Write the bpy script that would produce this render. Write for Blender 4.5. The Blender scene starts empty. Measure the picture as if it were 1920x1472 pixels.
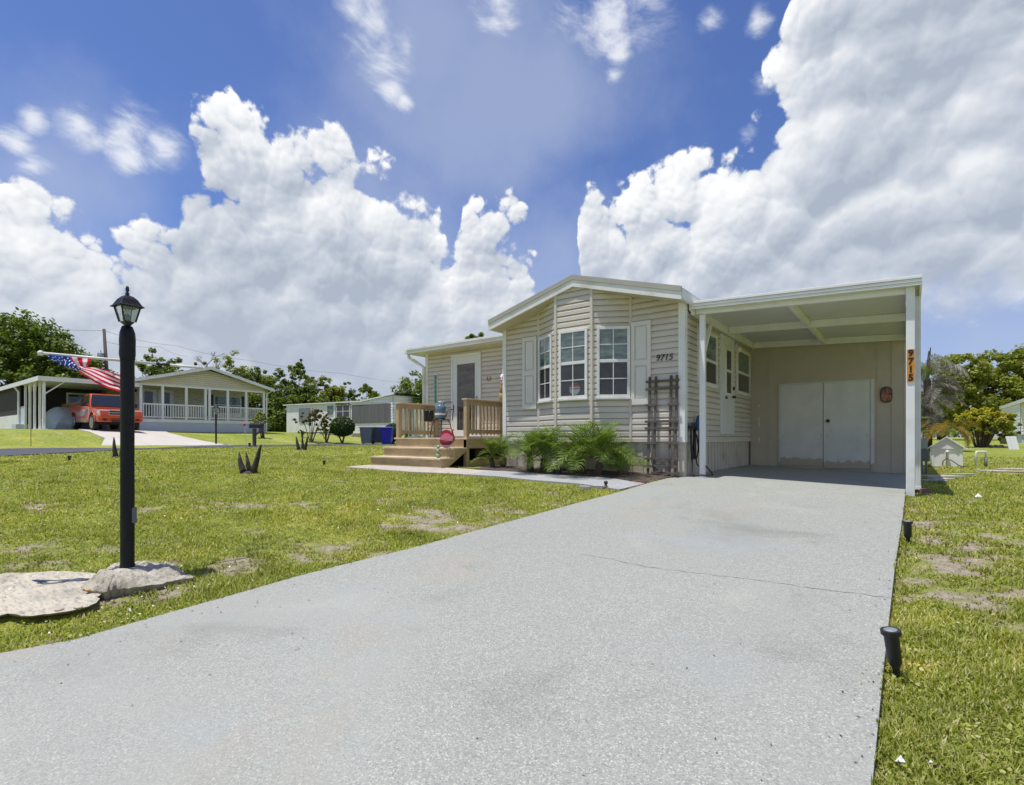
import bpy, bmesh, math, random
import numpy as np
from mathutils import Vector, Matrix
random.seed(7); rng = np.random.default_rng(11)
scn = bpy.context.scene
COL = scn.collection
R_ = math.radians

# ------------------------------------------------------------------ camera frame (used to survey the place)
FPX, CX, HY, TH, ZC = 975.0, 960.0, 820.0, R_(37.4), 1.3
RX = np.array([math.cos(TH), math.sin(TH), 0.0]); FW = np.array([-math.sin(TH), math.cos(TH), 0.0]); CAM = np.array([0, 0, ZC])
def ray(x, y): return FW + RX*((x-CX)/FPX) + np.array([0, 0, (HY-y)/FPX])
def onY(x, y, Y): d = ray(x, y); return CAM + d*(Y/d[1])
def onX(x, y, X): d = ray(x, y); return CAM + d*(X/d[0])
def onZ(x, y, Z): d = ray(x, y); return CAM + d*((Z-ZC)/d[2])
def atd(x, y, D): return CAM + ray(x, y)*D

# ------------------------------------------------------------------ terrain
def zdrive(X, Y):
    X = np.asarray(X, float); Y = np.asarray(Y, float)
    return np.minimum(np.maximum(Y, -6), 9.0)*(0.0611+0.0111*np.clip(-X, -1, 8)/3.0) - np.maximum(-6-Y, 0)*0.02
_ctl = [(-4.4,-4,-.3),(-4.3,0,0.02),(-4.9,1.5,.16),(-8,1.0,.3),(-4.2,3,.22),(-4.0,5,.37),(-3.6,7,.52),(-3.3,8.4,.62),(-5,8.5,.64),(-7,8.2,.65),(-9,7.2,.655),(-10,9.6,.66),(-7,12,.66),
        (0.25,-4,-.33),(0.3,0,-.06),(0.3,2.5,.11),(0.3,5,.27),(0.3,8,.46),(.5,10,.49),(1,14,.485),(1,18.5,.485),(4,12,.45),(4,4,.2),(5,-3,-.2),(8,20,.55),(4,27,.6),(8,35,.8),(-3,24,.6),
        (-14,2,.7),(-12,-2,.5),(-8,-4,.0),(-16.5,2.3,.85),(-23,7,.85),(-23.3,12,.85),(-23.4,18,.85),(-27.7,3.9,.85),(-28.9,8.6,.87),(-29.5,15,.87),(-29.5,22,.88),(-18,24,.8),
        (-36,7,1.72),(-36,11,1.68),(-36,18.4,1.64),(-42,10,1.75),(-31,8.5,1.4),(-31.4,26,1.06),(-40,26,1.5),(-46,26,1.76),(-32,19,1.15),(-15,28,.75),(-34,2,1.6)]
for p in ((467,888,9.75),(566,844,16),(218,859,13),(130,864,11.3),(608,873,12)):
    q = atd(*p); _ctl.append((q[0], q[1], q[2]))
for a in range(0, 360, 30): _ctl.append((110*math.cos(R_(a))-10, 110*math.sin(R_(a))+15, 1.3))
_P = np.array(_ctl, float)
def _tps(r2): return np.where(r2 > 1e-12, 0.5*r2*np.log(np.maximum(r2, 1e-12)), 0)
_n = len(_P); _S = 10.0
_x = _P[:, :2]/_S
_K = _tps(((_x[:, None]-_x[None])**2).sum(-1)) + np.eye(_n)*0.004
_Q = np.c_[np.ones(_n), _x]
_W = np.linalg.solve(np.block([[_K, _Q], [_Q.T, np.zeros((3, 3))]]), np.r_[_P[:, 2], np.zeros(3)])
def terr(X, Y):
    X = np.atleast_1d(np.asarray(X, float)); Y = np.atleast_1d(np.asarray(Y, float)); sh = X.shape
    x = np.c_[X.ravel(), Y.ravel()]/_S; out = np.empty(len(x))
    for i in range(0, len(x), 40000):
        q = x[i:i+40000]
        out[i:i+40000] = _tps(((q[:, None]-_x[None])**2).sum(-1))@_W[:_n] + _W[_n] + q@_W[_n+1:]
    z = np.clip(out, -.6, 2.3).reshape(sh)
    d = np.hypot(X+10, Y-15); w = np.clip((d-70)/40, 0, 1)
    return z*(1-w)+1.3*w
def tz(x, y): return float(terr(x, y)[0])
def hit(px, py, zf=None):
    """ground point seen at a surveyed bearing"""
    zf = zf or tz; d = ray(px, py); t = 2.0; prev = 0
    while t < 400:
        p = CAM + d*t
        if p[2] < float(zf(p[0], p[1])):
            a, b = prev, t
            for _ in range(30):
                m = (a+b)/2; p = CAM+d*m
                if p[2] < float(zf(p[0], p[1])): b = m
                else: a = m
            return CAM+d*b
        prev = t; t *= 1.02
    return CAM+d*60
def base(px, D):
    p = atd(px, HY, D); return Vector((p[0], p[1], tz(p[0], p[1])))

# ------------------------------------------------------------------ mesh builder
class MB:
    def __init__(s): s.v = []; s.f = []; s.m = []
    def add(s, vs, fs, mi=0):
        o = len(s.v); s.v += [tuple(map(float, p)) for p in vs]
        for f in fs: s.f.append(tuple(i+o for i in f)); s.m.append(mi)
        return s
    def box(s, x0, x1, y0, y1, z0, z1, mi=0):
        return s.add([(x0,y0,z0),(x1,y0,z0),(x1,y1,z0),(x0,y1,z0),(x0,y0,z1),(x1,y0,z1),(x1,y1,z1),(x0,y1,z1)],
                     [(0,3,2,1),(4,5,6,7),(0,1,5,4),(1,2,6,5),(2,3,7,6),(3,0,4,7)], mi)
    def fbox(s, O, a, n, a0, a1, z0, z1, n0, n1, mi=0):
        """box in a wall frame: a along the wall, n outward"""
        P = lambda i, z, j: (O[0]+a[0]*i+n[0]*j, O[1]+a[1]*i+n[1]*j, z)
        return s.add([P(a0,z0,n0),P(a1,z0,n0),P(a1,z0,n1),P(a0,z0,n1),P(a0,z1,n0),P(a1,z1,n0),P(a1,z1,n1),P(a0,z1,n1)],
                     [(0,3,2,1),(4,5,6,7),(0,1,5,4),(1,2,6,5),(2,3,7,6),(3,0,4,7)], mi)
    def bar(s, p, q, w, h, up=(0,0,1), mi=0):
        p, q = Vector(p), Vector(q); d = (q-p).normalized(); u = Vector(up)
        r = d.cross(u)
        if r.length < 1e-5: r = d.cross(Vector((1,0,0)))
        r.normalize(); u = r.cross(d)
        vs = [c + r*(w/2*i) + u*(h/2*j) for c in (p, q) for i, j in ((-1,-1),(1,-1),(1,1),(-1,1))]
        return s.add(vs, [(3,2,1,0),(4,5,6,7),(0,1,5,4),(1,2,6,5),(2,3,7,6),(3,0,4,7)], mi)
    def tube(s, pts, r, n=8, mi=0, cap=True):
        pts = [Vector(p) for p in pts]; rs = r if isinstance(r, (list, tuple)) else [r]*len(pts)
        o = len(s.v); ref = None
        for i, p in enumerate(pts):
            d = (pts[min(i+1, len(pts)-1)]-pts[max(i-1, 0)]).normalized()
            if ref is None: ref = d.orthogonal().normalized()
            ref = (ref - d*ref.dot(d))
            ref = ref.normalized() if ref.length > 1e-6 else d.orthogonal().normalized()
            b = d.cross(ref)
            for k in range(n):
                a = 2*math.pi*k/n; q = p+(ref*math.cos(a)+b*math.sin(a))*rs[i]; s.v.append(tuple(q))
        for i in range(len(pts)-1):
            for k in range(n):
                a, b = o+i*n+k, o+i*n+(k+1) % n
                s.f.append((a, b, b+n, a+n)); s.m.append(mi)
        if cap:
            s.f.append(tuple(o+k for k in reversed(range(n)))); s.m.append(mi)
            e = o+(len(pts)-1)*n; s.f.append(tuple(e+k for k in range(n))); s.m.append(mi)
        return s
    def lathe(s, prof, cx, cy, n=16, mi=0, cap=True, rot=0.0, sq=None):
        o = len(s.v)
        for r, z in prof:
            for k in range(n):
                a = 2*math.pi*k/n+rot; s.v.append((cx+r*math.cos(a), cy+r*math.sin(a), z))
        for i in range(len(prof)-1):
            for k in range(n):
                a, b = o+i*n+k, o+i*n+(k+1) % n; s.f.append((a, b, b+n, a+n)); s.m.append(mi)
        if cap:
            s.f.append(tuple(o+k for k in reversed(range(n)))); s.m.append(mi)
            e = o+(len(prof)-1)*n; s.f.append(tuple(e+k for k in range(n))); s.m.append(mi)
        return s
    def prism(s, poly, fn0, fn1, mi=0):
        """poly: 2-D points; fn0/fn1 map (u,v) to 3-D for the two ends"""
        n = len(poly); vs = [fn0(*p) for p in poly]+[fn1(*p) for p in poly]
        fs = [tuple(range(n)), tuple(range(2*n-1, n-1, -1))]+[(i, i+n, (i+1) % n+n, (i+1) % n) for i in range(n)]
        return s.add(vs, fs, mi)
    def xz(s, poly, y0, y1, mi=0): return s.prism(poly, lambda u, v: (u, y0, v), lambda u, v: (u, y1, v), mi)
    def yz(s, poly, x0, x1, mi=0): return s.prism(poly, lambda u, v: (x0, u, v), lambda u, v: (x1, u, v), mi)
    def xy(s, poly, z0, z1, mi=0): return s.prism(poly, lambda u, v: (u, v, z0), lambda u, v: (u, v, z1), mi)
    def sph(s, c, rx, ry, rz, n=12, m=8, mi=0, jit=0):
        o = len(s.v)
        for i in range(m+1):
            t = math.pi*i/m
            for k in range(n):
                a = 2*math.pi*k/n; j = 1+random.uniform(-jit, jit)
                s.v.append((c[0]+rx*math.sin(t)*math.cos(a)*j, c[1]+ry*math.sin(t)*math.sin(a)*j, c[2]+rz*math.cos(t)*j))
        for i in range(m):
            for k in range(n):
                a, b = o+i*n+k, o+i*n+(k+1) % n; s.f.append((a, a+n, b+n, b)); s.m.append(mi)
        return s
    def build(s, name, mats, parent=None, local=False, smooth=False, bevel=0, seg=2, norm=True, autos=None):
        me = bpy.data.meshes.new(name)
        off = Vector((0,0,0)) if (parent is None or local) else wloc(parent)
        me.from_pydata([tuple(Vector(p)-off) for p in s.v], [], s.f)
        for m in (mats if isinstance(mats, (list, tuple)) else [mats]): me.materials.append(m)
        me.polygons.foreach_set('material_index', s.m)
        if norm:
            bm = bmesh.new(); bm.from_mesh(me); bmesh.ops.recalc_face_normals(bm, faces=bm.faces); bm.to_mesh(me); bm.free()
        if smooth: me.polygons.foreach_set('use_smooth', [True]*len(me.polygons))
        me.update()
        o = bpy.data.objects.new(name, me); COL.objects.link(o)
        if parent: o.parent = parent
        if autos and smooth:
            md = o.modifiers.new('Smooth', 'EDGE_SPLIT'); md.split_angle = R_(autos)
        if bevel:
            md = o.modifiers.new('Bevel', 'BEVEL'); md.width = bevel; md.segments = seg; md.limit_method = 'ANGLE'; md.angle_limit = R_(35)
        return o
def wloc(o):
    l = Vector((0,0,0))
    while o is not None: l += o.location; o = o.parent
    return l
def tag(o, label, cat, group=None):
    o['label'] = label; o['category'] = cat
    if group: o['group'] = group
    return o
def thing(name, label, cat, loc, group=None, rz=0):
    o = bpy.data.objects.new(name, None); COL.objects.link(o); o.location = Vector(loc); o.rotation_euler = (0,0,rz)
    o.empty_display_size = .2
    return tag(o, label, cat, group)
def struct(o): o['kind'] = 'structure'; return o
def big_mesh(name, V, Fc, mats, parent=None, off=(0,0,0), smooth=False, attrs=None):
    """numpy mesh: V (N,3), Fc (M,k)"""
    V = np.asarray(V, np.float32)-np.asarray(off, np.float32); Fc = np.asarray(Fc, np.int32)
    me = bpy.data.meshes.new(name); M, k = Fc.shape
    me.vertices.add(len(V)); me.vertices.foreach_set('co', V.ravel())
    me.loops.add(M*k); me.loops.foreach_set('vertex_index', Fc.ravel())
    me.polygons.add(M); me.polygons.foreach_set('loop_start', np.arange(0, M*k, k, dtype=np.int32))
    try: me.polygons.foreach_set('loop_total', np.full(M, k, np.int32))
    except Exception: pass
    if smooth: me.polygons.foreach_set('use_smooth', np.ones(M, bool))
    for an, av in (attrs or {}).items():
        a = me.attributes.new(an, 'FLOAT', 'POINT'); a.data.foreach_set('value', np.asarray(av, np.float32))
    for m in (mats if isinstance(mats, (list, tuple)) else [mats]): me.materials.append(m)
    me.update(calc_edges=True); me.validate()
    o = bpy.data.objects.new(name, me); COL.objects.link(o)
    if parent: o.parent = parent
    return o

# ------------------------------------------------------------------ materials
def newmat(name):
    m = bpy.data.materials.new(name); m.use_nodes = True
    nt = m.node_tree; return m, nt, nt.nodes['Principled BSDF']
def N(nt, t, **kw):
    n = nt.nodes.new(t)
    for k, v in kw.items():
        if k[0] == '_': n.inputs[int(k[1:])].default_value = v
        else: setattr(n, k, v)
    return n
def L(nt, a, b): nt.links.new(a, b)
def ramp(nt, fac, stops, interp='LINEAR'):
    r = nt.nodes.new('ShaderNodeValToRGB'); r.color_ramp.interpolation = interp
    while len(r.color_ramp.elements) < len(stops): r.color_ramp.elements.new(0.5)
    for e, (p, c) in zip(r.color_ramp.elements, stops):
        e.position = p; e.color = (*c, 1) if len(c) == 3 else c
    if fac is not None: L(nt, fac, r.inputs[0])
    return r
def noise(nt, scale, detail=4, rough=.55, coord='Object', stretch=None, dist=0):
    tc = nt.nodes.new('ShaderNodeTexCoord'); src = tc.outputs[coord]
    if stretch:
        mp = nt.nodes.new('ShaderNodeMapping'); mp.inputs['Scale'].default_value = stretch; L(nt, src, mp.inputs[0]); src = mp.outputs[0]
    n = nt.nodes.new('ShaderNodeTexNoise'); n.inputs['Scale'].default_value = scale; n.inputs['Detail'].default_value = detail
    n.inputs['Roughness'].default_value = rough; n.inputs['Distortion'].default_value = dist
    L(nt, src, n.inputs['Vector']); return n.outputs[0]
def pm(name, col, rough=.6, var=.12, scale=3.0, bump=0.0, bscale=60, metal=0, spec=.5, coat=0, stretch=None, dirt=None, dscale=1.2):
    m, nt, b = newmat(name); c = np.array(col[:3])
    nz = noise(nt, scale, 5, .6, stretch=stretch)
    r = ramp(nt, nz, [(.28, tuple(c*(1-var))), (.72, tuple(np.minimum(c*(1+var), .95)))])
    out = r.outputs[0]
    if dirt:
        d = noise(nt, dscale, 6, .65, dist=.6); dr = ramp(nt, d, [(.52, (0,0,0)), (.72, (1,1,1))])
        mx = N(nt, 'ShaderNodeMix', data_type='RGBA'); L(nt, dr.outputs[0], mx.inputs[0]); L(nt, out, mx.inputs[6]); mx.inputs[7].default_value = (*dirt, 1); out = mx.outputs[2]
    L(nt, out, b.inputs['Base Color'])
    b.inputs['Roughness'].default_value = rough; b.inputs['Metallic'].default_value = metal
    b.inputs['Specular IOR Level'].default_value = spec; b.inputs['Coat Weight'].default_value = coat
    if bump:
        bn = noise(nt, bscale, 4, .6); bp = N(nt, 'ShaderNodeBump'); bp.inputs['Strength'].default_value = bump; bp.inputs['Distance'].default_value = .01
        L(nt, bn, bp.inputs['Height']); L(nt, bp.outputs[0], b.inputs['Normal'])
    return m
def leafmat(name, cols, trans=.35, rough=.5, spec=.3, patch=None):
    """cols: colours over the random-per-leaf value; light also passes through the leaf"""
    m, nt, b = newmat(name)
    g = nt.nodes.new('ShaderNodeNewGeometry')
    r = ramp(nt, g.outputs['Random Per Island'], [(i/(len(cols)-1), c) for i, c in enumerate(cols)])
    rc = r.outputs[0]
    if patch:
        pr = ramp(nt, noise(nt, patch, 5, .65), [(.28, (.50,.48,.55)), (.42, (.88,.90,.88)), (.54, (1,1,1)), (.70, (1.35,1.18,1.35))]); pmx = N(nt, 'ShaderNodeMix', data_type='RGBA', blend_type='MULTIPLY'); pmx.inputs[0].default_value = 1
        L(nt, rc, pmx.inputs[6]); L(nt, pr.outputs[0], pmx.inputs[7]); rc = pmx.outputs[2]
    L(nt, rc, b.inputs['Base Color']); b.inputs['Roughness'].default_value = rough; b.inputs['Specular IOR Level'].default_value = spec
    t = nt.nodes.new('ShaderNodeBsdfTranslucent'); mult = N(nt, 'ShaderNodeMix', data_type='RGBA', blend_type='MULTIPLY'); mult.inputs[0].default_value = 1
    L(nt, rc, mult.inputs[6]); mult.inputs[7].default_value = (1.3, 1.4, .5, 1); L(nt, mult.outputs[2], t.inputs[0])
    mx = nt.nodes.new('ShaderNodeMixShader'); mx.inputs[0].default_value = trans
    L(nt, b.outputs[0], mx.inputs[1]); L(nt, t.outputs[0], mx.inputs[2]); L(nt, mx.outputs[0], nt.nodes['Material Output'].inputs[0])
    return m
M = {}
M['siding'] = pm('vinyl_siding', (.60,.548,.468), .5, .06, 2.2, .04, 30, stretch=(.4,.4,2.5), dirt=(.52,.455,.37), dscale=.9)
M['skirt'] = pm('skirting_vinyl', (.54,.485,.41), .55, .09, 3, stretch=(4,4,.7), dirt=(.34,.29,.22), dscale=2)
M['white'] = pm('white_painted_metal', (.78,.78,.76), .38, .05, 2.5, dirt=(.68,.66,.62), dscale=2.2)
M['trim'] = pm('white_vinyl_trim', (.76,.75,.72), .45, .05, 3, dirt=(.58,.55,.48), dscale=1.5)
M['taupe'] = pm('taupe_drip_edge', (.40,.38,.33), .5, .06, 3)
M['soffit'] = pm('soffit_panels', (.55,.50,.38), .6, .06, 4)
M['ceil'] = pm('carport_ceiling_panels', (.64,.64,.62), .6, .05, 1.5, dirt=(.56,.55,.52), dscale=.8)
M['roof'] = pm('white_roof_coating', (.62,.62,.61), .55, .08, 1.5)
M['shingle'] = pm('dark_ridge_cap', (.03,.03,.03), .8, .3, 20)
M['shutter'] = pm('shutter_vinyl', (.68,.65,.585), .5, .04, 4)
M['door'] = pm('white_door_paint', (.68,.68,.66), .42, .05, 3)
M['sheddoor'] = pm('shed_door_paint', (.60,.60,.57), .5, .05, 2.5, dirt=(.50,.47,.40), dscale=1.6)
m, nt, b = newmat('worn_shed_door'); M['sheddoor'] = m
tc = nt.nodes.new('ShaderNodeTexCoord'); sx = N(nt, 'ShaderNodeSeparateXYZ'); L(nt, tc.outputs['Generated'], sx.inputs[0])
wz = N(nt, 'ShaderNodeMath', operation='MULTIPLY_ADD'); L(nt, noise(nt, 7, 6, .7), wz.inputs[0]); wz.inputs[1].default_value = -.16; L(nt, sx.outputs[2], wz.inputs[2])
wr = ramp(nt, wz.outputs[0], [(0, (1,1,1)), (.012, (0,0,0))]); wc = ramp(nt, noise(nt, 2.5, 5, .6), [(.3, (.55,.55,.525)), (.7, (.66,.66,.64))])
wm = N(nt, 'ShaderNodeMix', data_type='RGBA'); L(nt, wr.outputs[0], wm.inputs[0]); L(nt, wc.outputs[0], wm.inputs[6]); wm.inputs[7].default_value = (.42,.36,.28,1); L(nt, wm.outputs[2], b.inputs['Base Color']); b.inputs['Roughness'].default_value = .55
M['stucco'] = pm('shed_wall_paint', (.49,.43,.345), .85, .06, 2.0, .12, 90, dirt=(.44,.38,.30), dscale=1.1)
M['black'] = pm('black_metal', (.012,.012,.014), .35, .2, 8, .15, 40)
M['blackplastic'] = pm('black_plastic', (.018,.019,.021), .45, .25, 12)
M['postblack'] = pm('black_painted_post', (.006,.0065,.008), .5, .35, 7, .4, 45, spec=.3, dirt=(.012,.012,.013), dscale=4)
M['rubber'] = pm('rubber', (.012,.012,.012), .7, .2, 10)
M['wood'] = pm('deck_wood', (.46,.335,.18), .7, .14, 5, .1, 70, stretch=(1,3,3), dirt=(.33,.24,.14), dscale=1.8)
M['woodtop'] = pm('deck_board_top', (.58,.48,.33), .75, .14, 6, .1, 70, dirt=(.36,.28,.18), dscale=2.2)
M['oldwood'] = pm('weathered_trellis_wood', (.115,.092,.076), .85, .3, 18, .2, 60, stretch=(1,1,.25))
M['stump'] = pm('weathered_stump', (.045,.037,.031), .9, .45, 14, .5, 50, stretch=(1,1,.4), dirt=(.22,.20,.18), dscale=6)
def stonemat(name, base, dark, light, sc, st):
    m, nt, b = newmat(name)
    r1 = ramp(nt, noise(nt, sc, 7, .68, stretch=st, dist=.6), [(.30, dark), (.46, base), (.60, base), (.74, light)])
    r2 = ramp(nt, noise(nt, sc*5, 5, .7, stretch=st), [(.33, (.55,.54,.52)), (.5, (1,1,1)), (.7, (1.12,1.1,1.06))])
    r3 = ramp(nt, noise(nt, sc*.45, 5, .6, dist=.9), [(.46, (1,1,1)), (.62, (.72,.70,.68))])
    x = N(nt, 'ShaderNodeMix', data_type='RGBA', blend_type='MULTIPLY'); x.inputs[0].default_value = 1; L(nt, r1.outputs[0], x.inputs[6]); L(nt, r2.outputs[0], x.inputs[7])
    y = N(nt, 'ShaderNodeMix', data_type='RGBA', blend_type='MULTIPLY'); y.inputs[0].default_value = 1; L(nt, x.outputs[2], y.inputs[6]); L(nt, r3.outputs[0], y.inputs[7]); L(nt, y.outputs[2], b.inputs['Base Color'])
    b.inputs['Roughness'].default_value = .9; bp = N(nt, 'ShaderNodeBump'); bp.inputs['Strength'].default_value = 1.0; bp.inputs['Distance'].default_value = .02; L(nt, noise(nt, sc*3, 7, .72, stretch=st), bp.inputs['Height']); L(nt, bp.outputs[0], b.inputs['Normal']); return m
M['rock'] = stonemat('cast_stone', (.50,.46,.375), (.29,.275,.24), (.60,.55,.44), 6, (1,1.6,2))
M['pad'] = stonemat('concrete_pad', (.54,.485,.38), (.37,.355,.325), (.60,.54,.42), 4, (.7,2.0,1))
M['pebble'] = pm('ochre_pebble', (.48,.30,.12), .7, .2, 20)
M['paver'] = pm('pink_paver', (.44,.385,.33), .85, .16, 6, .3, 40, dirt=(.34,.29,.25), dscale=3)
M['greypaver'] = pm('grey_paver', (.325,.325,.325), .85, .14, 5, .3, 40, dirt=(.33,.33,.35), dscale=2.5)
M['redpaver'] = pm('red_paver', (.36,.265,.235), .85, .14, 6, .3, 40)
M['brick'] = pm('brown_brick', (.2,.12,.09), .9, .25, 12, .4, 60)
M['asphalt'] = pm('asphalt', (.062,.064,.075), .85, .18, 1.5, .3, 80)
M['concrete2'] = pm('neighbour_concrete', (.50,.46,.40), .85, .08, 1.0, .15, 60)
M['mulch'] = pm('bark_mulch', (.065,.048,.036), .95, .6, 30, 1.0, 45, dirt=(.22,.18,.13), dscale=20)
M['cream'] = pm('cream_siding', (.62,.57,.43), .6, .06, 2)
M['bwhite'] = pm('white_house_siding', (.80,.80,.78), .55, .06, 1.5, dirt=(.70,.70,.68), dscale=.9)
M['block'] = pm('painted_foundation', (.52,.56,.62), .7, .06, 2)
M['screen'] = pm('dark_screen', (.028,.026,.028), .8, .3, 3, stretch=(6,6,.3))
M['shade'] = pm('striped_shade', (.13,.13,.13), .8, .6, 7, stretch=(8,1,.05))
M['darkroof'] = pm('grey_roof', (.16,.16,.18), .7, .15, 3)
M['bluegrey'] = pm('car_cover', (.33,.38,.43), .6, .18, 2.5, .3, 14)
M['orange'] = pm('orange_car_paint', (.60,.075,.014), .28, .10, .8, metal=.2, coat=1.0)
M['chrome'] = pm('chrome', (.6,.6,.6), .12, .05, 4, metal=1)
M['greyplastic'] = pm('grey_trim_plastic', (.13,.14,.15), .6, .1, 8)
M['alloy'] = pm('alloy_rim', (.45,.43,.40), .3, .1, 6, metal=.8)
M['sandgold'] = pm('gold_sill_paint', (.32,.19,.05), .35, .2, 4, coat=.5)
M['mural'] = pm('silver_flame_graphic', (.34,.27,.29), .35, .6, 5, coat=.5, stretch=(.5,1,2.2))
M['lens'] = pm('headlight_lens', (.50,.60,.60), .08, .4, 9, coat=1)
M['glassdark'] = pm('dark_glass', (.014,.018,.02), .04, .3, 3, spec=.7)
M['bluebin'] = pm('blue_bin_plastic', (.012,.018,.36), .42, .1, 4)
M['greybin'] = pm('grey_bin_plastic', (.11,.125,.14), .5, .15, 4)
M['palebin'] = pm('pale_grey_bin', (.16,.18,.195), .5, .12, 4)
M['pvc'] = pm('white_pvc', (.70,.69,.64), .4, .05, 6)
M['orangeplate'] = pm('orange_number_plate', (.62,.24,.012), .45, .06, 8)
M['bark'] = pm('tree_bark', (.11,.085,.065), .9, .35, 8, .6, 30, stretch=(1,1,.3))
M['palmbark'] = pm('palm_trunk', (.075,.055,.04), .95, .5, 25, 1.0, 40, stretch=(1,1,2))
M['polewood'] = pm('utility_pole_wood', (.085,.07,.06), .9, .25, 6, stretch=(1,1,.2))
M['galv'] = pm('galvanised_grey', (.27,.30,.31), .45, .1, 5, metal=.4)
M['red'] = pm('red_cloth', (.58,.014,.04), .7, .06, 5)
M['cloth'] = pm('white_cloth', (.74,.72,.74), .7, .04, 5)
M['navy'] = pm('navy_cloth', (.012,.04,.26), .7, .08, 5)
M['jug'] = pm('blue_water_jug', (.10,.17,.22), .12, .15, 6, coat=.4)
M['teal'] = pm('teal_enamel', (.05,.22,.20), .4, .35, 14)
M['pinkmetal'] = pm('pink_painted_metal', (.72,.20,.28), .4, .1, 8)
M['redmetal'] = pm('red_painted_metal', (.40,.015,.045), .4, .1, 8)
M['navymetal'] = pm('navy_painted_metal', (.025,.03,.085), .4, .1, 8)
M['greenmetal'] = pm('pale_green_metal', (.26,.36,.21), .5, .15, 8)
M['copperp'] = pm('orange_copper', (.45,.13,.05), .4, .3, 20)
M['tan'] = pm('tan_carving', (.34,.19,.085), .7, .3, 12)
M['yellowp'] = pm('yellow_paint', (.5,.33,.05), .6, .2, 12)
M['terracotta'] = pm('dark_pot', (.09,.05,.045), .7, .2, 8)
M['hose'] = pm('black_hose', (.013,.013,.014), .4, .2, 12)
M['blueplastic'] = pm('blue_plastic', (.02,.09,.24), .45, .1, 10)
M['wire'] = pm('cable', (.06,.065,.08), .7, .1, 4)
M['paper'] = pm('white_scrap', (.72,.72,.72), .8, .05, 10)
M['flowerpink'] = leafmat('pink_blossom', [(.5,.12,.10),(.6,.22,.16)], .3)
for k_, c_ in (('red', (.66,.02,.05)), ('cloth', (.80,.78,.80)), ('navy', (.018,.06,.36))):   # thin cloth lets daylight through
    m, nt, b = newmat('flag_'+k_); b.inputs['Base Color'].default_value = (*c_, 1); b.inputs['Roughness'].default_value = .7; b.inputs['Specular IOR Level'].default_value = .2
    t = nt.nodes.new('ShaderNodeBsdfTranslucent'); t.inputs[0].default_value = (*c_, 1); x = nt.nodes.new('ShaderNodeMixShader'); x.inputs[0].default_value = .5
    L(nt, b.outputs[0], x.inputs[1]); L(nt, t.outputs[0], x.inputs[2]); L(nt, x.outputs[0], nt.nodes['Material Output'].inputs[0]); M['flag_'+k_] = m
def glassmat(name, c1, c2, sc, stretch=None, rough=.03):
    m, nt, b = newmat(name); nz = noise(nt, sc, 5, .6, stretch=stretch)
    r = ramp(nt, nz, [(.3, c1), (.7, c2)]); L(nt, r.outputs[0], b.inputs['Base Color'])
    b.inputs['Roughness'].default_value = rough; b.inputs['Specular IOR Level'].default_value = .6; b.inputs['Coat Weight'].default_value = .3; b.inputs['Coat Roughness'].default_value = .02
    return m
M['paneup'] = glassmat('window_glass_curtain_reflection', (.04,.07,.075), (.20,.26,.26), 3.5, (1,1,3))  # bluish curtain tone, its pale end lightened to paint in sky reflections
M['panelow'] = glassmat('window_glass_with_screen', (.012,.013,.016), (.05,.05,.055), 2.2, None, .12)
M['doorglass'] = glassmat('door_glass', (.02,.018,.014), (.11,.095,.07), 2.5, (1,1,4))
M['lampglass'] = None
m, nt, b = newmat('lantern_glass'); b.inputs['Base Color'].default_value = (.55,.62,.55,1); b.inputs['Roughness'].default_value = .15; b.inputs['Alpha'].default_value = 1
b.inputs['Transmission Weight'].default_value = .75; b.inputs['IOR'].default_value = 1.1; M['lampglass'] = m

# driveway: exposed shell aggregate in worn grey paint
m, nt, b = newmat('aggregate_driveway'); M['drive'] = m
tc = nt.nodes.new('ShaderNodeTexCoord')
vo = N(nt, 'ShaderNodeTexVoronoi'); vo.inputs['Scale'].default_value = 165; L(nt, tc.outputs['Object'], vo.inputs['Vector'])
sep = N(nt, 'ShaderNodeSeparateColor'); L(nt, vo.outputs['Color'], sep.inputs[0])
chips = ramp(nt, sep.outputs[0], [(0, (.18,.182,.172)), (.20, (.265,.266,.25)), (.60, (.305,.305,.287)), (.84, (.37,.367,.342)), (.95, (.47,.46,.42)), (1, (.55,.535,.49))])
smooth_c = noise(nt, .55, 5, .6, dist=.8); sm = ramp(nt, smooth_c, [(.50, (0,0,0)), (.66, (1,1,1))])
paint = ramp(nt, noise(nt, .35, 4, .6), [(.3, (.29,.293,.28)), (.60, (.33,.33,.312)), (.74, (.315,.33,.365))])
mx = N(nt, 'ShaderNodeMix', data_type='RGBA'); mu = N(nt, 'ShaderNodeMath', operation='MULTIPLY_ADD'); L(nt, sm.outputs[0], mu.inputs[0]); mu.inputs[1].default_value = .55; mu.inputs[2].default_value = .22
L(nt, mu.outputs[0], mx.inputs[0]); L(nt, chips.outputs[0], mx.inputs[6]); L(nt, paint.outputs[0], mx.inputs[7])
st = ramp(nt, noise(nt, .8, 6, .62, dist=.5), [(.27, (.76,.755,.74)), (.44, (1,1,1)), (.60, (1.02,1.02,1.02)), (.76, (1.16,1.14,1.10))])
m2 = N(nt, 'ShaderNodeMix', data_type='RGBA', blend_type='MULTIPLY'); m2.inputs[0].default_value = 1; L(nt, mx.outputs[2], m2.inputs[6]); L(nt, st.outputs[0], m2.inputs[7])
rust = ramp(nt, noise(nt, .45, 5, .65, dist=.3), [(.58, (0,0,0)), (.74, (.6,.6,.6))]); m3 = N(nt, 'ShaderNodeMix', data_type='RGBA'); L(nt, rust.outputs[0], m3.inputs[0]); L(nt, m2.outputs[2], m3.inputs[6]); m3.inputs[7].default_value = (.37,.30,.25,1)
dcol = m3.outputs[2]
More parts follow.
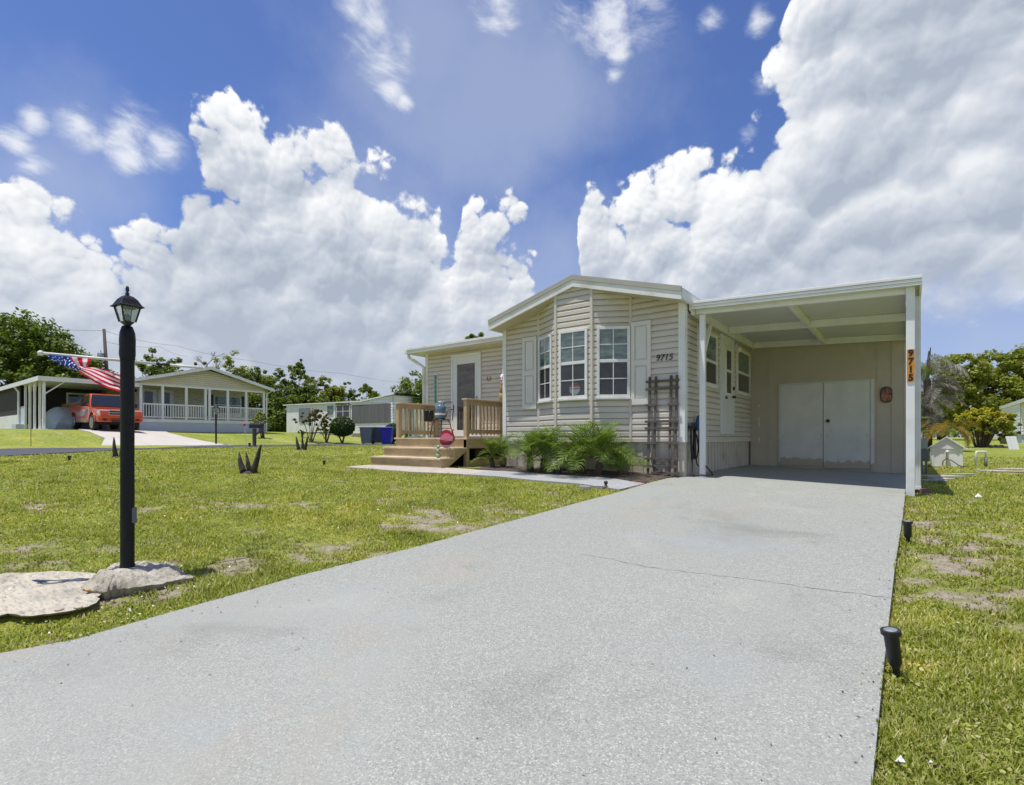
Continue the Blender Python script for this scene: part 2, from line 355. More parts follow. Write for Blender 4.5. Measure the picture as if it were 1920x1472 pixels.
def worn(prev, c, r, rot, col, amt):
    mp = N(nt, 'ShaderNodeMapping', vector_type='TEXTURE'); mp.inputs['Location'].default_value = c; mp.inputs['Scale'].default_value = r; mp.inputs['Rotation'].default_value = (0, 0, rot); L(nt, tc.outputs['Object'], mp.inputs[0])
    ln_ = N(nt, 'ShaderNodeVectorMath', operation='LENGTH'); L(nt, mp.outputs[0], ln_.inputs[0])
    a_ = N(nt, 'ShaderNodeMath', operation='MULTIPLY_ADD'); L(nt, noise(nt, 1.6, 6, .65, dist=.4), a_.inputs[0]); a_.inputs[1].default_value = 1.5; L(nt, ln_.outputs['Value'], a_.inputs[2])
    r_ = ramp(nt, a_.outputs[0], [(.55, (amt,)*3), (1.0, (0,0,0))]); x_ = N(nt, 'ShaderNodeMix', data_type='RGBA'); L(nt, r_.outputs[0], x_.inputs[0]); L(nt, prev, x_.inputs[6]); x_.inputs[7].default_value = (*col, 1); return x_.outputs[2]
dcol = worn(dcol, (-2.9, 3.0, .2), (1.5, 2.2, 9), .3, (.37,.31,.27), .75)
dcol = worn(dcol, (-1.4, 5.0, .3), (2.6, 1.3, 9), .2, (.33,.35,.40), .85)
dcol = worn(dcol, (-1.0, 2.6, .2), (1.6, 1.0, 9), -.3, (.31,.32,.325), .7)
dcol = worn(dcol, (-1.2, 7.0, .4), (2.0, 1.0, 9), .1, (.40,.38,.345), .6)
fx_ = N(nt, 'ShaderNodeMix', data_type='RGBA', blend_type='MULTIPLY'); fx_.inputs[0].default_value = 1; L(nt, dcol, fx_.inputs[6]); fx_.inputs[7].default_value = (.955,.968,.915,1); L(nt, fx_.outputs[2], b.inputs['Base Color']); b.inputs['Roughness'].default_value = .72; b.inputs['Specular IOR Level'].default_value = .35
bp = N(nt, 'ShaderNodeBump'); bp.inputs['Strength'].default_value = .30; bp.inputs['Distance'].default_value = .004
L(nt, sep.outputs[0], bp.inputs['Height']); L(nt, bp.outputs[0], b.inputs['Normal'])

# lawn soil / thatch under the blades; "dry" marks the worn patches
m, nt, b = newmat('lawn_ground'); M['lawn'] = m
at = N(nt, 'ShaderNodeAttribute'); at.attribute_name = 'dry'
g1 = ramp(nt, noise(nt, 9, 6, .7), [(.28, (.12,.13,.03)), (.45, (.235,.27,.05)), (.60, (.345,.375,.08)), (.75, (.45,.435,.16))])
g0 = ramp(nt, noise(nt, .45, 5, .6), [(.3, (.72,.78,.7)), (.55, (1,1,1)), (.72, (1.4,1.2,1.1))])
gm = N(nt, 'ShaderNodeMix', data_type='RGBA', blend_type='MULTIPLY'); gm.inputs[0].default_value = 1; L(nt, g1.outputs[0], gm.inputs[6]); L(nt, g0.outputs[0], gm.inputs[7])
d1 = ramp(nt, noise(nt, 14, 6, .7), [(.28, (.20,.16,.10)), (.5, (.38,.325,.235)), (.72, (.52,.46,.36))])
ad = N(nt, 'ShaderNodeMath', operation='ADD'); L(nt, at.outputs['Fac'], ad.inputs[0])
nn = N(nt, 'ShaderNodeMapRange'); nn.inputs[1].default_value = .3; nn.inputs[2].default_value = .7; nn.inputs[3].default_value = -.35; nn.inputs[4].default_value = .35; L(nt, noise(nt, 5, 5, .7), nn.inputs[0]); L(nt, nn.outputs[0], ad.inputs[1])
dr = ramp(nt, ad.outputs[0], [(.25, (0,0,0)), (.85, (1,1,1))])
mx = N(nt, 'ShaderNodeMix', data_type='RGBA'); L(nt, dr.outputs[0], mx.inputs[0]); L(nt, gm.outputs[2], mx.inputs[6]); L(nt, d1.outputs[0], mx.inputs[7])
L(nt, mx.outputs[2], b.inputs['Base Color']); b.inputs['Roughness'].default_value = .95; b.inputs['Specular IOR Level'].default_value = .1
bp = N(nt, 'ShaderNodeBump'); bp.inputs['Strength'].default_value = .9; bp.inputs['Distance'].default_value = .05; L(nt, noise(nt, 22, 5, .75), bp.inputs['Height']); L(nt, bp.outputs[0], b.inputs['Normal'])
M['blade'] = leafmat('grass_blade', [(.165,.195,.024),(.25,.29,.04),(.325,.365,.057),(.40,.415,.085),(.49,.47,.16),(.58,.51,.29)], .38, .5, .25, 1.5)
M['straw'] = leafmat('straw_blade', [(.20,.15,.09),(.32,.25,.16),(.44,.36,.25)], .2)
G = lambda a, k: tuple(np.array(a)*k)
M['leafA'] = leafmat('leaf_dark_oak', [(.05,.08,.014), (.09,.135,.02), (.15,.205,.03), (.22,.27,.045)], .3)
M['leafB'] = leafmat('leaf_mid_green', [(.07,.105,.02), (.12,.165,.03), (.18,.23,.042), (.25,.29,.06)], .4)
M['leafC'] = leafmat('leaf_yellow_green', [(.11,.135,.02), (.19,.22,.03), (.27,.29,.042), (.36,.36,.065)], .42)
M['leafD'] = leafmat('leaf_topiary', [(.02,.045,.008), (.035,.07,.010), (.055,.10,.015)], .25)
M['leafY'] = leafmat('leaf_croton_yellow', [(.34,.35,.035), (.52,.46,.05), (.68,.55,.08)], .35)
M['leafO'] = leafmat('leaf_orange_palm', [(.16,.15,.02), (.30,.22,.03), (.36,.19,.02)], .35)
M['frond'] = leafmat('frond_green', [(.09,.15,.02), (.14,.21,.03), (.19,.265,.05), (.26,.31,.09)], .3, .4)
M['deadfrond'] = leafmat('frond_dead', [(.13,.115,.105), (.24,.215,.20), (.36,.33,.31)], .15, .7)
M['leafR'] = leafmat('leaf_crape', [(.06,.07,.02), (.11,.11,.03), (.18,.10,.04)], .3)
SKY_S, CLOUD_S, SUN_S, EXPO = .12, .78, 3.7, 0.42
SKY_TINT = (.52,.60,.86,1)
CL_A, CL_B, CL_C, CL_D, CL_O = 4.4, .62, 8.0, 1.20, -.50
# ------------------------------------------------------------------ ground
def axis(lo, hi, a, b, step, far):
    xs = list(np.arange(a, b+1e-6, step)); d = step; x = a
    while x > lo: d *= 1.18; x -= min(d, far); xs.insert(0, x)
    d = step; x = b
    while x < hi: d *= 1.18; x += min(d, far); xs.append(x)
    return np.array(xs)
def inpoly(X, Y, poly):
    X = np.asarray(X); Y = np.asarray(Y); c = np.zeros(X.shape, bool); n = len(poly)
    for i in range(n):
        x1, y1 = poly[i]; x2, y2 = poly[(i+1) % n]
        if y1 == y2: continue
        k = ((y1 > Y) != (y2 > Y)) & (X < (x2-x1)*(Y-y1)/(y2-y1)+x1); c ^= k
    return c
left_px = [(0,1224),(130,1202),(302,1152.5),(446,1112.5),(567,1077.5),(691,1047),(765,1029.5),(905,991),(1000,965.5),(1093,940),(1156,924),(1212,906.5),(1255,896)]
dl = [hit(x, y, zdrive)[:2] for x, y in left_px]
left_edge = [(-7.5,-3.5),(-5.4,-1.5),(-4.6,-.2)]+[tuple(p) for p in dl if p[1] > .1]+[(-3.03,8.72)]
right_edge = [(.35,-3.5),(-.02,-1.5),(-.1,0),(-.1,1.5),(-.1,3),(-.09,5),(-.06,7),(-.04,9.3)]
drive_poly = left_edge+right_edge[::-1]
slab_poly = [(-3.03,8.7),(-3.03,13.35),(-.04,13.35),(-.04,8.7)]
def seg_dist(X, Y, poly):
    d = np.full(X.shape, 1e9); n = len(poly)
    for i in range(n):
        x1, y1 = poly[i]; x2, y2 = poly[(i+1) % n]; vx, vy = x2-x1, y2-y1
        t = np.clip(((X-x1)*vx+(Y-y1)*vy)/(vx*vx+vy*vy+1e-9), 0, 1); d = np.minimum(d, np.hypot(X-x1-t*vx, Y-y1-t*vy))
    return d
def ground_z(X, Y):
    """lawn surface: the terrain, kept just under the driveway slab along its edges"""
    z = terr(X, Y); X = np.asarray(X, float).reshape(z.shape); Y = np.asarray(Y, float).reshape(z.shape)
    near = (X > -9) & (X < 3) & (Y > -5) & (Y < 15)
    if near.any():
        xs, ys = X[near], Y[near]; d = np.minimum(seg_dist(xs, ys, drive_poly), seg_dist(xs, ys, slab_poly)); ins = inpoly(xs, ys, drive_poly) | inpoly(xs, ys, slab_poly)
        zd = zdrive(xs, ys)-np.where(xs > -.5, .055, .03); zz = z[near]
        w = np.clip(1-d/.7, 0, 1)
        zz = zz*(1-w)+zd*w
        zz = np.where(ins, np.minimum(zz, zdrive(xs, ys)-.12), zz); z = z.copy(); z[near] = zz
    return z
def gz(x, y): return float(ground_z(np.array([x]), np.array([y]))[0])
gx = axis(-420, 420, -15, 6, .2, 30); gy = axis(-300, 460, -2, 20, .2, 30)
GX, GY = np.meshgrid(gx, gy); GZ = ground_z(GX, GY)
# worn / dry patches in the lawn
dry_spots = []
for px, py, rx, ry in ((830,975,.95,.5),(770,985,.6,.3),(60,945,1.6,.35),(320,958,.9,.3),(470,948,1.3,.25),(90,1022,.7,.2),(560,1040,.55,.25),(690,1040,.4,.3),(300,1105,.45,.3),(430,1070,.5,.25),(250,1110,.4,.2),
                       (120,1030,.9,.2),(380,1060,.8,.3),(640,1020,.5,.2),(1790,990,.6,.45),(1850,1015,.7,.35),(1760,960,.7,.25),(1740,1060,.5,.2),(1880,1075,.5,.2),(1800,1045,.5,.25),(1730,1010,.35,.3),(1850,1130,.25,.15),(1690,1050,.25,.3),
                       (1760,955,.6,.18),(1800,940,.8,.15),(1840,985,.9,.22),(1770,1000,.9,.22),(1870,1000,.8,.2),(1800,1020,1.0,.25),(1735,1030,.5,.2),(1790,1065,.6,.18),(1860,1050,.6,.2),(1730,1085,.35,.15),(1810,1110,.4,.14),(1890,1110,.4,.15),(1720,975,.4,.12),(1745,1140,.25,.1),(1840,1165,.3,.1),(660,880,.6,.2),(640,872,.5,.2),(900,960,.8,.25),(760,940,.9,.25)):
    p = hit(px, py); dry_spots.append((p[0], p[1], rx, ry))
def hashn(ix, iy, s): 
    h = np.sin(ix*127.1+iy*311.7+s*74.7)*43758.5453; return h-np.floor(h)
def vnoise(X, Y, s=0):
    ix, iy = np.floor(X), np.floor(Y); fx, fy = X-ix, Y-iy; u = fx*fx*(3-2*fx); v = fy*fy*(3-2*fy)
    return (hashn(ix,iy,s)*(1-u)+hashn(ix+1,iy,s)*u)*(1-v)+(hashn(ix,iy+1,s)*(1-u)+hashn(ix+1,iy+1,s)*u)*v
def fbm(X, Y, s=0, o=4):
    t = 0; a = .5
    for i in range(o): t = t+a*vnoise(X, Y, s+i); X = X*2.03+3.1; Y = Y*2.03+1.7; a *= .5
    return t/(1-.5**o)
def dryness(X, Y):
    n = fbm(X*2.6, Y*3.6, 3, 5); d = np.zeros_like(X)
    for x, y, rx, ry in dry_spots:
        # patches lie long across the slope of the lawn
        c, s_ = math.cos(TH), math.sin(TH); u = (X-x)*c+(Y-y)*s_; v = -(X-x)*s_+(Y-y)*c
        d = np.maximum(d, 1.0-np.sqrt((u/(rx*.95))**2+(v/(ry*1.25))**2))
    bare = np.clip((fbm(X*1.1, Y*1.1, 9)-.62)*4.0, 0, .4)
    n2 = fbm(X*6.5, Y*8.5, 61, 4); thin = np.clip((fbm(X*1.9, Y*2.6, 71, 4)-.55)*3.5, 0, .6)*np.clip(3.5*n2-1.2, 0, 1.2)
    return np.clip(np.clip(d*1.3, 0, 1)*np.clip(3.2*n-.9, 0, 1.25)*np.clip(4.2*n2-1.45, .12, 1.25)+bare*np.clip(3*n2-.9, 0, 1.3)+thin, 0, 1)
idx = np.arange(GX.size).reshape(GX.shape)
quads = np.stack([idx[:-1,:-1], idx[:-1,1:], idx[1:,1:], idx[1:,:-1]], -1).reshape(-1, 4)
lawn = struct(big_mesh('lawn', np.stack([GX, GY, GZ], -1).reshape(-1, 3), quads, M['lawn'], smooth=True, attrs={'dry': dryness(GX, GY).ravel()}))
lawn['label'] = 'patchy green lawn with dry straw coloured spots'

def drape(lp, rp, zf, thick, name, mats, nx=8, sub=6, parent=None, crown=0):
    """slab between two edge lines, laid on a surface"""
    def resample(p, n):
        p = np.array(p, float); s = np.r_[0, np.cumsum(np.hypot(*np.diff(p, axis=0).T))]; t = np.linspace(0, s[-1], n)
        return np.c_[np.interp(t, s, p[:, 0]), np.interp(t, s, p[:, 1])]
    n = (max(len(lp), len(rp))-1)*sub+1; A, B = resample(lp, n), resample(rp, n); w = np.linspace(0, 1, nx+1)
    P = A[:, None]*(1-w)[None, :, None]+B[:, None]*w[None, :, None]
    Z = zf(P[..., 0], P[..., 1])
    mb = MB(); top = np.concatenate([P, Z[..., None]], -1); bot = top.copy(); bot[..., 2] -= thick
    V = np.r_[top.reshape(-1, 3), bot.reshape(-1, 3)]; k = n*(nx+1); i = np.arange(k).reshape(n, nx+1); F = []
    F.append(np.stack([i[:-1,:-1], i[:-1,1:], i[1:,1:], i[1:,:-1]], -1).reshape(-1, 4))
    for e in (i[:, 0], i[::-1, -1], i[0, ::-1], i[-1, :]): F.append(np.stack([e[:-1], e[:-1]+k, e[1:]+k, e[1:]], -1))
    mb.v = [tuple(p) for p in V]; mb.f = [tuple(map(int, q)) for q in np.concatenate(F)]; mb.m = [0]*len(mb.f)
    return mb.build(name, mats, parent)
# driveway
ys = np.linspace(0, 1, 40)
drive = struct(drape(left_edge, right_edge, zdrive, .12, 'driveway', M['drive'], nx=14, sub=3))
drive['label'] = 'pale grey exposed aggregate concrete driveway running to the carport'
slab = struct(drape([(-3.03,8.712),(-3.03,9.3),(-3.03,13.35)], [(-.04,9.302),(-.04,11),(-.04,13.35)], lambda x, y: zdrive(x, y)-.001, .12, 'carport_floor', M['drive'], nx=12, sub=4))
# crack running across the slab
cp = [(1090,1040),(1130,1046),(1180,1057),(1240,1067),(1290,1073),(1340,1079),(1380,1083),(1440,1090),(1500,1100),(1560,1108),(1610,1113),(1672,1122)]
mb = MB(); pv = None
for i, (x, y) in enumerate(cp):
    for s_ in range(4):
        if i == len(cp)-1 and s_: break
        if s_: a, b_ = cp[i], cp[i+1]; X, Y = a[0]+(b_[0]-a[0])*s_/4, a[1]+(b_[1]-a[1])*s_/4+random.uniform(-1.2, 1.2)
        else: X, Y = x, y
        p = Vector(hit(X, Y, zdrive)); w = random.uniform(.001, .0035); cur = [p+Vector((0,-w,.002)), p+Vector((0,w,.002))]
        if pv: mb.add([pv[0], cur[0], cur[1], pv[1]], [(0,1,2,3)])
        pv = cur
M['crackm'] = pm('crack_dark', (.10,.10,.095), .95, .2, 20)  # plain dark colour for the crack strip
ck = mb.build('crack', M['crackm'], drive)

# road round the corner of the lot
road_l = [hit(x, y)[:2] for x, y in ((-700,980),(-350,905),(0,857),(120,850.5),(250,843.6),(330,841.5),(400,840),(500,838.3),(600,837),(690,835.7),(745,835))]
road_r = [hit(x, y)[:2] for x, y in ((-700,893),(-350,862),(0,842.5),(120,840.5),(250,838.5),(330,837.2),(400,836.2),(500,834.8),(600,833.5),(690,832.6),(745,832.2))]
struct(drape(road_l, road_r, lambda x, y: terr(x, y)+.03, .2, 'road', M['asphalt'], nx=6, sub=5))['label'] = 'dark asphalt road along the far edge of the lawn'
# neighbour driveway under the truck
nl = [hit(x, y)[:2] for x, y in ((118,803.5),(150,807),(175,813),(203,826),(196,833),(189,838.3))]
nr = [hit(x, y)[:2] for x, y in ((262,802),(284,806.5),(320,814),(360,824),(400,831),(436,835.8))]
struct(drape(nl, nr, lambda x, y: terr(x, y)+.035, .15, 'neighbour_driveway', M['concrete2'], nx=6, sub=5))['label'] = 'pale concrete driveway under the orange pickup'
# garden path: tinted pavers to the steps
fe = [(648,878),(700,882),(765,887),(850,891),(930,896),(1008,904),(1080,909.5),(1161,918)]; be = [(690,874),(760,877),(850,880),(902,884),(960,887),(1008,891),(1113,897),(1210,905.5)]
fe = [hit(*p)[:2] for p in fe]; be = [hit(*p)[:2] for p in be]
path = struct(drape(fe, be, lambda x, y: ground_z(x, y)+.03, .08, 'path', [M['greypaver'], M['paver'], M['redpaver']], nx=5, sub=5))
path['label'] = 'garden path of grey and pink pavers along the flower bed'
for p in path.data.polygons:
    c = p.center; k = int((c.x+30)*2.2)
    p.material_index = 2 if c.x > -3.42 else (1 if c.x < -6.6+.2*math.sin(k*3.1) else 0)
# mulch bed
bed_f = [hit(x, y)[:2] for x, y in ((890,882),(935,885.5),(1010,891),(1113,897),(1212,905.5))]; bed_b = [(-7.2,8.8),(-6.3,8.8),(-5.2,8.8),(-4.2,8.8),(-3.1,8.74)]
struct(drape(bed_f, bed_b, lambda x, y: ground_z(x, y)+.02+.03*fbm(x*6, y*6, 5), .1, 'flower_bed', M['mulch'], nx=14, sub=10))

# ------------------------------------------------------------------ building helpers
def clipband(poly, z0, z1):
    def clip(p, f):
        out = []
        for i in range(len(p)):
            a, b = p[i], p[(i+1) % len(p)]; fa, fb = f(a), f(b)
            if fa >= 0: out.append(a)
            if fa*fb < 0: t = fa/(fa-fb); out.append((a[0]+(b[0]-a[0])*t, a[1]+(b[1]-a[1])*t))
        return out
    p = clip(poly, lambda q: q[1]-z0)
    return clip(p, lambda q: z1-q[1]) if p else p
def siding(mb, O, a, n, poly, z0, course=.108, lip=.021, mi=0):
    """lapped siding: each course flat below, sloping in at the top under the next lip"""
    zt = max(p[1] for p in poly); k = 0; z = z0
    P = lambda s, zz, o: (O[0]+a[0]*s+n[0]*o, O[1]+a[1]*s+n[1]*o, zz)
    while z < zt-1e-4:
        for za, zb, oa, ob in ((z, z+course*.60, lip, lip*.95), (z+course*.60, z+course*.93, lip*.95, lip*.12), (z+course*.93, z+course, lip*.12, -.012)):
            q = clipband(poly, za, min(zb, zt))
            if len(q) >= 3:
                vs = [P(s, zz, oa+(ob-oa)*(zz-za)/(zb-za)) for s, zz in q]; mb.add(vs, [tuple(range(len(vs)))], mi)
        q = clipband(poly, z, z+.001)
        if len(q) >= 3:
            s0 = min(p[0] for p in q); s1 = max(p[0] for p in q)
            mb.add([P(s0, z, -.012), P(s1, z, -.012), P(s1, z, lip), P(s0, z, lip)], [(0,1,2,3)], mi)
        z += course; k += 1
def frame2(p, q):
    p, q = Vector((*p, 0)), Vector((*q, 0)); a = (q-p); l = a.length; a.normalize(); n = Vector((a.y, -a.x, 0)); return p, a, n, l
def window(root, O, a, n, s0, s1, z0, z1, out=.035, mid=None, grid=True, fw=.05, mats=None, up=None, low=None):
    """double-hung window: frame with two panes and a sill"""
    fm = mats or M['trim']; mid = mid if mid is not None else (z0+z1)/2
    f = MB()
    f.fbox(O,a,n,s0,s0+fw,z0,z1,-.01,out); f.fbox(O,a,n,s1-fw,s1,z0,z1,-.01,out)
    f.fbox(O,a,n,s0+fw,s1-fw,z1-fw,z1,-.01,out); f.fbox(O,a,n,s0+fw,s1-fw,z0,z0+fw,-.01,out)
    f.fbox(O,a,n,s0+fw,s1-fw,mid-.028,mid+.028,-.01,out-.008)
    w = f.build('window', fm, root, bevel=.004)
    for zz0, zz1, mt in ((mid+.028, z1-fw, up or M['paneup']), (z0+fw, mid-.028, low or M['panelow'])):
        g = MB(); g.fbox(O,a,n,s0+fw,s1-fw,zz0,zz1,-.008,.016); pn = g.build('pane', mt, w)
        pn.location = Vector((0,0,0))
        if grid:
            m_ = MB(); c = (s0+s1)/2; zc = (zz0+zz1)/2
            m_.fbox(O,a,n,c-.008,c+.008,zz0,zz1,.0165,.022); m_.fbox(O,a,n,s0+fw,c-.008,zc-.008,zc+.008,.0165,.022); m_.fbox(O,a,n,c+.008,s1-fw,zc-.008,zc+.008,.0165,.022)
            m_.build('muntin', fm, w)
    s_ = MB(); s_.fbox(O,a,n,s0-.015,s1+.015,z0-.03,z0-.001,-.01,out+.02); s_.build('sill', fm, w)
    return w
def textmesh(name, body, size, mat, parent, loc, rot, depth=.006, xs=1.0, shear=0, bold=0):
    cu = bpy.data.curves.new(name+'_c', 'FONT'); cu.body = body; cu.size = size; cu.extrude = depth/2; cu.shear = shear; cu.offset = bold
    cu.align_x = 'CENTER'; cu.align_y = 'CENTER'
    t = bpy.data.objects.new(name+'_t', cu); COL.objects.link(t); bpy.context.view_layer.update()
    me = bpy.data.meshes.new_from_object(t.evaluated_get(bpy.context.evaluated_depsgraph_get())); bpy.data.objects.remove(t)
    me.materials.clear(); me.materials.append(mat)
    o = bpy.data.objects.new(name, me); COL.objects.link(o); o.parent = parent
    o.location = Vector(loc)-(wloc(parent) if parent else Vector((0,0,0))); o.rotation_euler = rot; o.scale = (xs,1,1)
    return o

# ------------------------------------------------------------------ main mobile home
XL, XR_, YF, YBK = -6.9, -3.03, 8.75, 21.5
ZB, ZS, ZE, ZA = .60, 1.215, 3.66, 4.24          # ground, siding bottom, eave, apex at the wall
XM = (XL+XR_)/2
home = thing('mobile_home', 'beige clapboard mobile home with a bay window under its low front gable', 'house', (XM, YF, ZB))
gab = lambda x: ZE+(ZA-ZE)*(1-abs(x-XM)/(XR_-XM)) 
BX = [XL, -5.99, -5.36, -4.59, -3.99, XR_]; BY = [YF, YF, YF-.35, YF-.35, YF, YF]
w_ = MB()
for i in range(5):
    O, a, n, l = frame2((BX[i], BY[i]), (BX[i+1], BY[i+1]))
    pts = [(0, ZS), (l, ZS), (l, gab(BX[i+1])-.03)]
    if BX[i] < XM < BX[i+1]: pts.append(((XM-BX[i])/(BX[i+1]-BX[i])*l, ZA-.03))
    pts.append((0, gab(BX[i])-.03))
    siding(w_, O, a, n, pts, ZS)
O, a, n, l = frame2((XR_, YF), (XR_, YBK)); siding(w_, O, a, n, [(0,ZS),(l,ZS),(l,ZE),(0,ZE)], ZS)
O, a, n, l = frame2((XL, YBK), (XL, YF)); siding(w_, O, a, n, [(0,ZS),(l,ZS),(l,ZE),(0,ZE)], ZS)
O, a, n, l = frame2((XR_, YBK), (XL, YBK)); siding(w_, O, a, n, [(0,ZS),(l,ZS),(l,ZE),(l/2,ZA),(0,ZE)], ZS)
w_.build('wall', M['siding'], home)
# bay floor and soffit so the bay is closed
c_ = MB(); poly = [(BX[1],BY[1]),(BX[2],BY[2]),(BX[3],BY[3]),(BX[4],BY[4])]; c_.xy(poly, ZS-.004, ZS+.02); c_.build('bay_floor', M['trim'], home)
t_ = MB()
for x, y in ((BX[1],BY[1]-.012),(BX[2]+.0,BY[2]-.014),(BX[3],BY[3]-.014),(BX[4],BY[4]-.012)):
    t_.box(x-.026, x+.026, y-.022, y+.02, ZS+.003, gab(x)-.04)
t_.build('batten', M['siding'], home)
t_ = MB(); t_.box(XL-.02, XL+.075, YF-.035, YF+.07, ZS-.002, ZE-.01); t_.build('corner_trim', M['trim'], home, bevel=.004)
t_ = MB(); t_.box(XR_-.085, XR_+.03, YF-.036, YF+.09, ZS-.002, ZE-.01); t_.build('corner_trim', M['trim'], home, bevel=.004)
# skirting with vertical ribs
s_ = MB()
def ribs(O, a, n, l, z0, z1):
    k = 0; s = 0
    while s < l-1e-3:
        e = min(s+.10, l); s_.fbox(O,a,n,s,e,z0,z1,-.03,0.0 if k % 2 else .012); s = e; k += 1
for p, q in (((XL+.03,YF+.03),(XR_-.03,YF+.03)), ((XR_-.03,YF+.03),(XR_-.03,YBK)), ((XL+.03,YBK),(XL+.03,YF+.03))):
    O, a, n, l = frame2(p, q); ribs(O, a, n, l, ZB-.15, ZS-.005)
s_.build('skirting', M['skirt'], home)
t_ = MB(); t_.box(XR_-.10, XR_+.012, YF-.01, YF+.11, ZB-.1, ZS-.006); t_.build('skirting_corner', M['skirt'], home, bevel=.004)
t_ = MB(); t_.box(XL-.005, XL+.06, YF-.0, YF+.11, ZB-.1, ZS-.006); t_.build('skirting_corner', M['skirt'], home, bevel=.004)
# roof: two slopes, drip edge and fascia boards
YG = 8.33; EL, ER = XL-.09, XR_+.10; ze, za = 3.735, 4.30
zr = lambda x: ze+(za-ze)*(1-abs(x-XM)/((ER-EL)/2))
r_ = MB()
for xa, xb in ((EL, XM), (XM, ER)):
    r_.prism([(xa, zr(xa)), (xb, zr(xb)), (xb, zr(xb)-.05), (xa, zr(xa)-.05)], lambda u, v: (u, YG+.035, v), lambda u, v: (u, YBK+.3, v))
roof = r_.build('roof', M['roof'], home)
for nm, d0, d1, y0, y1, mt in (('drip_edge', .012, -.075, YG-.012, YG+.034, M['taupe']), ('fascia', -.077, -.205, YG+.002, YG+.034, M['trim'])):
    f_ = MB()
    for xa, xb in ((EL, XM), (XM, ER)):
        f_.prism([(xa, zr(xa)+d0), (xb, zr(xb)+d0), (xb, zr(xb)+d1), (xa, zr(xa)+d1)], lambda u, v, y=y0: (u, y, v), lambda u, v, y=y1: (u, y, v))
    f_.build(nm, mt, home)
f_ = MB()
for x0, x1 in ((EL-.012, EL+.03), (ER-.03, ER+.012)): f_.box(x0, x1, YG+.036, YBK+.3, ze-.19, ze-.052)
f_.build('eave_fascia', M['trim'], home)
f_ = MB()
for xa, xb in ((EL+.03, XM), (XM, ER-.03)):
    f_.prism([(xa, zr(xa)-.20), (xb, zr(xb)-.20), (xb, zr(xb)-.19), (xa, zr(xa)-.19)], lambda u, v: (u, YG+.036, v), lambda u, v: (u, YF+.02, v))
f_.build('soffit', M['soffit'], home)
f_ = MB()
for y in np.arange(YG+.08, YBK, .5):
    f_.prism([(XM-.14, zr(XM-.14)+.004),(XM,za+.004),(XM+.14,zr(XM+.14)+.004),(XM+.14,zr(XM+.14)+.03),(XM,za+.032),(XM-.14,zr(XM-.14)+.03)], lambda u, v, y=y: (u, y, v), lambda u, v, y=y: (u, y+.46, v))
f_.build('ridge_cap', M['shingle'], home)
# bay windows and shutters
O, a, n, l = frame2((BX[2],BY[2]),(BX[3],BY[3])); O = O+n*.021
window(home, O, a, n, .085, l-.075, 2.02, 3.30, mid=2.68)
m, nt, b = newmat('round_sticker'); M['sticker'] = m
tc = nt.nodes.new('ShaderNodeTexCoord'); sx = N(nt, 'ShaderNodeSeparateXYZ'); L(nt, tc.outputs['Generated'], sx.inputs[0])
rr_ = ramp(nt, sx.outputs[2], [(0, (.24,.27,.30)), (.44, (.24,.27,.30)), (.45, (.18,.09,.10)), (.55, (.18,.09,.10)), (.56, (.27,.26,.28)), (.64, (.27,.26,.28)), (.65, (.14,.06,.07)), (.9, (.14,.06,.07))], 'CONSTANT'); L(nt, rr_.outputs[0], b.inputs['Base Color'])
stk = MB(); c = Vector((*(O+a*.43).xy, 2.20)); pts = [c+n*.019+a*(.115*math.cos(t))+Vector((0,0,.115*math.sin(t))) for t in np.linspace(0, 2*math.pi, 28, endpoint=False)]
stk.add(pts, [tuple(range(28))]); stk.build('sticker', m, home)
for i, (f0, f1) in ((3, (.12, .97)), (1, (.08, .84))):
    O, a, n, l = frame2((BX[i],BY[i]),(BX[i+1],BY[i+1])); O = O+n*.021
    window(home, O, a, n, l*f0, l*f1, 2.02, 3.30, mid=2.68)
for x0, x1 in ((-3.965, -3.60), (-6.385, -6.03)):
    f_ = MB(); O, a, n, l = frame2((x0,YF-.022),(x1,YF-.022)); z0, z1 = 1.88, 3.36; b_ = .065
    f_.fbox(O,a,n,0,b_,z0,z1,0,.03); f_.fbox(O,a,n,l-b_,l,z0,z1,0,.03)
    for za_, zb_ in ((z0,z0+.10),(2.57,2.67),(z1-.08,z1)): f_.fbox(O,a,n,b_,l-b_,za_,zb_,0,.03)
    sh = f_.build('shutter', M['shutter'], home, bevel=.003)
    for za_, zb_ in ((z0+.10,2.57),(2.67,z1-.08)):
        g_ = MB(); g_.fbox(O,a,n,b_,l-b_,za_,zb_,0,.010); g_.fbox(O,a,n,b_+.022,l-b_-.022,za_+.022,zb_-.022,.0105,.024); g_.build('panel', M['shutter'], sh, bevel=.006)
# house number in black script figures
textmesh('house_number', '9715', .155, M['black'], home, (-3.365, YF-.031, 2.675), (R_(90),0,0), .010, 1.0, .2, .0)
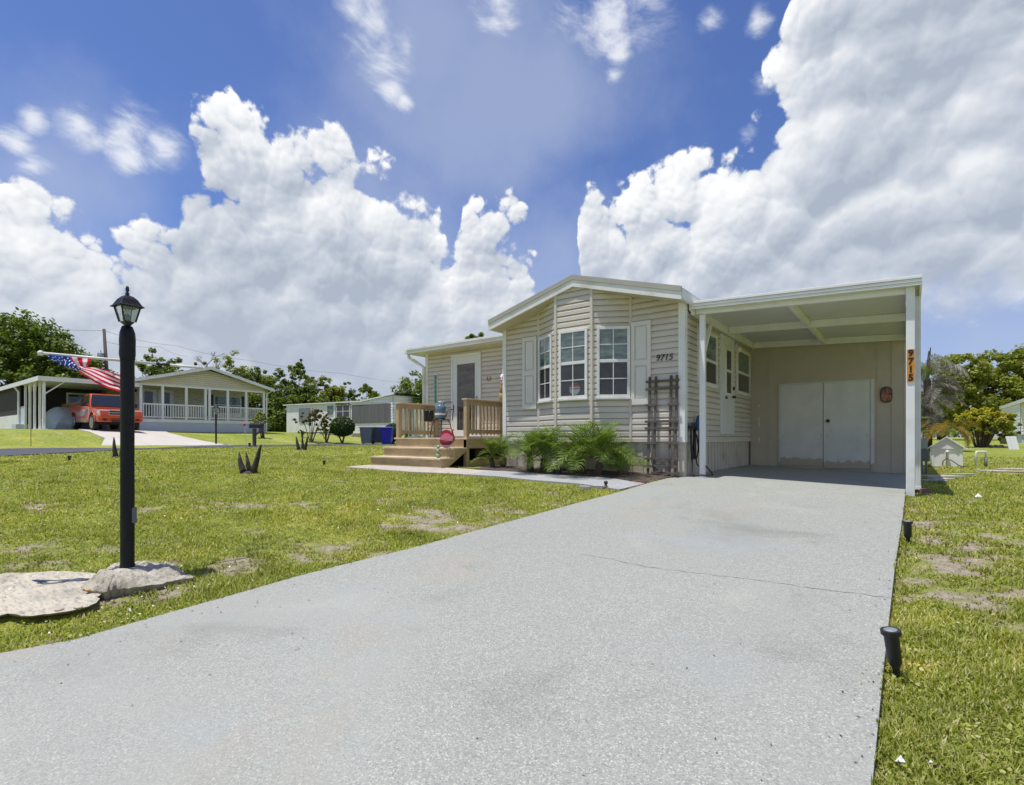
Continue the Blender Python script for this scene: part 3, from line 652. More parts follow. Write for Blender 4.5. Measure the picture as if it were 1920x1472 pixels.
# side wall under the carport: windows and door
O, a, n, l = frame2((XR_, YF), (XR_, YBK)); O = O+n*.021
window(home, O, a, n, 9.37-YF, 10.51-YF, 2.275, 3.27, grid=False, mid=2.74)
window(home, O, a, n, 12.0-YF, 13.13-YF, 2.275, 3.25, grid=False, mid=2.74)
d_ = MB(); d_.fbox(O,a,n,10.77-YF,11.75-YF,1.36,3.38,-.01,.03); dr_ = d_.build('door', M['door'], home, bevel=.004)
g_ = MB()
s0, s1 = 11.03-YF, 11.5-YF
g_.fbox(O,a,n,s0,s0+.05,2.16,3.14,.0305,.05); g_.fbox(O,a,n,s1-.05,s1,2.16,3.14,.0305,.05)
for z in (2.16, 2.64, 3.09): g_.fbox(O,a,n,s0+.05,s1-.05,z,z+.05,.0305,.05)
g_.build('window_frame', M['trim'], dr_)
g_ = MB(); g_.fbox(O,a,n,s0+.05,s1-.05,2.21,2.64,.0305,.04); g_.fbox(O,a,n,s0+.05,s1-.05,2.69,3.09,.0305,.04); g_.build('pane', M['panelow'], dr_)
g_ = MB(); g_.fbox(O,a,n,11.62-YF,11.68-YF,2.30,2.37,.0305,.055); g_.build('deadbolt', M['blackplastic'], dr_); g_ = MB(); g_.bar(Vector((XR_+.075,11.55,2.155)), Vector((XR_+.075,11.72,2.155)), .03, .05); g_.build('handle', M['blackplastic'], dr_); g_ = MB(); g_.fbox(O,a,n,11.03-YF,11.19-YF,2.09,2.135,.0305,.04); g_.build('mail_slot', M['blackplastic'], dr_)
pl = MB(); pl.fbox(O,a,n,11.86-YF,11.94-YF,3.15,3.33,0,.05); pl.sph((XR_+.10,11.90,3.2),.06,.06,.07); pl.build('porch_light', M['trim'], home, smooth=True)

# left wing
YW = 9.72; XWL = -10.32; ZWT = 3.55
wi = MB(); O, a, n, l = frame2((XWL, YW), (XL, YW)); siding(wi, O, a, n, [(0,ZS),(l,ZS),(l,ZWT),(0,ZWT)], ZS)
O2, a2, n2, l2 = frame2((XWL, YBK-3), (XWL, YW)); siding(wi, O2, a2, n2, [(0,ZS),(l2,ZS),(l2,ZWT),(0,ZWT)], ZS)
wi.build('wing_wall', M['siding'], home)
s_ = MB(); ribs(Vector((XWL+.03,YW+.03,0)), Vector((1,0,0)), Vector((0,-1,0)), l-.03, ZB-.1, ZS-.004); ribs(Vector((XWL+.03,YBK-3,0)), Vector((0,-1,0)), Vector((-1,0,0)), l2-.05, ZB-.1, ZS-.004); s_.build('wing_skirting', M['skirt'], home)
f_ = MB(); f_.box(XWL-.02, XWL+.085, YW-.035, YW+.06, ZS, ZWT-.005); f_.build('corner_trim', M['trim'], home, bevel=.004)
f_ = MB(); f_.box(XWL-.30, XL-.022, YW-.36, YBK-2.8, ZWT+.0, ZWT+.10); f_.build('wing_roof', M['roof'], home)
f_ = MB(); f_.box(XWL-.33, XL-.022, YW-.40, YW-.362, ZWT-.02, ZWT+.055); f_.box(XWL-.335, XL-.022, YW-.415, YW-.362, ZWT+.058, ZWT+.115); f_.build('wing_fascia', M['trim'], home, bevel=.004)
g_ = MB(); g_.box(XWL-.43, XWL-.332, YW-.405, YBK-2.8, ZWT-.02, ZWT+.11); gt = g_.build('gutter', M['trim'], home, bevel=.01)
g_ = MB(); g_.tube([(XWL-.38,YW-.30,ZWT-.0),(XWL-.38,YW-.29,ZWT-.10),(XWL-.22,YW-.15,ZWT-.24),(XWL-.06,YW-.05,ZWT-.36),(XWL-.06,YW-.05,.75)], .042, 8); g_.build('downspout', M['trim'], gt, smooth=True)
# deck door: white frame, full glass
d_ = MB(); dx0, dx1, dz0, dz1 = -9.36-XWL, -8.36-XWL, 1.32, 3.40
O = O+n*.021
d_.fbox(O,a,n,dx0,dx0+.055,dz0,dz1,-.01,.035); d_.fbox(O,a,n,dx1-.055,dx1,dz0,dz1,-.01,.035); d_.fbox(O,a,n,dx0+.055,dx1-.055,dz1-.055,dz1,-.01,.035)
fr = d_.build('door_frame', M['trim'], home, bevel=.004)
d_ = MB(); e0, e1 = dx0+.058, dx1-.058; st = .14
d_.fbox(O,a,n,e0,e0+st,dz0,dz1-.058,-.01,.025); d_.fbox(O,a,n,e1-st,e1,dz0,dz1-.058,-.01,.025); d_.fbox(O,a,n,e0+st,e1-st,dz1-.25,dz1-.058,-.01,.025); d_.fbox(O,a,n,e0+st,e1-st,dz0,dz0+.16,-.01,.025)
dd = d_.build('glass_door', M['door'], home, bevel=.004)
d_ = MB(); d_.fbox(O,a,n,e0+st,e1-st,dz0+.16,dz1-.25,-.008,.012); d_.build('pane', M['doorglass'], dd)
d_ = MB(); d_.sph((XWL+e1-.06, YW-.075, 2.28), .03,.035,.03); d_.build('handle', M['galv'], dd, smooth=True)

# ------------------------------------------------------------------ storage shed behind the carport
YS = 13.3
shed = thing('storage_shed', 'tan painted storage shed closing the back of the carport', 'shed', (-1.5, YS, .57))
f_ = MB(); f_.box(XR_+.015, -.02, YS, YS+.06, .53, 3.52); f_.box(-.08, -.02, YS+.061, YS+5, .45, 3.45); f_.box(XR_+.015, -.081, YS+4.94, YS+5, .5, 3.5); f_.build('wall', M['stucco'], shed)
f_ = MB(); f_.box(-.30,-.022,YS-.012,YS-.001,.56,3.36); f_.box(-.10,-.005,YS-.016,YS+.1,.56,3.36); f_.build('corner_board', M['stucco'], shed, bevel=.003)
for xs_ in (-2.62, -.54):
    f_ = MB(); f_.box(xs_-.006, xs_+.006, YS-.006, YS-.0005, .6, 3.34); f_.build('wall_seam', M['stucco'], shed)
for z0_, z1_ in ((1.55,1.78),(1.18,1.30),(.62,.64),(2.02,2.07)):
    f_ = MB(); f_.box(-2.83, -2.815, YS-.004, YS-.0005, z0_, z1_); f_.build('paint_fleck', M['trim'], shed)
d0, dm, d1, zt = -2.37, -1.508, -.665, 2.50
for nm, xa, xb, zb, y in (('door', d0, dm-.006, .665, YS-.03), ('door', dm+.004, d1, .63, YS-.045)):
    f_ = MB(); f_.box(xa, xb, y, YS-.001, zb, zt); dd = f_.build(nm, M['sheddoor'], shed, bevel=.003)
    if xa > -2:
        g_ = MB(); g_.lathe([(.004,-.03),(.036,-.028),(.036,-.01),(.02,0)], 0, 0, 12)
        for i, v in enumerate(g_.v): g_.v[i] = (xa+.085+v[0], y+v[2], 1.66+v[1])
        g_.build('knob', M['black'], dd, smooth=True)
    for px_, pz in ((xa+.05,1.36),(xb-.06,1.36),(xb-.05,1.32),(xa+.06,1.31)): g_ = MB(); g_.box(px_, px_+.018, y-.004, y-.0005, pz, pz+.018); g_.build('bolt', M['galv'], dd)
f_ = MB(); f_.box(d0-.035, d0-.004, YS-.022, YS-.001, .6, zt+.03); f_.box(d1+.012, d1+.075, YS-.024, YS-.001, .56, zt+.03); f_.box(d0-.003, d1+.011, YS-.02, YS-.001, zt+.004, zt+.03); f_.build('door_frame', M['sheddoor'], shed)

# ------------------------------------------------------------------ carport
YC, YCB, CL, CR = 8.85, 18.4, -2.98, .135
cpz = lambda x: 3.60-(x-CL)/(CR-CL)*.13        # roof top falls to the right
cport = thing('carport', 'white metal carport with a flat roof on two front posts', 'carport', (-1.4, 9.0, .6))
f_ = MB(); zA, zB = cpz(CL), cpz(CR)
f_.prism([(CL+.03,zA-.006),(CR-.03,zB-.006),(CR-.03,zB-.055),(CL+.03,zA-.055)], lambda u, v: (u,YC+.02,v), lambda u, v: (u,YCB,v)); f_.build('roof', M['roof'], cport)
f_ = MB(); f_.prism([(CL+.03,zA-.057),(CR-.03,zB-.057),(CR-.03,zB-.07),(CL+.03,zA-.07)], lambda u, v: (u,YC+.02,v), lambda u, v: (u,YS,v)); f_.build('ceiling', M['ceil'], cport)
f_ = MB()
for k, (t0, t1, o) in enumerate(((.0,.040,.02),(.044,.084,.012),(.088,.128,.004))):
    f_.prism([(CL,zA-t0),(CR,zB-t0),(CR,zB-t1),(CL,zA-t1)], lambda u, v, o=o: (u,YC-o,v), lambda u, v: (u,YC+.018,v))
f_.box(CR-.028, CR, YC+.019, YCB, zB-.128, zB)
f_.box(CL, CL+.028, YC+.019, 13.2, zA-.15, zA)
f_.build('fascia', M['white'], cport, bevel=.004)
BT = lambda x: 3.40-(x+2.95)/2.95*.13          # underside of the beams
def xbeam(y0, y1, x0=-2.91, x1=-.05, top=None):
    g = MB(); g.prism([(x0,BT(x0)),(x1,BT(x1)),(x1,BT(x1)+.13),(x0,BT(x0)+.13)], lambda u, v: (u,y0,v), lambda u, v: (u,y1,v)); g.build('beam', M['white'], cport, bevel=.004)
xbeam(8.97, 9.03); xbeam(11.0, 11.06); xbeam(13.18, 13.24)
for x0, x1, ya, yb, dz in ((-2.98,-2.915,8.93,13.28,.0),(-.045,.03,8.93,13.29,0),(-1.52,-1.46,9.035,10.995,.015),(-1.52,-1.46,11.065,13.175,.015)):
    g = MB(); zz = BT((x0+x1)/2)-.008; g.box(x0, x1, ya, yb, zz+dz, zz+.135); g.build('beam', M['white'], cport, bevel=.004)
f_ = MB(); f_.box(-2.84,-2.75,8.955,9.045,.60,3.385); f_.build('post', M['white'], cport, bevel=.006)
f_ = MB(); f_.box(-.04,.058,8.94,9.04,.44,BT(0)+.1); pR = f_.build('post', M['white'], cport, bevel=.006)
f_ = MB(); f_.box(-.044,.062,8.937,9.043,BT(0)-.16,BT(0)-.115); f_.build('post_bracket', M['white'], cport)
f_ = MB(); f_.bar((-2.79,9.06,2.75),(-2.82,9.55,3.36),.05,.06); f_.build('brace', M['white'], cport, bevel=.004)
# ribbed downspout at the right
f_ = MB()
X0, X1 = .02, .128; y0 = 9.36
for k in range(9):
    f_.box(X0+k*.012, X0+k*.012+.0115, y0-(.008 if k % 2 else 0), y0+.07, .60, 3.30)
f_.box(X0-.004,X1+.004,y0-.014,y0+.075,.56,.60)
f_.build('downspout', M['white'], cport)
# vertical number plates 9 7 1 5
for k, ch in enumerate('9715'):
    z1 = 2.50-k*.112
    f_ = MB(); f_.box(-.028,.055,8.928,8.9385,z1-.108,z1); np_ = f_.build('number_plate', M['orangeplate'], cport, bevel=.001)
    textmesh('figure', ch, .118, M['black'], np_, (.0135, 8.9265, z1-.054), (R_(90),0,0), .002, .95, 0, .006)
    
# wall plaque on the shed
pq = MB(); c = Vector((-.385, YS-.02, 2.185)); ov = lambda k, rx, rz: [(c.x+rx*np.sign(math.cos(t))*abs(math.cos(t))**.7, c.z+rz*np.sign(math.sin(t))*abs(math.sin(t))**.7) for t in np.linspace(0, 2*math.pi, 28, endpoint=False)]
m, nt, b = newmat('glazed_plaque'); M['plaque'] = m
r = ramp(nt, noise(nt, 9, 3, .6, dist=1.0), [(.30, (.01,.012,.03)), (.42, (.06,.02,.008)), (.52, (.30,.075,.012)), (.6, (.40,.14,.02)), (.68, (.03,.05,.05)), (.8, (.01,.01,.02))]); L(nt, r.outputs[0], b.inputs['Base Color']); b.inputs['Roughness'].default_value = .25
root = thing('wall_plaque', 'oval dark plaque with an orange design beside the shed doors', 'plaque', c)
M['navyr'] = pm('dark_rim', (.012,.013,.028), .4, .2, 8)
pq.prism(ov(0, .105, .165), lambda u, v: (u, c.y-.012, v), lambda u, v: (u, c.y+.018, v)); pq.build('rim', M['navyr'], root, bevel=.004)
pq = MB(); pq.prism(ov(0, .088, .145), lambda u, v: (u, c.y-.022, v), lambda u, v: (u, c.y-.0125, v)); pq.build('plate', m, root, bevel=.004)

# ------------------------------------------------------------------ timber deck with steps
DX0, DX1, DY0, DY1, DZ = -9.93, -7.60, 8.33, 9.68, 1.29
deck = thing('wooden_deck', 'tan timber deck with steps and railings before the glass door', 'deck', (-8.77, 8.9, .65))
f_ = MB(); n_ = 10; bw = (DY1-DY0)/n_
for k in range(n_): f_.box(DX0-.03, DX1+.03, DY0-.03+k*bw, DY0-.03+(k+1)*bw-.006, DZ-.035, DZ)
f_.build('deck_boards', M['woodtop'], deck, bevel=.003)
f_ = MB(); f_.box(DX0,DX1,DY0,DY0+.04,DZ-.23,DZ-.037); f_.box(DX0,DX0+.04,DY0+.041,DY1,DZ-.23,DZ-.037); f_.box(DX1-.04,DX1,DY0+.041,DY1,DZ-.23,DZ-.037); f_.build('rim_joist', M['wood'], deck, bevel=.003)
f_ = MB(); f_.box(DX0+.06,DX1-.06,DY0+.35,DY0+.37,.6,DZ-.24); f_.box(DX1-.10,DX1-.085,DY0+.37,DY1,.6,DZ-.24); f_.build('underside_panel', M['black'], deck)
f_ = MB(); f_.box(DX1-.045,DX1-.001,DY0+.10,DY1,.62,.80); f_.build('ground_beam', M['wood'], deck, bevel=.003)
def rail(x, label=None):
    r_ = MB()
    r_.box(x-.045,x+.045,DY0-.0,DY0+.09,.62 if x > -8.5 else DZ+.001,DZ+.82)
    r_.build('railing_post', M['wood'], deck, bevel=.004)
    r_ = MB(); r_.box(x-.045,x+.045,DY1-.12,DY1-.03,DZ+.001,DZ+.82); r_.build('railing_post', M['wood'], deck, bevel=.004)
    r_ = MB(); r_.box(x-.07,x+.07,DY0-.03,DY1-.01,DZ+.821,DZ+.855); r_.build('handrail', M['woodtop'], deck, bevel=.004)
    r_ = MB(); r_.box(x-.02,x+.02,DY0+.091,DY1-.121,DZ+.72,DZ+.82); r_.box(x-.02,x+.02,DY0+.091,DY1-.121,DZ+.09,DZ+.18); r_.build('railing_beam', M['wood'], deck, bevel=.003)
    n = 9
    for k in range(n):
        y = DY0+.09+(DY1-DY0-.21)*(k+.5)/n; b_ = MB(); b_.box(x-.055,x-.021,y-.02,y+.02,DZ+.06,DZ+.82); b_.build('baluster', M['wood'], deck, bevel=.002)
rail(DX0+.06); rail(DX1-.05)
for k, (z, yf, yb) in enumerate(((.868,7.56,7.95),(1.075,7.94,8.33))):
    f_ = MB(); f_.box(DX0+.02,DX1+.0,yf-.03,yb-.06,z-.035,z); f_.box(DX0+.02,DX1,yb-.054,yb+.02,z-.035,z); f_.build('tread', M['woodtop'], deck, bevel=.003)
    f_ = MB(); f_.box(DX0+.05,DX1-.05,yf,yf+.035,z-.215 if k else z-.20,z-.037); f_.build('riser', M['wood'], deck, bevel=.003)
for x in (DX0+.05, DX1-.045):
    f_ = MB(); f_.yz([(7.555,.665),(7.72,.645),(8.329,1.0),(8.329,1.036),(7.95,1.036),(7.95,.83),(7.555,.83)], x, x+.042); f_.build('stringer', M['wood'], deck, bevel=.003)
# ------------------------------------------------------------------ things at the house
# trellis leaning on the wall
tr = thing('trellis', 'weathered brown wooden trellis leaning on the wall below the house number', 'trellis', (-3.37, 8.6, .64))
ty = lambda z: 8.62+(z-.62)/1.75*.085
for x in (-3.615,-3.505,-3.235,-3.135):
    g = MB(); g.bar((x, ty(.62), .62), (x, ty(2.36), 2.36), .042, .02, up=(0,1,0)); g.build('upright_slat', M['oldwood'], tr, bevel=.002)
for z, x0, x1 in ((2.27,-3.68,-3.085),(2.14,-3.68,-3.085),(1.86,-3.68,-3.46),(1.86,-3.28,-3.085),(1.575,-3.68,-3.085),(1.455,-3.68,-3.085),(1.20,-3.68,-3.46),(1.20,-3.28,-3.085),(.93,-3.68,-3.085),(1.04+.2,-3.68,-3.68+.001),(.80,-3.68,-3.085),(.69,-3.55,-3.085)):
    if x1-x0 < .05: continue
    g = MB(); g.bar((x0, ty(z)-.021, z), (x1, ty(z)-.021, z), .02, .04); g.build('cross_slat', M['oldwood'], tr, bevel=.002)
hp = [(-3.37+.17*math.cos(t), 8.585, .93+.17*math.sin(t)) for t in np.linspace(R_(-10), R_(-170), 20)]
hp = [(hp[0][0], 8.585, 1.12)]+hp+[(hp[-1][0], 8.585, 1.12)]
g = MB(); g.tube(hp, .008, 6); o = g.build('wire_hoop', M['wire'], None, smooth=True); tag(o, 'thin dark wire hoop hanging low on the trellis', 'hoop')

# hose on its hanger beside the corner
hs = thing('garden_hose', 'black hose looped on a wall hanger by the left carport post', 'hose', (-2.95, 8.95, .66))
X = -2.955
g = MB(); g.box(-3.016,-2.93,8.86,9.06,1.44,1.50); g.box(-2.95,-2.93,8.86,9.06,1.501,1.55); g.build('hanger', M['blackplastic'], hs, bevel=.006)
def loop(y0, y1, zt, zb, x, k=0):
    pts = []
    for i in range(17):
        t = i/16; a = math.pi*t
        pts.append((x+.012*math.sin(5*t+k), (y0+y1)/2-(y1-y0)/2*math.cos(a), zt-(zt-zb)*math.sin(a)**.55))
    return pts
for k, (y0, y1, zb, x) in enumerate(((8.86,9.10,.93,-2.945),(8.88,9.06,.90,-2.965),(9.02,9.24,.92,-2.94),(9.04,9.44,.80,-2.93),(8.90,9.02,.96,-2.955))):
    g = MB(); g.tube(loop(y0, y1, 1.49, zb, x, k), .011, 7); g.build('coil', M['hose'], hs, smooth=True)
g = MB(); g.tube([(-2.93,8.87,.95),(-2.92,8.85,.80),(-2.91,8.82,.69),(-2.84,8.80,.672),(-2.70,8.83,.668),(-2.62,8.95,.668),(-2.66,9.05,.70),(-2.78,9.0,.85),(-2.86,9.02,1.05),(-2.90,9.0,1.35)], .0125, 7); g.build('trailing_end', M['hose'], hs, smooth=True)
g = MB(); g.tube([(-2.93,8.90,.80),(-2.92,8.92,.86)], .022, 8); g.build('coupling', M['galv'], hs)
g = MB(); g.tube([(-2.95,9.18,1.42),(-2.95,9.20,1.55),(-2.95,9.25,1.66),(-2.95,9.31,1.69)], [.035,.04,.028,.012], 8); o = g.build('blue_nozzle', M['blueplastic'], None, smooth=True); tag(o, 'blue plastic nozzle above the looped black hose', 'nozzle')

# things on the wing wall
o = thing('wall_ornament', 'tall teal strip ornament hanging left of the glass door', 'ornament', (-9.93, YW-.03, 2.4))
g = MB(); g.box(-9.985,-9.875,YW-.045,YW-.015,2.16,2.98); g.build('backing', M['trim'], o, bevel=.003)
g = MB()
for k in range(6): g.box(-9.97,-9.89,YW-.058,YW-.0455,2.20+k*.125,2.20+k*.125+.115)
g.build('tile', M['teal'], o, bevel=.004)
hsu = [( -8.12+.05*math.cos(t), YW-.03, 2.73+.06*math.sin(t)) for t in np.linspace(R_(130), R_(410), 14)]
g = MB(); g.tube(hsu, .011, 6); o = g.build('horseshoe', M['tan'], None, smooth=True); tag(o, 'small rusty horseshoe fixed right of the glass door', 'horseshoe')
# carved totem on the railing corner
o = thing('carved_totem', 'tan and yellow carved totem standing by the railing end', 'carving', (-7.50, 9.45, 2.15))
cx, cy = -7.50, 9.45
g = MB(); g.lathe([(.05,2.15),(.07,2.18),(.075,2.28),(.06,2.33)], cx, cy, 10); g.build('block', M['yellowp'], o, smooth=True)
g = MB(); g.lathe([(.06,2.331),(.075,2.36),(.08,2.48),(.06,2.54)], cx+.01, cy, 10); g.build('block', M['tan'], o, smooth=True)
g = MB(); g.lathe([(.055,2.541),(.075,2.58),(.08,2.68),(.05,2.76),(.02,2.78)], cx+.02, cy, 10); hd = g.build('head', M['cloth'], o, smooth=True)
g = MB(); 
for dx in (-.03,.035): g.sph((cx+.02+dx, cy-.075, 2.67), .018,.012,.022,8,6)
g.build('eye', M['black'], hd); g = MB(); g.sph((cx+.02,cy-.078,2.605),.045,.014,.015,8,6); g.build('mouth', M['redmetal'], hd)

# chair with a water jug on it
ch = thing('patio_chair', 'black wire patio chair on the deck under a water jug', 'chair', (-9.02, 9.0, DZ)); cx, cy = -9.02, 8.98; zs = DZ+.42
g = MB(); g.lathe([(.0,zs),(.20,zs),(.215,zs+.01),(.20,zs+.022),(0,zs+.022)], cx, cy, 20, cap=False); g.build('seat', M['black'], ch, smooth=True)
for a in (45,135,225,315):
    c_, s_ = math.cos(R_(a)), math.sin(R_(a)); g = MB(); g.tube([(cx+.16*c_,cy+.16*s_,zs-.004),(cx+.21*c_,cy+.21*s_,zs-.08),(cx+.24*c_,cy+.24*s_,DZ+.2),(cx+.28*c_,cy+.28*s_,DZ+.005)], .011, 6); g.build('leg', M['black'], ch, smooth=True)
for s_ in (-1,1):
    g = MB(); g.tube([(cx+s_*.19,cy-.12,zs),(cx+s_*.30,cy-.14,zs+.1),(cx+s_*.31,cy-.1,zs+.24),(cx+s_*.28,cy+.1,zs+.26),(cx+s_*.2,cy+.2,zs+.24)], .010, 6); g.build('armrest', M['black'], ch, smooth=True)
g = MB(); g.tube([(cx-.2,cy+.17,zs),(cx-.21,cy+.21,zs+.35),(cx-.12,cy+.23,zs+.46),(cx+.12,cy+.23,zs+.46),(cx+.21,cy+.21,zs+.35),(cx+.2,cy+.17,zs)], .012, 6); g.build('backrest', M['black'], ch, smooth=True)
jg = thing('water_jug', 'big translucent blue water jug standing on the patio chair', 'jug', (cx, cy, zs+.023)); z = zs+.024
g = MB(); g.lathe([(.10,z),(.128,z+.012),(.132,z+.05),(.126,z+.075),(.132,z+.10),(.132,z+.15),(.126,z+.17),(.132,z+.20),(.132,z+.28),(.12,z+.32),(.07,z+.36),(.032,z+.38),(.030,z+.40)], cx-.02, cy-.02, 24); g.build('bottle', M['jug'], jg, smooth=True)
g = MB(); g.lathe([(.036,z+.401),(.036,z+.435),(.03,z+.44)], cx-.02, cy-.02, 16); g.build('cap', M['cloth'], jg, smooth=True)
g = MB(); g.lathe([(.1335,z+.102),(.1335,z+.148)], cx-.02, cy-.02, 24, cap=False); g.build('label_band', M['cloth'], jg, smooth=True)
o = thing('hanging_box', 'small black box hung on the railing behind the water jug', 'box', (-9.80, 9.25, 1.72))
g = MB(); g.box(-9.80,-9.72,9.13,9.40,1.70,1.98); g.build('case', M['blackplastic'], o, bevel=.01); g = MB(); g.box(-9.7195,-9.712,9.16,9.37,1.73,1.95); g.build('grille', M['screen'], o)
o = thing('planter_tray', 'low dark tray with grey green sprigs at the deck railing', 'planter', (-9.75, 8.62, DZ)); g = MB(); g.box(-9.82,-9.35,8.50,8.68,DZ+.001,DZ+.035); g.build('tray', M['greyplastic'], o, bevel=.008)
g = MB()
for k in range(60):
    x, y = random.uniform(-9.8,-9.37), random.uniform(8.52,8.66); a = random.uniform(0,6.3); g.add([(x,y,DZ+.036),(x+.012,y+.01,DZ+.036),(x+.03*math.cos(a),y+.03*math.sin(a),DZ+random.uniform(.06,.11))],[(0,1,2)])
g.build('sprigs', M['greenmetal'], o)
# flamingo yard ornament on the steps
fx, fy = -7.72, 7.86
fl = thing('flamingo_ornament', 'pink and red metal flamingo ornament standing on the deck steps', 'ornament', (fx, fy, .87))
cth = R_(33); ux, uy = math.cos(cth), math.sin(cth)   # the flat bird faces the lawn
def FP(u, v, w=0): return (fx+ux*u+uy*w, fy+uy*u-ux*w, .87+v)
def disc(u, v, ru, rv, t0, t1, w0, w1, nm, mt, par, n=20):
    g = MB(); pl_ = [(u+ru*math.cos(t), v+rv*math.sin(t)) for t in np.linspace(R_(t0), R_(t1), n)]
    g.prism(pl_, lambda a, b: FP(a, b, w0), lambda a, b: FP(a, b, w1)); return g.build(nm, mt, par)
disc(-.02,.40,.145,.19,18,162,-.01,.012,'back_feathers',M['redmetal'],fl); bd = disc(-.02,.36,.135,.155,0,180,.0125,.03,'wing',M['pinkmetal'],fl)
disc(-.02,.355,.14,.10,180,360,-.01,.012,'belly',M['navymetal'],fl); disc(-.02,.27,.085,.07,180,360,-.008,.014,'tail',M['pinkmetal'],fl)
disc(-.03,.36,.13,.045,150,330,.0305,.036,'sash',M['redmetal'],fl)
disc(-.015,.36,.022,.022,0,340,.0365,.042,'rosette',M['copperp'],fl)
g = MB(); g.tube([FP(.11,.33),FP(.145,.42),FP(.12,.50),FP(.105,.56),FP(.13,.60),FP(.14,.575)], [.025,.022,.014,.013,.018,.006], 8); g.build('neck', M['redmetal'], fl, smooth=True)
for u in (.0,.05): g = MB(); g.tube([FP(u,.0),FP(u,.22)], .006, 6); g.build('leg', M['galv'], fl)
rt = thing('stacked_frogs', 'three pale green stacked figures on the steps below the flamingo', 'ornament', (-7.86,7.73,.87))
for k, (z_, r_) in enumerate(((.05,.062),(.145,.052),(.235,.042))):
    g = MB(); g.sph((-7.86,7.73,.868+z_),r_,r_*.9,r_*.85,12,8,jit=.05); bdy = g.build('figure', M['greenmetal'], rt, smooth=True)
    g = MB(); g.tube([(-7.86-r_,7.71,.868+z_+.01),(-7.86-r_*1.2,7.66,.868+z_-.01)], .012, 6); g.tube([(-7.86+r_,7.71,.868+z_+.01),(-7.86+r_*1.2,7.66,.868+z_-.01)], .012, 6); g.build('arm', M['greenmetal'], bdy)

# ------------------------------------------------------------------ lamp post, stone base and pad
def rock_mesh(outline, top, zb, n=10, amp=.03, seed=1, rim=.06):
    """a low boulder: rings shrinking from the ground outline up to a crown"""
    g = MB(); k = len(outline); cx = sum(p[0] for p in outline)/k; cy = sum(p[1] for p in outline)/k; o = 0
    tx, ty_, tz_ = top
    for i in range(n+1):
        t = i/n
        for (x, y) in outline:
            q = .90 if i == 0 else (1.0 if i == 1 else max(.04, 1-(i-1)/(n-1)))
            px, py = tx+(x-tx)*q, ty_+(y-ty_)*q
            nz_ = ((float(fbm(np.array(px*6.0), np.array(py*6.0), seed))-.5)*2.0+abs(float(fbm(np.array(px*15.0+t*3), np.array(py*15.0), seed+5))-.5)*-1.6+.25)*amp*(math.sin(math.pi*min(t+.15,1)))
            zz = zb if i == 0 else zb+rim+(tz_-zb-rim)*(1-q**1.9)+nz_*(.35 if i == 1 else 1)
            g.v.append((px, py, zz))
    for i in range(n):
        for j in range(k): a, b = i*k+j, i*k+(j+1) % k; g.f.append((a, b, b+k, a+k)); g.m.append(0)
    g.f.append(tuple(n*k+j for j in range(k))); g.m.append(0)
    return g
LB = Vector((-4.95, 1.43, .27))
zrk = float(tz(-4.9,1.4))
outl = [hit(x, y, lambda a, b: tz(a, b)+.01)[:2] for x, y in ((150,1112),(172,1120),(196,1124),(225,1116),(262,1109),(300,1101),(335,1092),(361,1087),(356,1079),(340,1068),(318,1062),(290,1060),(262,1058),(235,1064),(205,1076),(172,1092),(158,1101))]
def dens(o, m=3):
    r = []
    for i in range(len(o)):
        a, b = np.array(o[i]), np.array(o[(i+1) % len(o)])
        for j in range(m): r.append(tuple(a+(b-a)*j/m+rng.normal(0,.008,2)))
    return r
rk = rock_mesh(dens(outl, 5), (LB.x+.02, LB.y-.02, LB.z), zrk-.03, 22, .075, 4).build('lamp_base_rock', M['rock'], None, smooth=True, autos=38)
tag(rk, 'rough cast stone mound around the foot of the lamp post', 'rock')
padl = [hit(x, y)[:2] for x, y in ((-160,1130),(-60,1100),(0,1084),(60,1081),(110,1079),(150,1078),(185,1078),(225,1080),(225,1100),(200,1112),(186,1124),(186,1133),(182,1142),(150,1152),(110,1160),(60,1165),(10,1163),(-60,1180),(-200,1230))]
pdm = rock_mesh(dens(padl), (-5.7,.95,zrk+.075), zrk-.06, 14, .022, 9, .075); 
for i, (x, y, z) in enumerate(pdm.v): pdm.v[i] = (x, y, min(z, tz(x, y)+.04+.018*(float(fbm(np.array(x*9.0), np.array(y*5.0), 2))-.5)))
pd_ = pdm.build('stone_pad', M['pad'], None, smooth=True, autos=40); tag(pd_, 'flat cream stone slab beside the lamp post mound', 'stone')
from mathutils.bvhtree import BVHTree
M['puddle'] = pm('wet_stone', (.02,.025,.04), .08, .2, 8, spec=.6)
_bv = [BVHTree.FromPolygons([v.co for v in o.data.vertices], [tuple(p.vertices) for p in o.data.polygons]) for o in (pd_, rk)]
def topz(x, y): return max([h[0].z for h in (b.ray_cast(Vector((x,y,5)), Vector((0,0,-1))) for b in _bv) if h[0]] or [tz(x,y)])
for k, (px, py, ru, rv) in enumerate(((100,1091,.15,.045),(156,1087,.09,.03))):
    c = hit(px, py, lambda a, b: topz(float(a), float(b))); g = MB(); n = 30; rings = []
    for q in ((.42,.7,1.0) if k == 0 else (.05,.55,1.0)):
        ring = []
        for j in range(n):
            t = 2*math.pi*j/n; w = q*(1+.22*math.sin(3*t+k)+.10*math.sin(7*t)); x = c[0]+ru*w*math.cos(t)*math.cos(TH)-rv*w*math.sin(t)*math.sin(TH); y = c[1]+ru*w*math.cos(t)*math.sin(TH)+rv*w*math.sin(t)*math.cos(TH); ring.append((x, y, topz(x, y)+.003))
        rings.append(ring)
    g.add(sum(rings, []), [(r_*n+i, r_*n+(i+1) % n, (r_+1)*n+(i+1) % n, (r_+1)*n+i) for r_ in range(2) for i in range(n)])
    struct(g.build('puddle', M['puddle'], None))
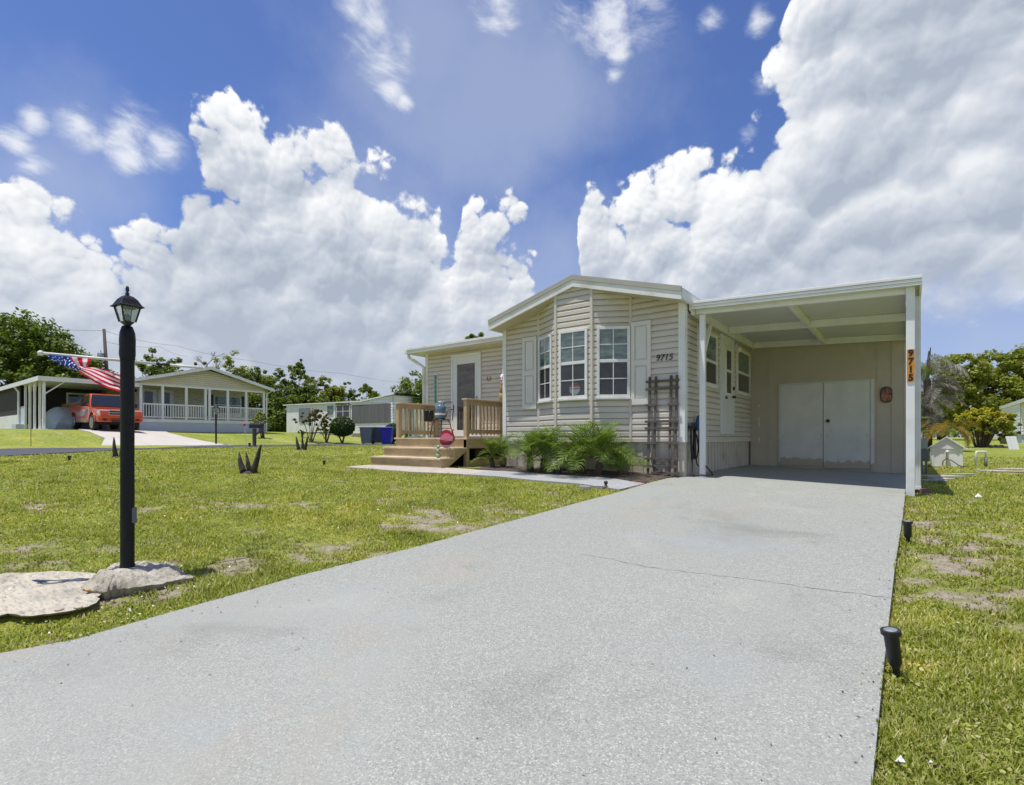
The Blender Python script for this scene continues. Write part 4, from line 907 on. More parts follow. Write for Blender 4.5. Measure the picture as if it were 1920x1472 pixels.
for px, py, r in ((166,1106,.030),(147,1139,.034),(111,1143,.036)):
    c = hit(px, py, lambda a, b: topz(float(a), float(b))); g = MB(); g.sph((c[0],c[1],c[2]+.002),r,r*.75,r*.35,12,8,jit=.06); o = g.build('pebble', M['pebble'] if px == 166 else M['pad'], None, smooth=True)
    tag(o, {166:'round ochre pebble set at the edge of the lamp mound',147:'pale oval stone near the corner of the stone slab',111:'wide pale stone set in the front of the slab'}[px], 'pebble')

lp = thing('lamp_post', 'black lamp post with a glass lantern in the left foreground', 'lamp post', LB)
z0 = LB.z-.06; r0 = .0475
g = MB(); pr = [(r0*1.12,z0),(r0*1.1,z0+.07),(r0,z0+.09),(r0,z0+.55),(r0*.985,z0+1.0),(r0*1.0,z0+1.70)]
g.lathe(pr, LB.x, LB.y, 24); g.build('post', M['postblack'], lp, smooth=True, autos=40)
g = MB(); g.lathe([(r0*1.03,z0+1.701),(r0*1.06,z0+1.715),(r0*1.16,z0+1.75),(r0*1.12,z0+1.80),(r0*1.17,z0+1.86),(r0*1.08,z0+1.92),(r0*.76,z0+1.972),(r0*.55,z0+1.975)], LB.x, LB.y, 20); 
for i, v in enumerate(g.v): g.v[i] = (v[0]+random.uniform(-.0015,.0015), v[1]+random.uniform(-.0015,.0015), v[2])
g.build('collar', M['postblack'], lp, smooth=True)
zl = z0+1.975; kk = .73; r45 = TH+R_(45)-R_(31)
ln = MB(); s2 = math.sqrt(2)
ln.lathe([(.030*kk,zl),(.045*kk,zl+.02*kk),(.075*kk,zl+.045*kk)], LB.x, LB.y, 4, rot=r45); lan = ln.build('lantern', M['black'], lp)
hb, ht_, rb, rt_ = zl+.046*kk, zl+.205*kk, .078*kk, .124*kk
for k in range(4):
    a = r45+k*math.pi/2; b_ = a+math.pi/2; P = lambda r, z, an: Vector((LB.x+r*math.cos(an), LB.y+r*math.sin(an), z))
    g = MB(); g.bar(P(rb,hb,a), P(rt_,ht_,a), .010, .010); g.build('cage_bar', M['black'], lan)
    g = MB(); q = [P(rb*.95,hb+.003,a),P(rb*.95,hb+.003,b_),P(rt_*.95,ht_-.002,b_),P(rt_*.95,ht_-.002,a)]; g.add(q, [(0,1,2,3)]); g.build('glass_pane', M['lampglass'], lan)
g = MB(); g.lathe([(.020,hb),(.024,hb+.04),(.026,hb+.05),(.018,hb+.055)], LB.x, LB.y, 12); g.build('bulb_socket', M['greyplastic'], lan, smooth=True)
g = MB(); g.lathe([(.012,hb+.056),(.020,hb+.07),(.022,hb+.085),(.014,hb+.10),(.004,hb+.105)], LB.x, LB.y, 12); g.build('bulb', M['cloth'], lan, smooth=True)
g = MB(); g.lathe([(.168*kk,ht_),(.172*kk,ht_+.006*kk),(.145*kk,ht_+.022*kk),(.125*kk,ht_+.05*kk),(.100*kk,ht_+.085*kk),(.060*kk,ht_+.118*kk),(.028*kk,ht_+.128*kk)], LB.x, LB.y, 4, rot=r45); g.build('lantern_roof', M['postblack'], lan, bevel=.004)
g = MB(); g.lathe([(r_*kk,ht_+z_*kk) for r_, z_ in ((.022,.129),(.015,.145),(.024,.152),(.010,.162),(.016,.18),(.019,.20),(.012,.228),(.002,.236))], LB.x, LB.y, 12); g.build('finial', M['black'], lan, smooth=True)
rd = Vector((RX[0], RX[1], 0)); g = MB(); c = LB+rd*.053+Vector((0,0,.41)); g.bar(c-Vector((0,0,.062)), c+Vector((0,0,.062)), .028, .03, up=rd); g.build('sensor_box', M['greyplastic'], lp, bevel=.004)

# flag on a pole fixed behind the lamp post
pa, pb = Vector(atd(76, 662, 3.95)), Vector(atd(380, 690, 4.62))
fg = thing('flag', 'red white and blue striped flag on a white pole tied behind the lamp post', 'flag', (pa+pb)/2)
mid_ = pa+(pb-pa)*.68
g = MB(); g.tube([pa, mid_], .0115, 8); g.sph(pa, .02,.02,.02,10,8); g.build('pole', M['pvc'], fg, smooth=True)
g = MB(); g.tube([mid_, pa+(pb-pa)*.77], .0125, 8); g.build('pole_joint', M['black'], fg, smooth=True)
g = MB(); g.tube([pa+(pb-pa)*.77, pb], .0115, 8); g.build('pole_end', M['pvc'], fg, smooth=True)
rows = [((84,664.5),(171,672.5)),((97,676),(169,679)),((121,687),(164,686)),((146,695.5),(163,687.5)),((158,704),(182,688.5)),((178,717),(201,694)),((202,728),(215,700)),((234,736),(233,709))]
dv = [3.97,3.98,3.96,4.0,4.05,4.12,4.2,4.3]
NU, NV = 26, 42; V = []
def smp(t):
    x = t*(len(rows)-1); i = min(int(x), len(rows)-2); f = x-i; f = f*f*(3-2*f)*.5+f*.5
    a0, b0 = np.array(rows[i][0]), np.array(rows[i][1]); a1, b1 = np.array(rows[i+1][0]), np.array(rows[i+1][1])
    return a0+(a1-a0)*f, b0+(b1-b0)*f, dv[i]+(dv[i+1]-dv[i])*f
for j in range(NV+1):
    a_, b_, d_ = smp(j/NV)
    for i in range(NU+1):
        u = i/NU; p = a_+(b_-a_)*u; dd = d_+.022*math.sin(u*7+j*.22)*min(1, j/6); V.append(tuple(atd(p[0], p[1], dd)))
g = MB(); g.v = V
for j in range(NV):
    for i in range(NU):
        a_ = j*(NU+1)+i; g.f.append((a_,a_+1,a_+NU+2,a_+NU+1))
        g.m.append(2 if (i < 14 and j < NV*.42) else (0 if (i//3) % 2 == 0 else 1))
g.build('banner', [M['flag_red'], M['flag_cloth'], M['flag_navy']], fg, smooth=True, norm=False)
g = MB()
for r_ in range(6):
    for c_ in range(6):
        j = 1.5+c_*2.7+(1.35 if r_ % 2 else 0); i = 1+r_*2.2
        if j > NV*.42-1 or i > 13: continue
        j0, i0 = int(j), int(i); a_ = Vector(V[j0*(NU+1)+i0]); e1 = (Vector(V[j0*(NU+1)+i0+1])-a_); e2 = (Vector(V[(j0+1)*(NU+1)+i0])-a_); nn_ = e1.cross(e2).normalized(); 
        tocam = (Vector(CAM)-a_).normalized(); nn_ = nn_ if nn_.dot(tocam) > 0 else -nn_
        c = a_+e1*.5+e2*.5+nn_*.004; t1 = e1.normalized(); t2 = nn_.cross(t1)
        pts = []
        for k in range(10): rr = .0085 if k % 2 == 0 else .004; pts.append(c+t1*rr*math.cos(k*math.pi/5)+t2*rr*math.sin(k*math.pi/5))
        g.add(pts, [tuple(range(10))])
g.build('star', M['cloth'], fg)

# ------------------------------------------------------------------ lawn things: tusk-like stumps, stakes, lights
def stump(px, py, D, label, h, sc, ang, prongs):
    p = atd(px, py, D); b_ = Vector((p[0], p[1], tz(p[0], p[1])))
    r = thing('stump', label, 'stump', b_, 'three pronged stumps on the lawn')
    g = MB(); g.lathe([(.12*sc,b_.z-.05),(.12*sc,b_.z+.0),(.10*sc,b_.z+.03*sc),(.05*sc,b_.z+.05*sc)], b_.x, b_.y, 12)
    for i, v in enumerate(g.v): g.v[i] = (v[0]+random.uniform(-.01,.01), v[1]+random.uniform(-.01,.01), v[2])
    g.build('foot', M['stump'], r, smooth=True)
    for (off, tilt, hh, dep) in prongs:
        pts = []; n = 7; rs = []
        for i in range(n):
            t = i/(n-1); lat = (off*(.72+.28*min(1,t*2.2))+tilt*t**1.2)*sc; pts.append(b_+rd*lat+Vector((FW[0],FW[1],0))*dep*sc+Vector((0,0,.02+hh*h*t))); rs.append(((.040 if dep else .056)*(1-t)**.75+.010)*sc)
        g = MB(); g.tube(pts, rs, 9); 
        for i, v in enumerate(g.v): g.v[i] = (v[0]+random.uniform(-.005,.005), v[1]+random.uniform(-.005,.005), v[2])
        g.build('prong', M['stump'], r, smooth=True)
stump(467,887,9.75,'three pronged dark stump nearest the house on the lawn', .50, 1.0, 0, ((-.14,-.05,.76,0),(.11,.11,1.06,0),(-.07,-.04,.74,.12)))
stump(566,843,16,'small three pronged dark stump near the road edge', .44, .92, 0, ((-.13,-.06,.92,0),(.13,.06,.92,0),(-.01,-.02,1.0,.10)))
stump(221,858,13,'dark pronged stump half hidden behind the lamp post', .50, .95, 0, ((-.08,-.03,1.0,0),(.10,.04,.95,.05),(.0,.01,.7,.12)))
for px, py, D, lab in ((130,863,11.3,'short black stub in the lawn left of the lamp post'),(608,873,12,'short black stub in the lawn in front of the road'),(468,838,22.5,'short black post at the road edge beside the reflector stake')):
    p = atd(px, py, D); b_ = Vector((p[0],p[1],tz(p[0],p[1]))); k = 1.7 if D > 20 else 1
    o = thing('lawn_stub', lab, 'stake', b_, 'black stubs in the lawn'); g = MB(); g.lathe([(.026*k,b_.z-.05),(.026*k,b_.z+.08*k),(.034*k,b_.z+.085*k),(.034*k,b_.z+.11*k),(.02*k,b_.z+.115*k)], b_.x, b_.y, 12); g.build('body', M['blackplastic'], o, smooth=True, autos=40)
# spike lights along the drive
def spike_light(px, py, D, tilt, h, lab, sc=1):
    p = atd(px, py, D); b_ = Vector((p[0],p[1],gz(p[0],p[1])-.01)); t = Vector((rd.x*tilt, rd.y*tilt, 1)).normalized()
    o = thing('spike_light', lab, 'garden light', b_, 'black spike lights along the driveway')
    def lth(prof, nm, mt):
        g = MB(); g.lathe(prof, 0, 0, 16); q = Vector((0,0,1)).rotation_difference(t)
        g.v = [tuple(b_+q@Vector(v)) for v in g.v]; return g.build(nm, mt, o, smooth=True, autos=35)
    lth([(.004,-.06),(.012*sc,0),(.016*sc,h*.25),(.022*sc,h*.30)], 'spike', M['blackplastic'])
    lth([(.024*sc,h*.301),(.03*sc,h*.36),(.032*sc,h*.86)], 'barrel', M['blackplastic'])
    lth([(.034*sc,h*.861),(.043*sc,h*.875),(.043*sc,h*.96),(.036*sc,h*.965),(.030*sc,h*.962)], 'rim', M['blackplastic'])
    lth([(.029*sc,h*.9625),(.015*sc,h*.985),(.002,h*.99)], 'lens', M['galv'])
d1 = hit(1683,1273,lambda a, b: gz(a,b)); D1 = float((np.array(d1)-CAM)@FW); spike_light(1683,1273,D1,-.14,.265*D1/2.55,'black spike light leaning at the near driveway edge',D1/2.55)
d2 = hit(1703,1019,lambda a, b: gz(a,b)); D2 = float((np.array(d2)-CAM)@FW); spike_light(1703,1019,D2,-.04,.225,'black spike light standing farther up the driveway edge',1.0)
p = hit(1136,917,lambda a, b: gz(a,b)); o = thing('path_figure', 'small black headed figure beside the end of the path', 'ornament', p)
g = MB(); g.lathe([(.03,p[2]),(.032,p[2]+.03),(.018,p[2]+.07)], p[0], p[1], 10); g.build('body', M['brick'], o, smooth=True); g = MB(); g.sph((p[0],p[1],p[2]+.098),.032,.032,.03,12,8); g.build('head', M['blackplastic'], o, smooth=True)
for k, (px, py, lab) in enumerate(((1096,918,'grey brick lying at the end of the path'),(1120,917,'second grey brick set beside the black headed figure'))):
    p = hit(px, py, lambda a, b: gz(a,b)); g = MB(); g.bar(Vector(p)-Vector((.07,.02,-.02)), Vector(p)+Vector((.08,.03,.02)), .08, .07); o = g.build('loose_brick', M['greypaver'], None, bevel=.006); tag(o, lab, 'brick')
for k, (px, py, s, lab) in enumerate(((1687,1428,.03,'white folded scrap in the grass near the bottom right'),(1833,932,.075,'white scrap on the grass right of the carport'),(1745,1430,.014,'tiny white petal beside the white scrap'))):
    p = Vector(hit(px, py, lambda a, b: gz(a,b)+.02)); g = MB(); g.add([p+Vector((-s*.5,-s*.3,0)),p+Vector((s*.6,-s*.1,.005)),p+Vector((.1*s,s*.3,s*.7)),p+Vector((-.2*s,s*.5,.004))],[(0,1,2),(0,2,3)]); o = g.build('paper_scrap', M['paper'], None); tag(o, lab, 'scrap')

# ------------------------------------------------------------------ pygmy date palms in the bed
def frond_verts(Lr, droop, rise, nl, ll, lw, curl=0.0, seed=0, vee=.5, twist=0):
    """one feather frond along +X: list of (verts, faces)"""
    r = random.Random(seed); g = MB(); pts = []
    for i in range(13):
        t = i/12; pts.append(Vector((Lr*t*(1-.18*droop*t), 0, Lr*(rise*t-droop*t*t))))
    g.tube(pts, [.010*(1-.8*i/12)+.0015 for i in range(13)], 5, cap=False)
    for k in range(nl):
        t = .14+.86*(k+.5)/nl; x = t*12; i = min(int(x), 11); p = pts[i].lerp(pts[i+1], x-i); d = (pts[i+1]-pts[i]).normalized()
        l = ll*(math.sin(math.pi*min(t*.92+.08,1))**.6)*r.uniform(.85,1.1); up = Vector((0,1,0)).cross(d)*-1
        for sgn in (-1, 1):
            dr_ = (d*.62+Vector((0,sgn,0))*.75+up*(vee*r.uniform(.6,1.2))).normalized(); e = p+dr_*l+Vector((0,0,-l*.30-curl*l)); md_ = p+dr_*l*.55+Vector((0,0,-l*.04)); w = d*lw
            g.add([p-w*.5, p+w*.5, md_+w, md_-w, e], [(0,1,2,3),(3,2,4)], 0)
    return g
FRM = {}
def frond_mesh(key, mats, **kw):
    if key not in FRM:
        o = frond_verts(**kw).build('frond', mats, None, local=True, norm=False); FRM[key] = o.data; bpy.data.objects.remove(o)
    return FRM[key]
def palm(px, D, label, trunks, nf, Lr, name='pygmy_date_palm', mats=None, group=None, key='py', low=-.45, seed=1, y=None):
    b_ = base(px, D) if y is None else Vector((px, y, gz(px, y))); r = random.Random(seed)
    rt = thing(name, label, 'palm', b_, group)
    for (dx, dy, h, rad, lean) in trunks:
        top = b_+Vector((dx+lean, dy, h)); g = MB(); n = 8
        pts = [b_+Vector((dx+lean*(i/n)**1.5, dy, -.05+(h+.05)*i/n)) for i in range(n+1)]
        g.tube(pts, [rad*(1.15-.15*i/n)*r.uniform(.9,1.12) for i in range(n+1)], 10); g.build('trunk', M['palmbark'], rt)
        for k in range(nf):
            v = r.randrange(3); me = frond_mesh((key, v), mats or M['frond'], Lr=Lr, droop=.55+.18*v, rise=.55+.22*v, nl=16, ll=Lr*.40, lw=.0085*Lr/.7, seed=v*7+3)
            o = bpy.data.objects.new('frond', me); COL.objects.link(o); o.parent = rt
            o.location = top-b_+Vector((r.uniform(-.02,.02), r.uniform(-.02,.02), r.uniform(-.05,.03)))
            el = r.uniform(low, 1.0)**1 if k > nf*.25 else r.uniform(.7, 1.2)
            o.rotation_euler = (r.uniform(-.25,.25), -el*.9, r.uniform(0, 2*math.pi)); s = r.uniform(.75,1.1); o.scale = (s,s,s)
pg = 'pygmy date palms in the flower bed'
palm(-6.75,0,'small sparse date palm by the deck with two short trunks',((-.10,-.02,.22,.05,-.05),(.10,.05,.24,.055,.03)),12,.56,seed=3,group=pg,key='ps',y=8.33)
palm(-5.58,0,'bushy date palm below the left bay window shutter',((-.1,0,.26,.06,-.02),(.16,.03,.28,.06,.04)),22,.78,seed=5,group=pg,y=8.0)
palm(-4.45,0,'largest date palm below the right bay window',((-.14,0,.30,.06,-.03),(.16,.02,.32,.065,.05)),24,.82,seed=8,group=pg,y=8.05)
palm(-5.02,0,'short yellowish date palm between the two bushy ones',((0,0,.16,.05,0),),15,.62,seed=21,group=pg,key='ps',y=7.95)
palm(-3.95,0,'low bright date palm in front of the trellis',((0,0,.12,.05,0),),15,.56,seed=12,group=pg,key='ps',y=8.25)
# ------------------------------------------------------------------ house across the road (gable porch + carport)
XA = -36.0; YA0, YA1, YAM = 11.0, 18.5, 14.75
ha = thing('porch_house', 'cream house across the road with a white railed porch under a wide gable', 'house', (XA, YAM, 1.65))
g = MB()
O, a, n = Vector((XA,YA0,0)), Vector((0,1,0)), Vector((1,0,0))
siding(g, O, a, n, [(0,4.52),(YA1-YA0,4.52),(YA1-YA0,4.78),(YAM-YA0,5.62),(0,4.78)], 4.52, .13, .02)
for (p, q) in (((XA-2.4,YA1),(XA-2.4,YA0)),):
    O2, a2, n2, l2 = Vector((XA-2.4,YA0,0)), Vector((0,1,0)), Vector((1,0,0)), YA1-YA0
    siding(g, O2, a2, n2, [(0,2.4),(l2,2.4),(l2,4.7),(0,4.7)], 2.4, .13, .02)
O2, a2, n2 = Vector((XA-16,YA0,0)), Vector((1,0,0)), Vector((0,-1,0)); siding(g, O2, a2, n2, [(0,2.3),(13.6,2.3),(13.6,4.7),(0,4.7)], 2.3, .13, .02)
g.build('wall', M['cream'], ha)
g = MB(); g.box(XA-16,XA-2.45,YA0+.01,YA1,1.3,2.29); g.box(XA-2.3,XA,YA0,YA1,1.3,2.20); g.build('foundation', M['block'], ha)
g = MB(); g.box(XA-2.38,XA+.03,YA0-.03,YA1+.03,2.205,2.40); g.build('porch_floor', M['bwhite'], ha)
rz_ = lambda y: 4.78+(5.80-4.78)*(1-abs(y-YAM)/((YA1-YA0)/2))
g = MB()
for ya, yb in ((YA0-.45,YAM),(YAM,YA1+.45)): g.prism([(ya,rz_(ya)),(yb,rz_(yb)),(yb,rz_(yb)-.05),(ya,rz_(ya)-.05)], lambda u, v: (XA+.45,u,v), lambda u, v: (XA-16.3,u,v))
g.build('roof', M['darkroof'], ha)
g = MB()
for ya, yb in ((YA0-.45,YAM),(YAM,YA1+.45)): g.prism([(ya,rz_(ya)+.03),(yb,rz_(yb)+.03),(yb,rz_(yb)-.16),(ya,rz_(ya)-.16)], lambda u, v: (XA+.451,u,v), lambda u, v: (XA+.50,u,v))
g.box(XA-16.3,XA+.45,YA0-.50,YA0-.45,rz_(YA0-.45)-.12,rz_(YA0-.45)+.03); g.build('fascia', M['white'], ha)
g = MB(); g.box(XA-.06,XA+.02,YA0,YA1,4.40,4.515); g.build('porch_beam', M['white'], ha)
pys = [YA0+.07, 12.2, 13.5, 14.62, 14.86, 16.0, 17.2, YA1-.07]
for y in pys:
    g = MB(); g.box(XA-.11,XA,y-.07,y+.07,2.405,4.395); g.build('porch_post', M['white'], ha)
for i in range(len(pys)-1):
    if pys[i+1]-pys[i] < .5: continue
    g = MB(); y0, y1 = pys[i]+.071, pys[i+1]-.071; g.box(XA-.09,XA-.02,y0,y1,3.26,3.34); g.box(XA-.08,XA-.03,y0,y1,2.50,2.56)
    n_ = int((y1-y0)/.13)
    for k in range(n_): yy = y0+(y1-y0)*(k+.5)/n_; g.box(XA-.075,XA-.035,yy-.02,yy+.02,2.561,3.259)
    g.build('railing', M['white'], ha)
xw = XA-2.38
for y0, y1 in ((11.75,12.65),(12.7,13.6)):
    g = MB(); g.box(xw,xw+.05,y0,y1,2.41,4.38); dd = g.build('french_door', M['door'], ha); g = MB(); g.box(xw+.051,xw+.06,y0+.22,y1-.22,2.65,4.2); g.build('pane', M['panelow'], dd)
for y0, y1 in ((16.1,17.0),(17.05,17.95)):
    g = MB(); g.box(xw,xw+.05,y0,y1,2.95,4.2); wd = g.build('window', M['trim'], ha)
    for z0, z1 in ((3.0,3.54),(3.6,4.15)): g = MB(); g.box(xw+.051,xw+.058,y0+.06,y1-.06,z0,z1); g.build('pane', M['paneup'] if z0 > 3.3 else M['panelow'], wd)
for y0, y1 in ((15.65,16.05),(18.0,18.35)): g = MB(); g.box(xw,xw+.05,y0,y1,2.75,4.25); g.build('shutter', M['blackplastic'], ha)
g = MB(); g.box(xw,xw+.1,11.35,11.55,4.12,4.3); g.build('wall_lamp', M['black'], ha)
g = MB(); g.tube([(XA+.2,YA1+.42,4.6),(XA+.0,YA1+.12,4.35),(XA-.02,YA1+.09,1.7)], .05, 8); g.build('downspout', M['white'], ha)

ca = thing('neighbour_carport', 'long white carport on slim posts at the left of the porch house', 'carport', (XA, 8.5, 1.72))
YC0 = 6.75; zt = 4.46
g = MB(); g.box(-50,XA+.25,YC0-.25,YA0-.02,zt-.10,zt-.0); g.build('roof', M['roof'], ca)
g = MB(); g.box(-50,XA+.29,YC0-.29,YC0-.251,zt-.22,zt+.02); g.box(XA+.251,XA+.29,YC0-.25,YA0-.1,zt-.22,zt+.02); g.build('fascia', M['white'], ca)
for x, w, h in ((XA,.10,0),(-36.9,.10,0),(-38.1,.11,1),(-39.2,.11,1),(-40.3,.10,0)):
    g = MB(); g.box(x-w/2,x+w/2,YC0-.05,YC0+.05,1.5,zt-.11)
    if h: g.xz([(x-w/2,zt-.9),(x+w/2,zt-.9),(x+.28,zt-.11),(x-.28,zt-.11)], YC0-.04, YC0+.04)
    g.build('post', M['white'], ca)
g = MB(); g.bar((XA,YC0,zt-.9),(XA,YC0+.9,zt-.12),.06,.06); g.build('brace', M['white'], ca)
g = MB(); g.tube([(-41.6,YC0-.28,zt-.2),(-41.5,YC0-.1,zt-.5),(-41.5,YC0-.1,1.7)], .055, 8); g.tube([(XA-.4,YC0+.1,zt-.12),(XA-.3,YC0+.02,zt-.4),(XA-.3,YC0+.02,1.8)], .045, 8); g.build('downspout', M['white'], ca)
g = MB(); g.box(-42.0,-41.9,YC0,YA0-.3,1.5,4.35); g.build('wall', M['screen'], ca)
g = MB(); g.box(-41.895,-41.85,8.9,10.0,1.9,4.1); dd = g.build('sliding_door', M['trim'], ca); g = MB(); g.box(-41.849,-41.84,9.0,9.9,2.0,4.0); g.build('pane', M['glassdark'], dd)
g = MB(); g.box(-50,-41.5,YC0-.02,YC0+.02,2.65,4.35); g.build('screen_panel', M['screen'], ca)
g = MB(); g.box(-50,-41.5,YC0-.05,YC0+.05,1.4,2.64); g.build('knee_wall', M['bwhite'], ca)
g = MB(); g.box(-41.45,-40.4,YC0-.03,YC0+.03,2.05,3.1); g.box(-41.5,-40.35,YC0-.4,YC0+.2,1.5,2.045); g.build('panel', M['block'], ca)
g = MB()
for x in np.arange(-40.2,-36.4,.16): g.box(x-.015,x+.015,YC0+1.6,YC0+1.63,2.75,3.2)
g.box(-40.3,-36.3,YC0+1.59,YC0+1.64,3.2,3.26); g.box(-40.3,-36.3,YC0+1.59,YC0+1.64,2.66,2.74); g.build('railing', M['tan'], ca)
g = MB(); g.box(-40.4,XA+.3,YC0-.15,YC0+.1,1.45,1.75); g.build('kerb', M['bwhite'], ca)
textmesh('house_number', '9721', .3, M['black'], ca, (XA+.295, 9.2, zt-.11), (R_(90),0,R_(90)), .006)
# covered vehicle under that carport
cv = MB(); L_, W_ = 4.2, 1.75
for i in range(15):
    t = i/14; x = -41.2+L_*t; hh = .80+.52*math.sin(math.pi*min(max((t-.05)/.9,0),1))**.7; hh *= 1 if .02 < t < .98 else .75
    for j in range(13):
        s_ = j/12*2-1; y = 8.3+W_/2*1.08*math.copysign(abs(s_)**.8, s_); z = 1.75+hh*(1-abs(s_)**4.5)+(.03*math.sin(9*s_+5*t))*(abs(s_) > .5); cv.v.append((x, y, z if abs(s_) < 1 else 1.72))
for i in range(14):
    for j in range(12): a_ = i*13+j; cv.f.append((a_,a_+1,a_+14,a_+13)); cv.m.append(0)
cv.f.append(tuple(range(13))); cv.m.append(0); cv.f.append(tuple(14*13+j for j in range(13))); cv.m.append(0)
tag(cv.build('covered_car', M['bluegrey'], None, smooth=True, autos=60), 'vehicle under a grey blue cover behind the orange pickup', 'covered car')

# ------------------------------------------------------------------ orange pickup
TP = Vector(atd(197, HY, 28.6)); truck = thing('pickup_truck', 'orange crew cab pickup with a silver flame graphic parked on the neighbour driveway', 'pickup truck', (TP.x, TP.y, 0)); 
hd_ = R_(0); truck.rotation_euler = (0, 0, hd_)
fz = lambda dx: tz(TP.x+dx*math.cos(hd_), TP.y+dx*math.sin(hd_)); zf, zb_ = fz(1.55), fz(-1.75); pit = math.atan2(zb_-zf, 3.3)
truck.rotation_euler = (0, pit, hd_); truck.location = (TP.x, TP.y, (zf+zb_)/2+.04)
def arch(cx, r, z0, n=9): return [(cx+r*math.cos(t), z0+r*math.sin(t)) for t in np.linspace(math.pi, 0, n)]
def tk(g, nm, mt, par=truck, bevel=0, taper=None, smooth=False):
    if taper: g.v = [(v[0], v[1]*taper(v[0], v[2]), v[2]) for v in g.v]
    return g.build(nm, mt, par, local=True, bevel=bevel, seg=3, smooth=smooth)
WR = .41; XF, XB = 1.62, -1.68
out = [(-2.72,.62),(-2.74,1.10),(-2.66,1.33),(-1.45,1.36),(-1.2,1.36),(1.05,1.22),(1.15,1.19),(2.35,1.10),(2.68,1.02),(2.74,.82),(2.74,.66),(2.60,.60)]
lower = [(XF+.52,.52)]+[(x, z) for x, z in arch(XF, .50, .45)][::-1]+[(XF-.52,.46),(XB+.53,.46)]+[(x, z) for x, z in arch(XB, .50, .45)][::-1]+[(XB-.52,.52)]
g = MB(); g.xz(out+lower, -.985, .985)
tk(g, 'body', M['orange'], bevel=.085, smooth=False, taper=lambda x, z: 1-.05*max(0, z-.95)/.4-.10*max(0, x-1.9))
cab = [(-1.25,1.36),(-1.02,1.84),(-.75,1.93),(.10,1.95),(.32,1.90),(1.10,1.215)]
tp = lambda x, z: 1-.22*max(0, (z-1.22))/.7
g = MB(); g.xz(cab, -.93, .93); cb = tk(g, 'cab', M['orange'], bevel=.07, taper=tp)
g = MB()
for s_ in (-1, 1): g.xz([(-1.30,1.37),(-1.06,1.80),(-1.75,1.50),(-2.2,1.40),(-2.2,1.37)], s_*.90, s_*.86)
tk(g, 'sail_panel', M['greyplastic'], taper=tp)
g = MB(); g.box(-2.66,-1.3,-.93,.93,1.365,1.40); tk(g, 'bed_cover', M['greyplastic'], bevel=.01)
for nm, pl_ in (('side_window', [(-1.0,1.40),(-.88,1.78),(-.62,1.85),(-.34,1.86),(-.34,1.40)]), ('side_window', [(-.24,1.40),(-.24,1.86),(.08,1.87),(.26,1.82),(.72,1.40)])):
    for s_ in (-1, 1): g = MB(); g.xz(pl_, s_*.925, s_*.94); tk(g, nm, M['glassdark'], taper=tp)
g = MB(); e = .012
ws = [Vector((.33+e,-.86,1.875)),Vector((.33+e,.86,1.875)),Vector((1.06+e,.90,1.262)),Vector((1.06+e,-.90,1.262))]; nn_ = Vector((.64,0,.77))
g.add([p+nn_*.012 for p in ws]+[p-nn_*.01 for p in ws], [(0,1,2,3),(7,6,5,4),(0,4,5,1),(1,5,6,2),(2,6,7,3),(3,7,4,0)]); tk(g, 'windshield', M['glassdark'], taper=lambda x, z: 1-.20*max(0, (z-1.22))/.7)
def seedpoly(pts): return pts
for s_ in (-1, 1):
    g = MB(); pl_ = [(-1.05,.78),(-.95,.95),(-.7,.90),(-.55,1.06),(-.2,.96),(.05,1.10),(.30,1.02),(.85,1.10),(.5,.96),(.85,.88),(.35,.87),(.8,.76),(.15,.80),(.5,.68),(-.1,.73),(-.5,.70)]
    g.xz(pl_, s_*.986, s_*.9905); tk(g, 'flame_graphic', M['mural'], taper=lambda x, z: 1-.05*max(0, z-.95)/.4)
    g = MB(); g.box(XB+.56,XF-.56,s_*.90,s_*1.0,.40,.56); tk(g, 'rocker_panel', M['sandgold'], bevel=.02)
    g = MB(); g.bar((XB+.7,s_*1.03,.40),(XF-.7,s_*1.03,.40),.12,.05); tk(g, 'side_step', M['chrome'], bevel=.02)
    g = MB(); g.bar((.78,s_*.93,1.28),(.78,s_*1.03,1.32),.05,.05); g.box(.70,.84,min(s_*1.03,s_*1.26),max(s_*1.03,s_*1.26),1.24,1.46); tk(g, 'mirror', M['blackplastic'], bevel=.03)
    g = MB(); g.box(2.34,2.72,min(s_*.56,s_*.93),max(s_*.56,s_*.93),.78,1.05); g.v = [(x-(.10 if abs(y) > .8 else 0)+(0 if z < .9 else -.03), y, z) for x, y, z in g.v]; tk(g, 'headlight', M['lens'], bevel=.03)
    g = MB(); g.box(2.66,2.75,min(s_*.62,s_*.78),max(s_*.62,s_*.78),.50,.60); tk(g, 'fog_lamp', M['blackplastic'], bevel=.02)
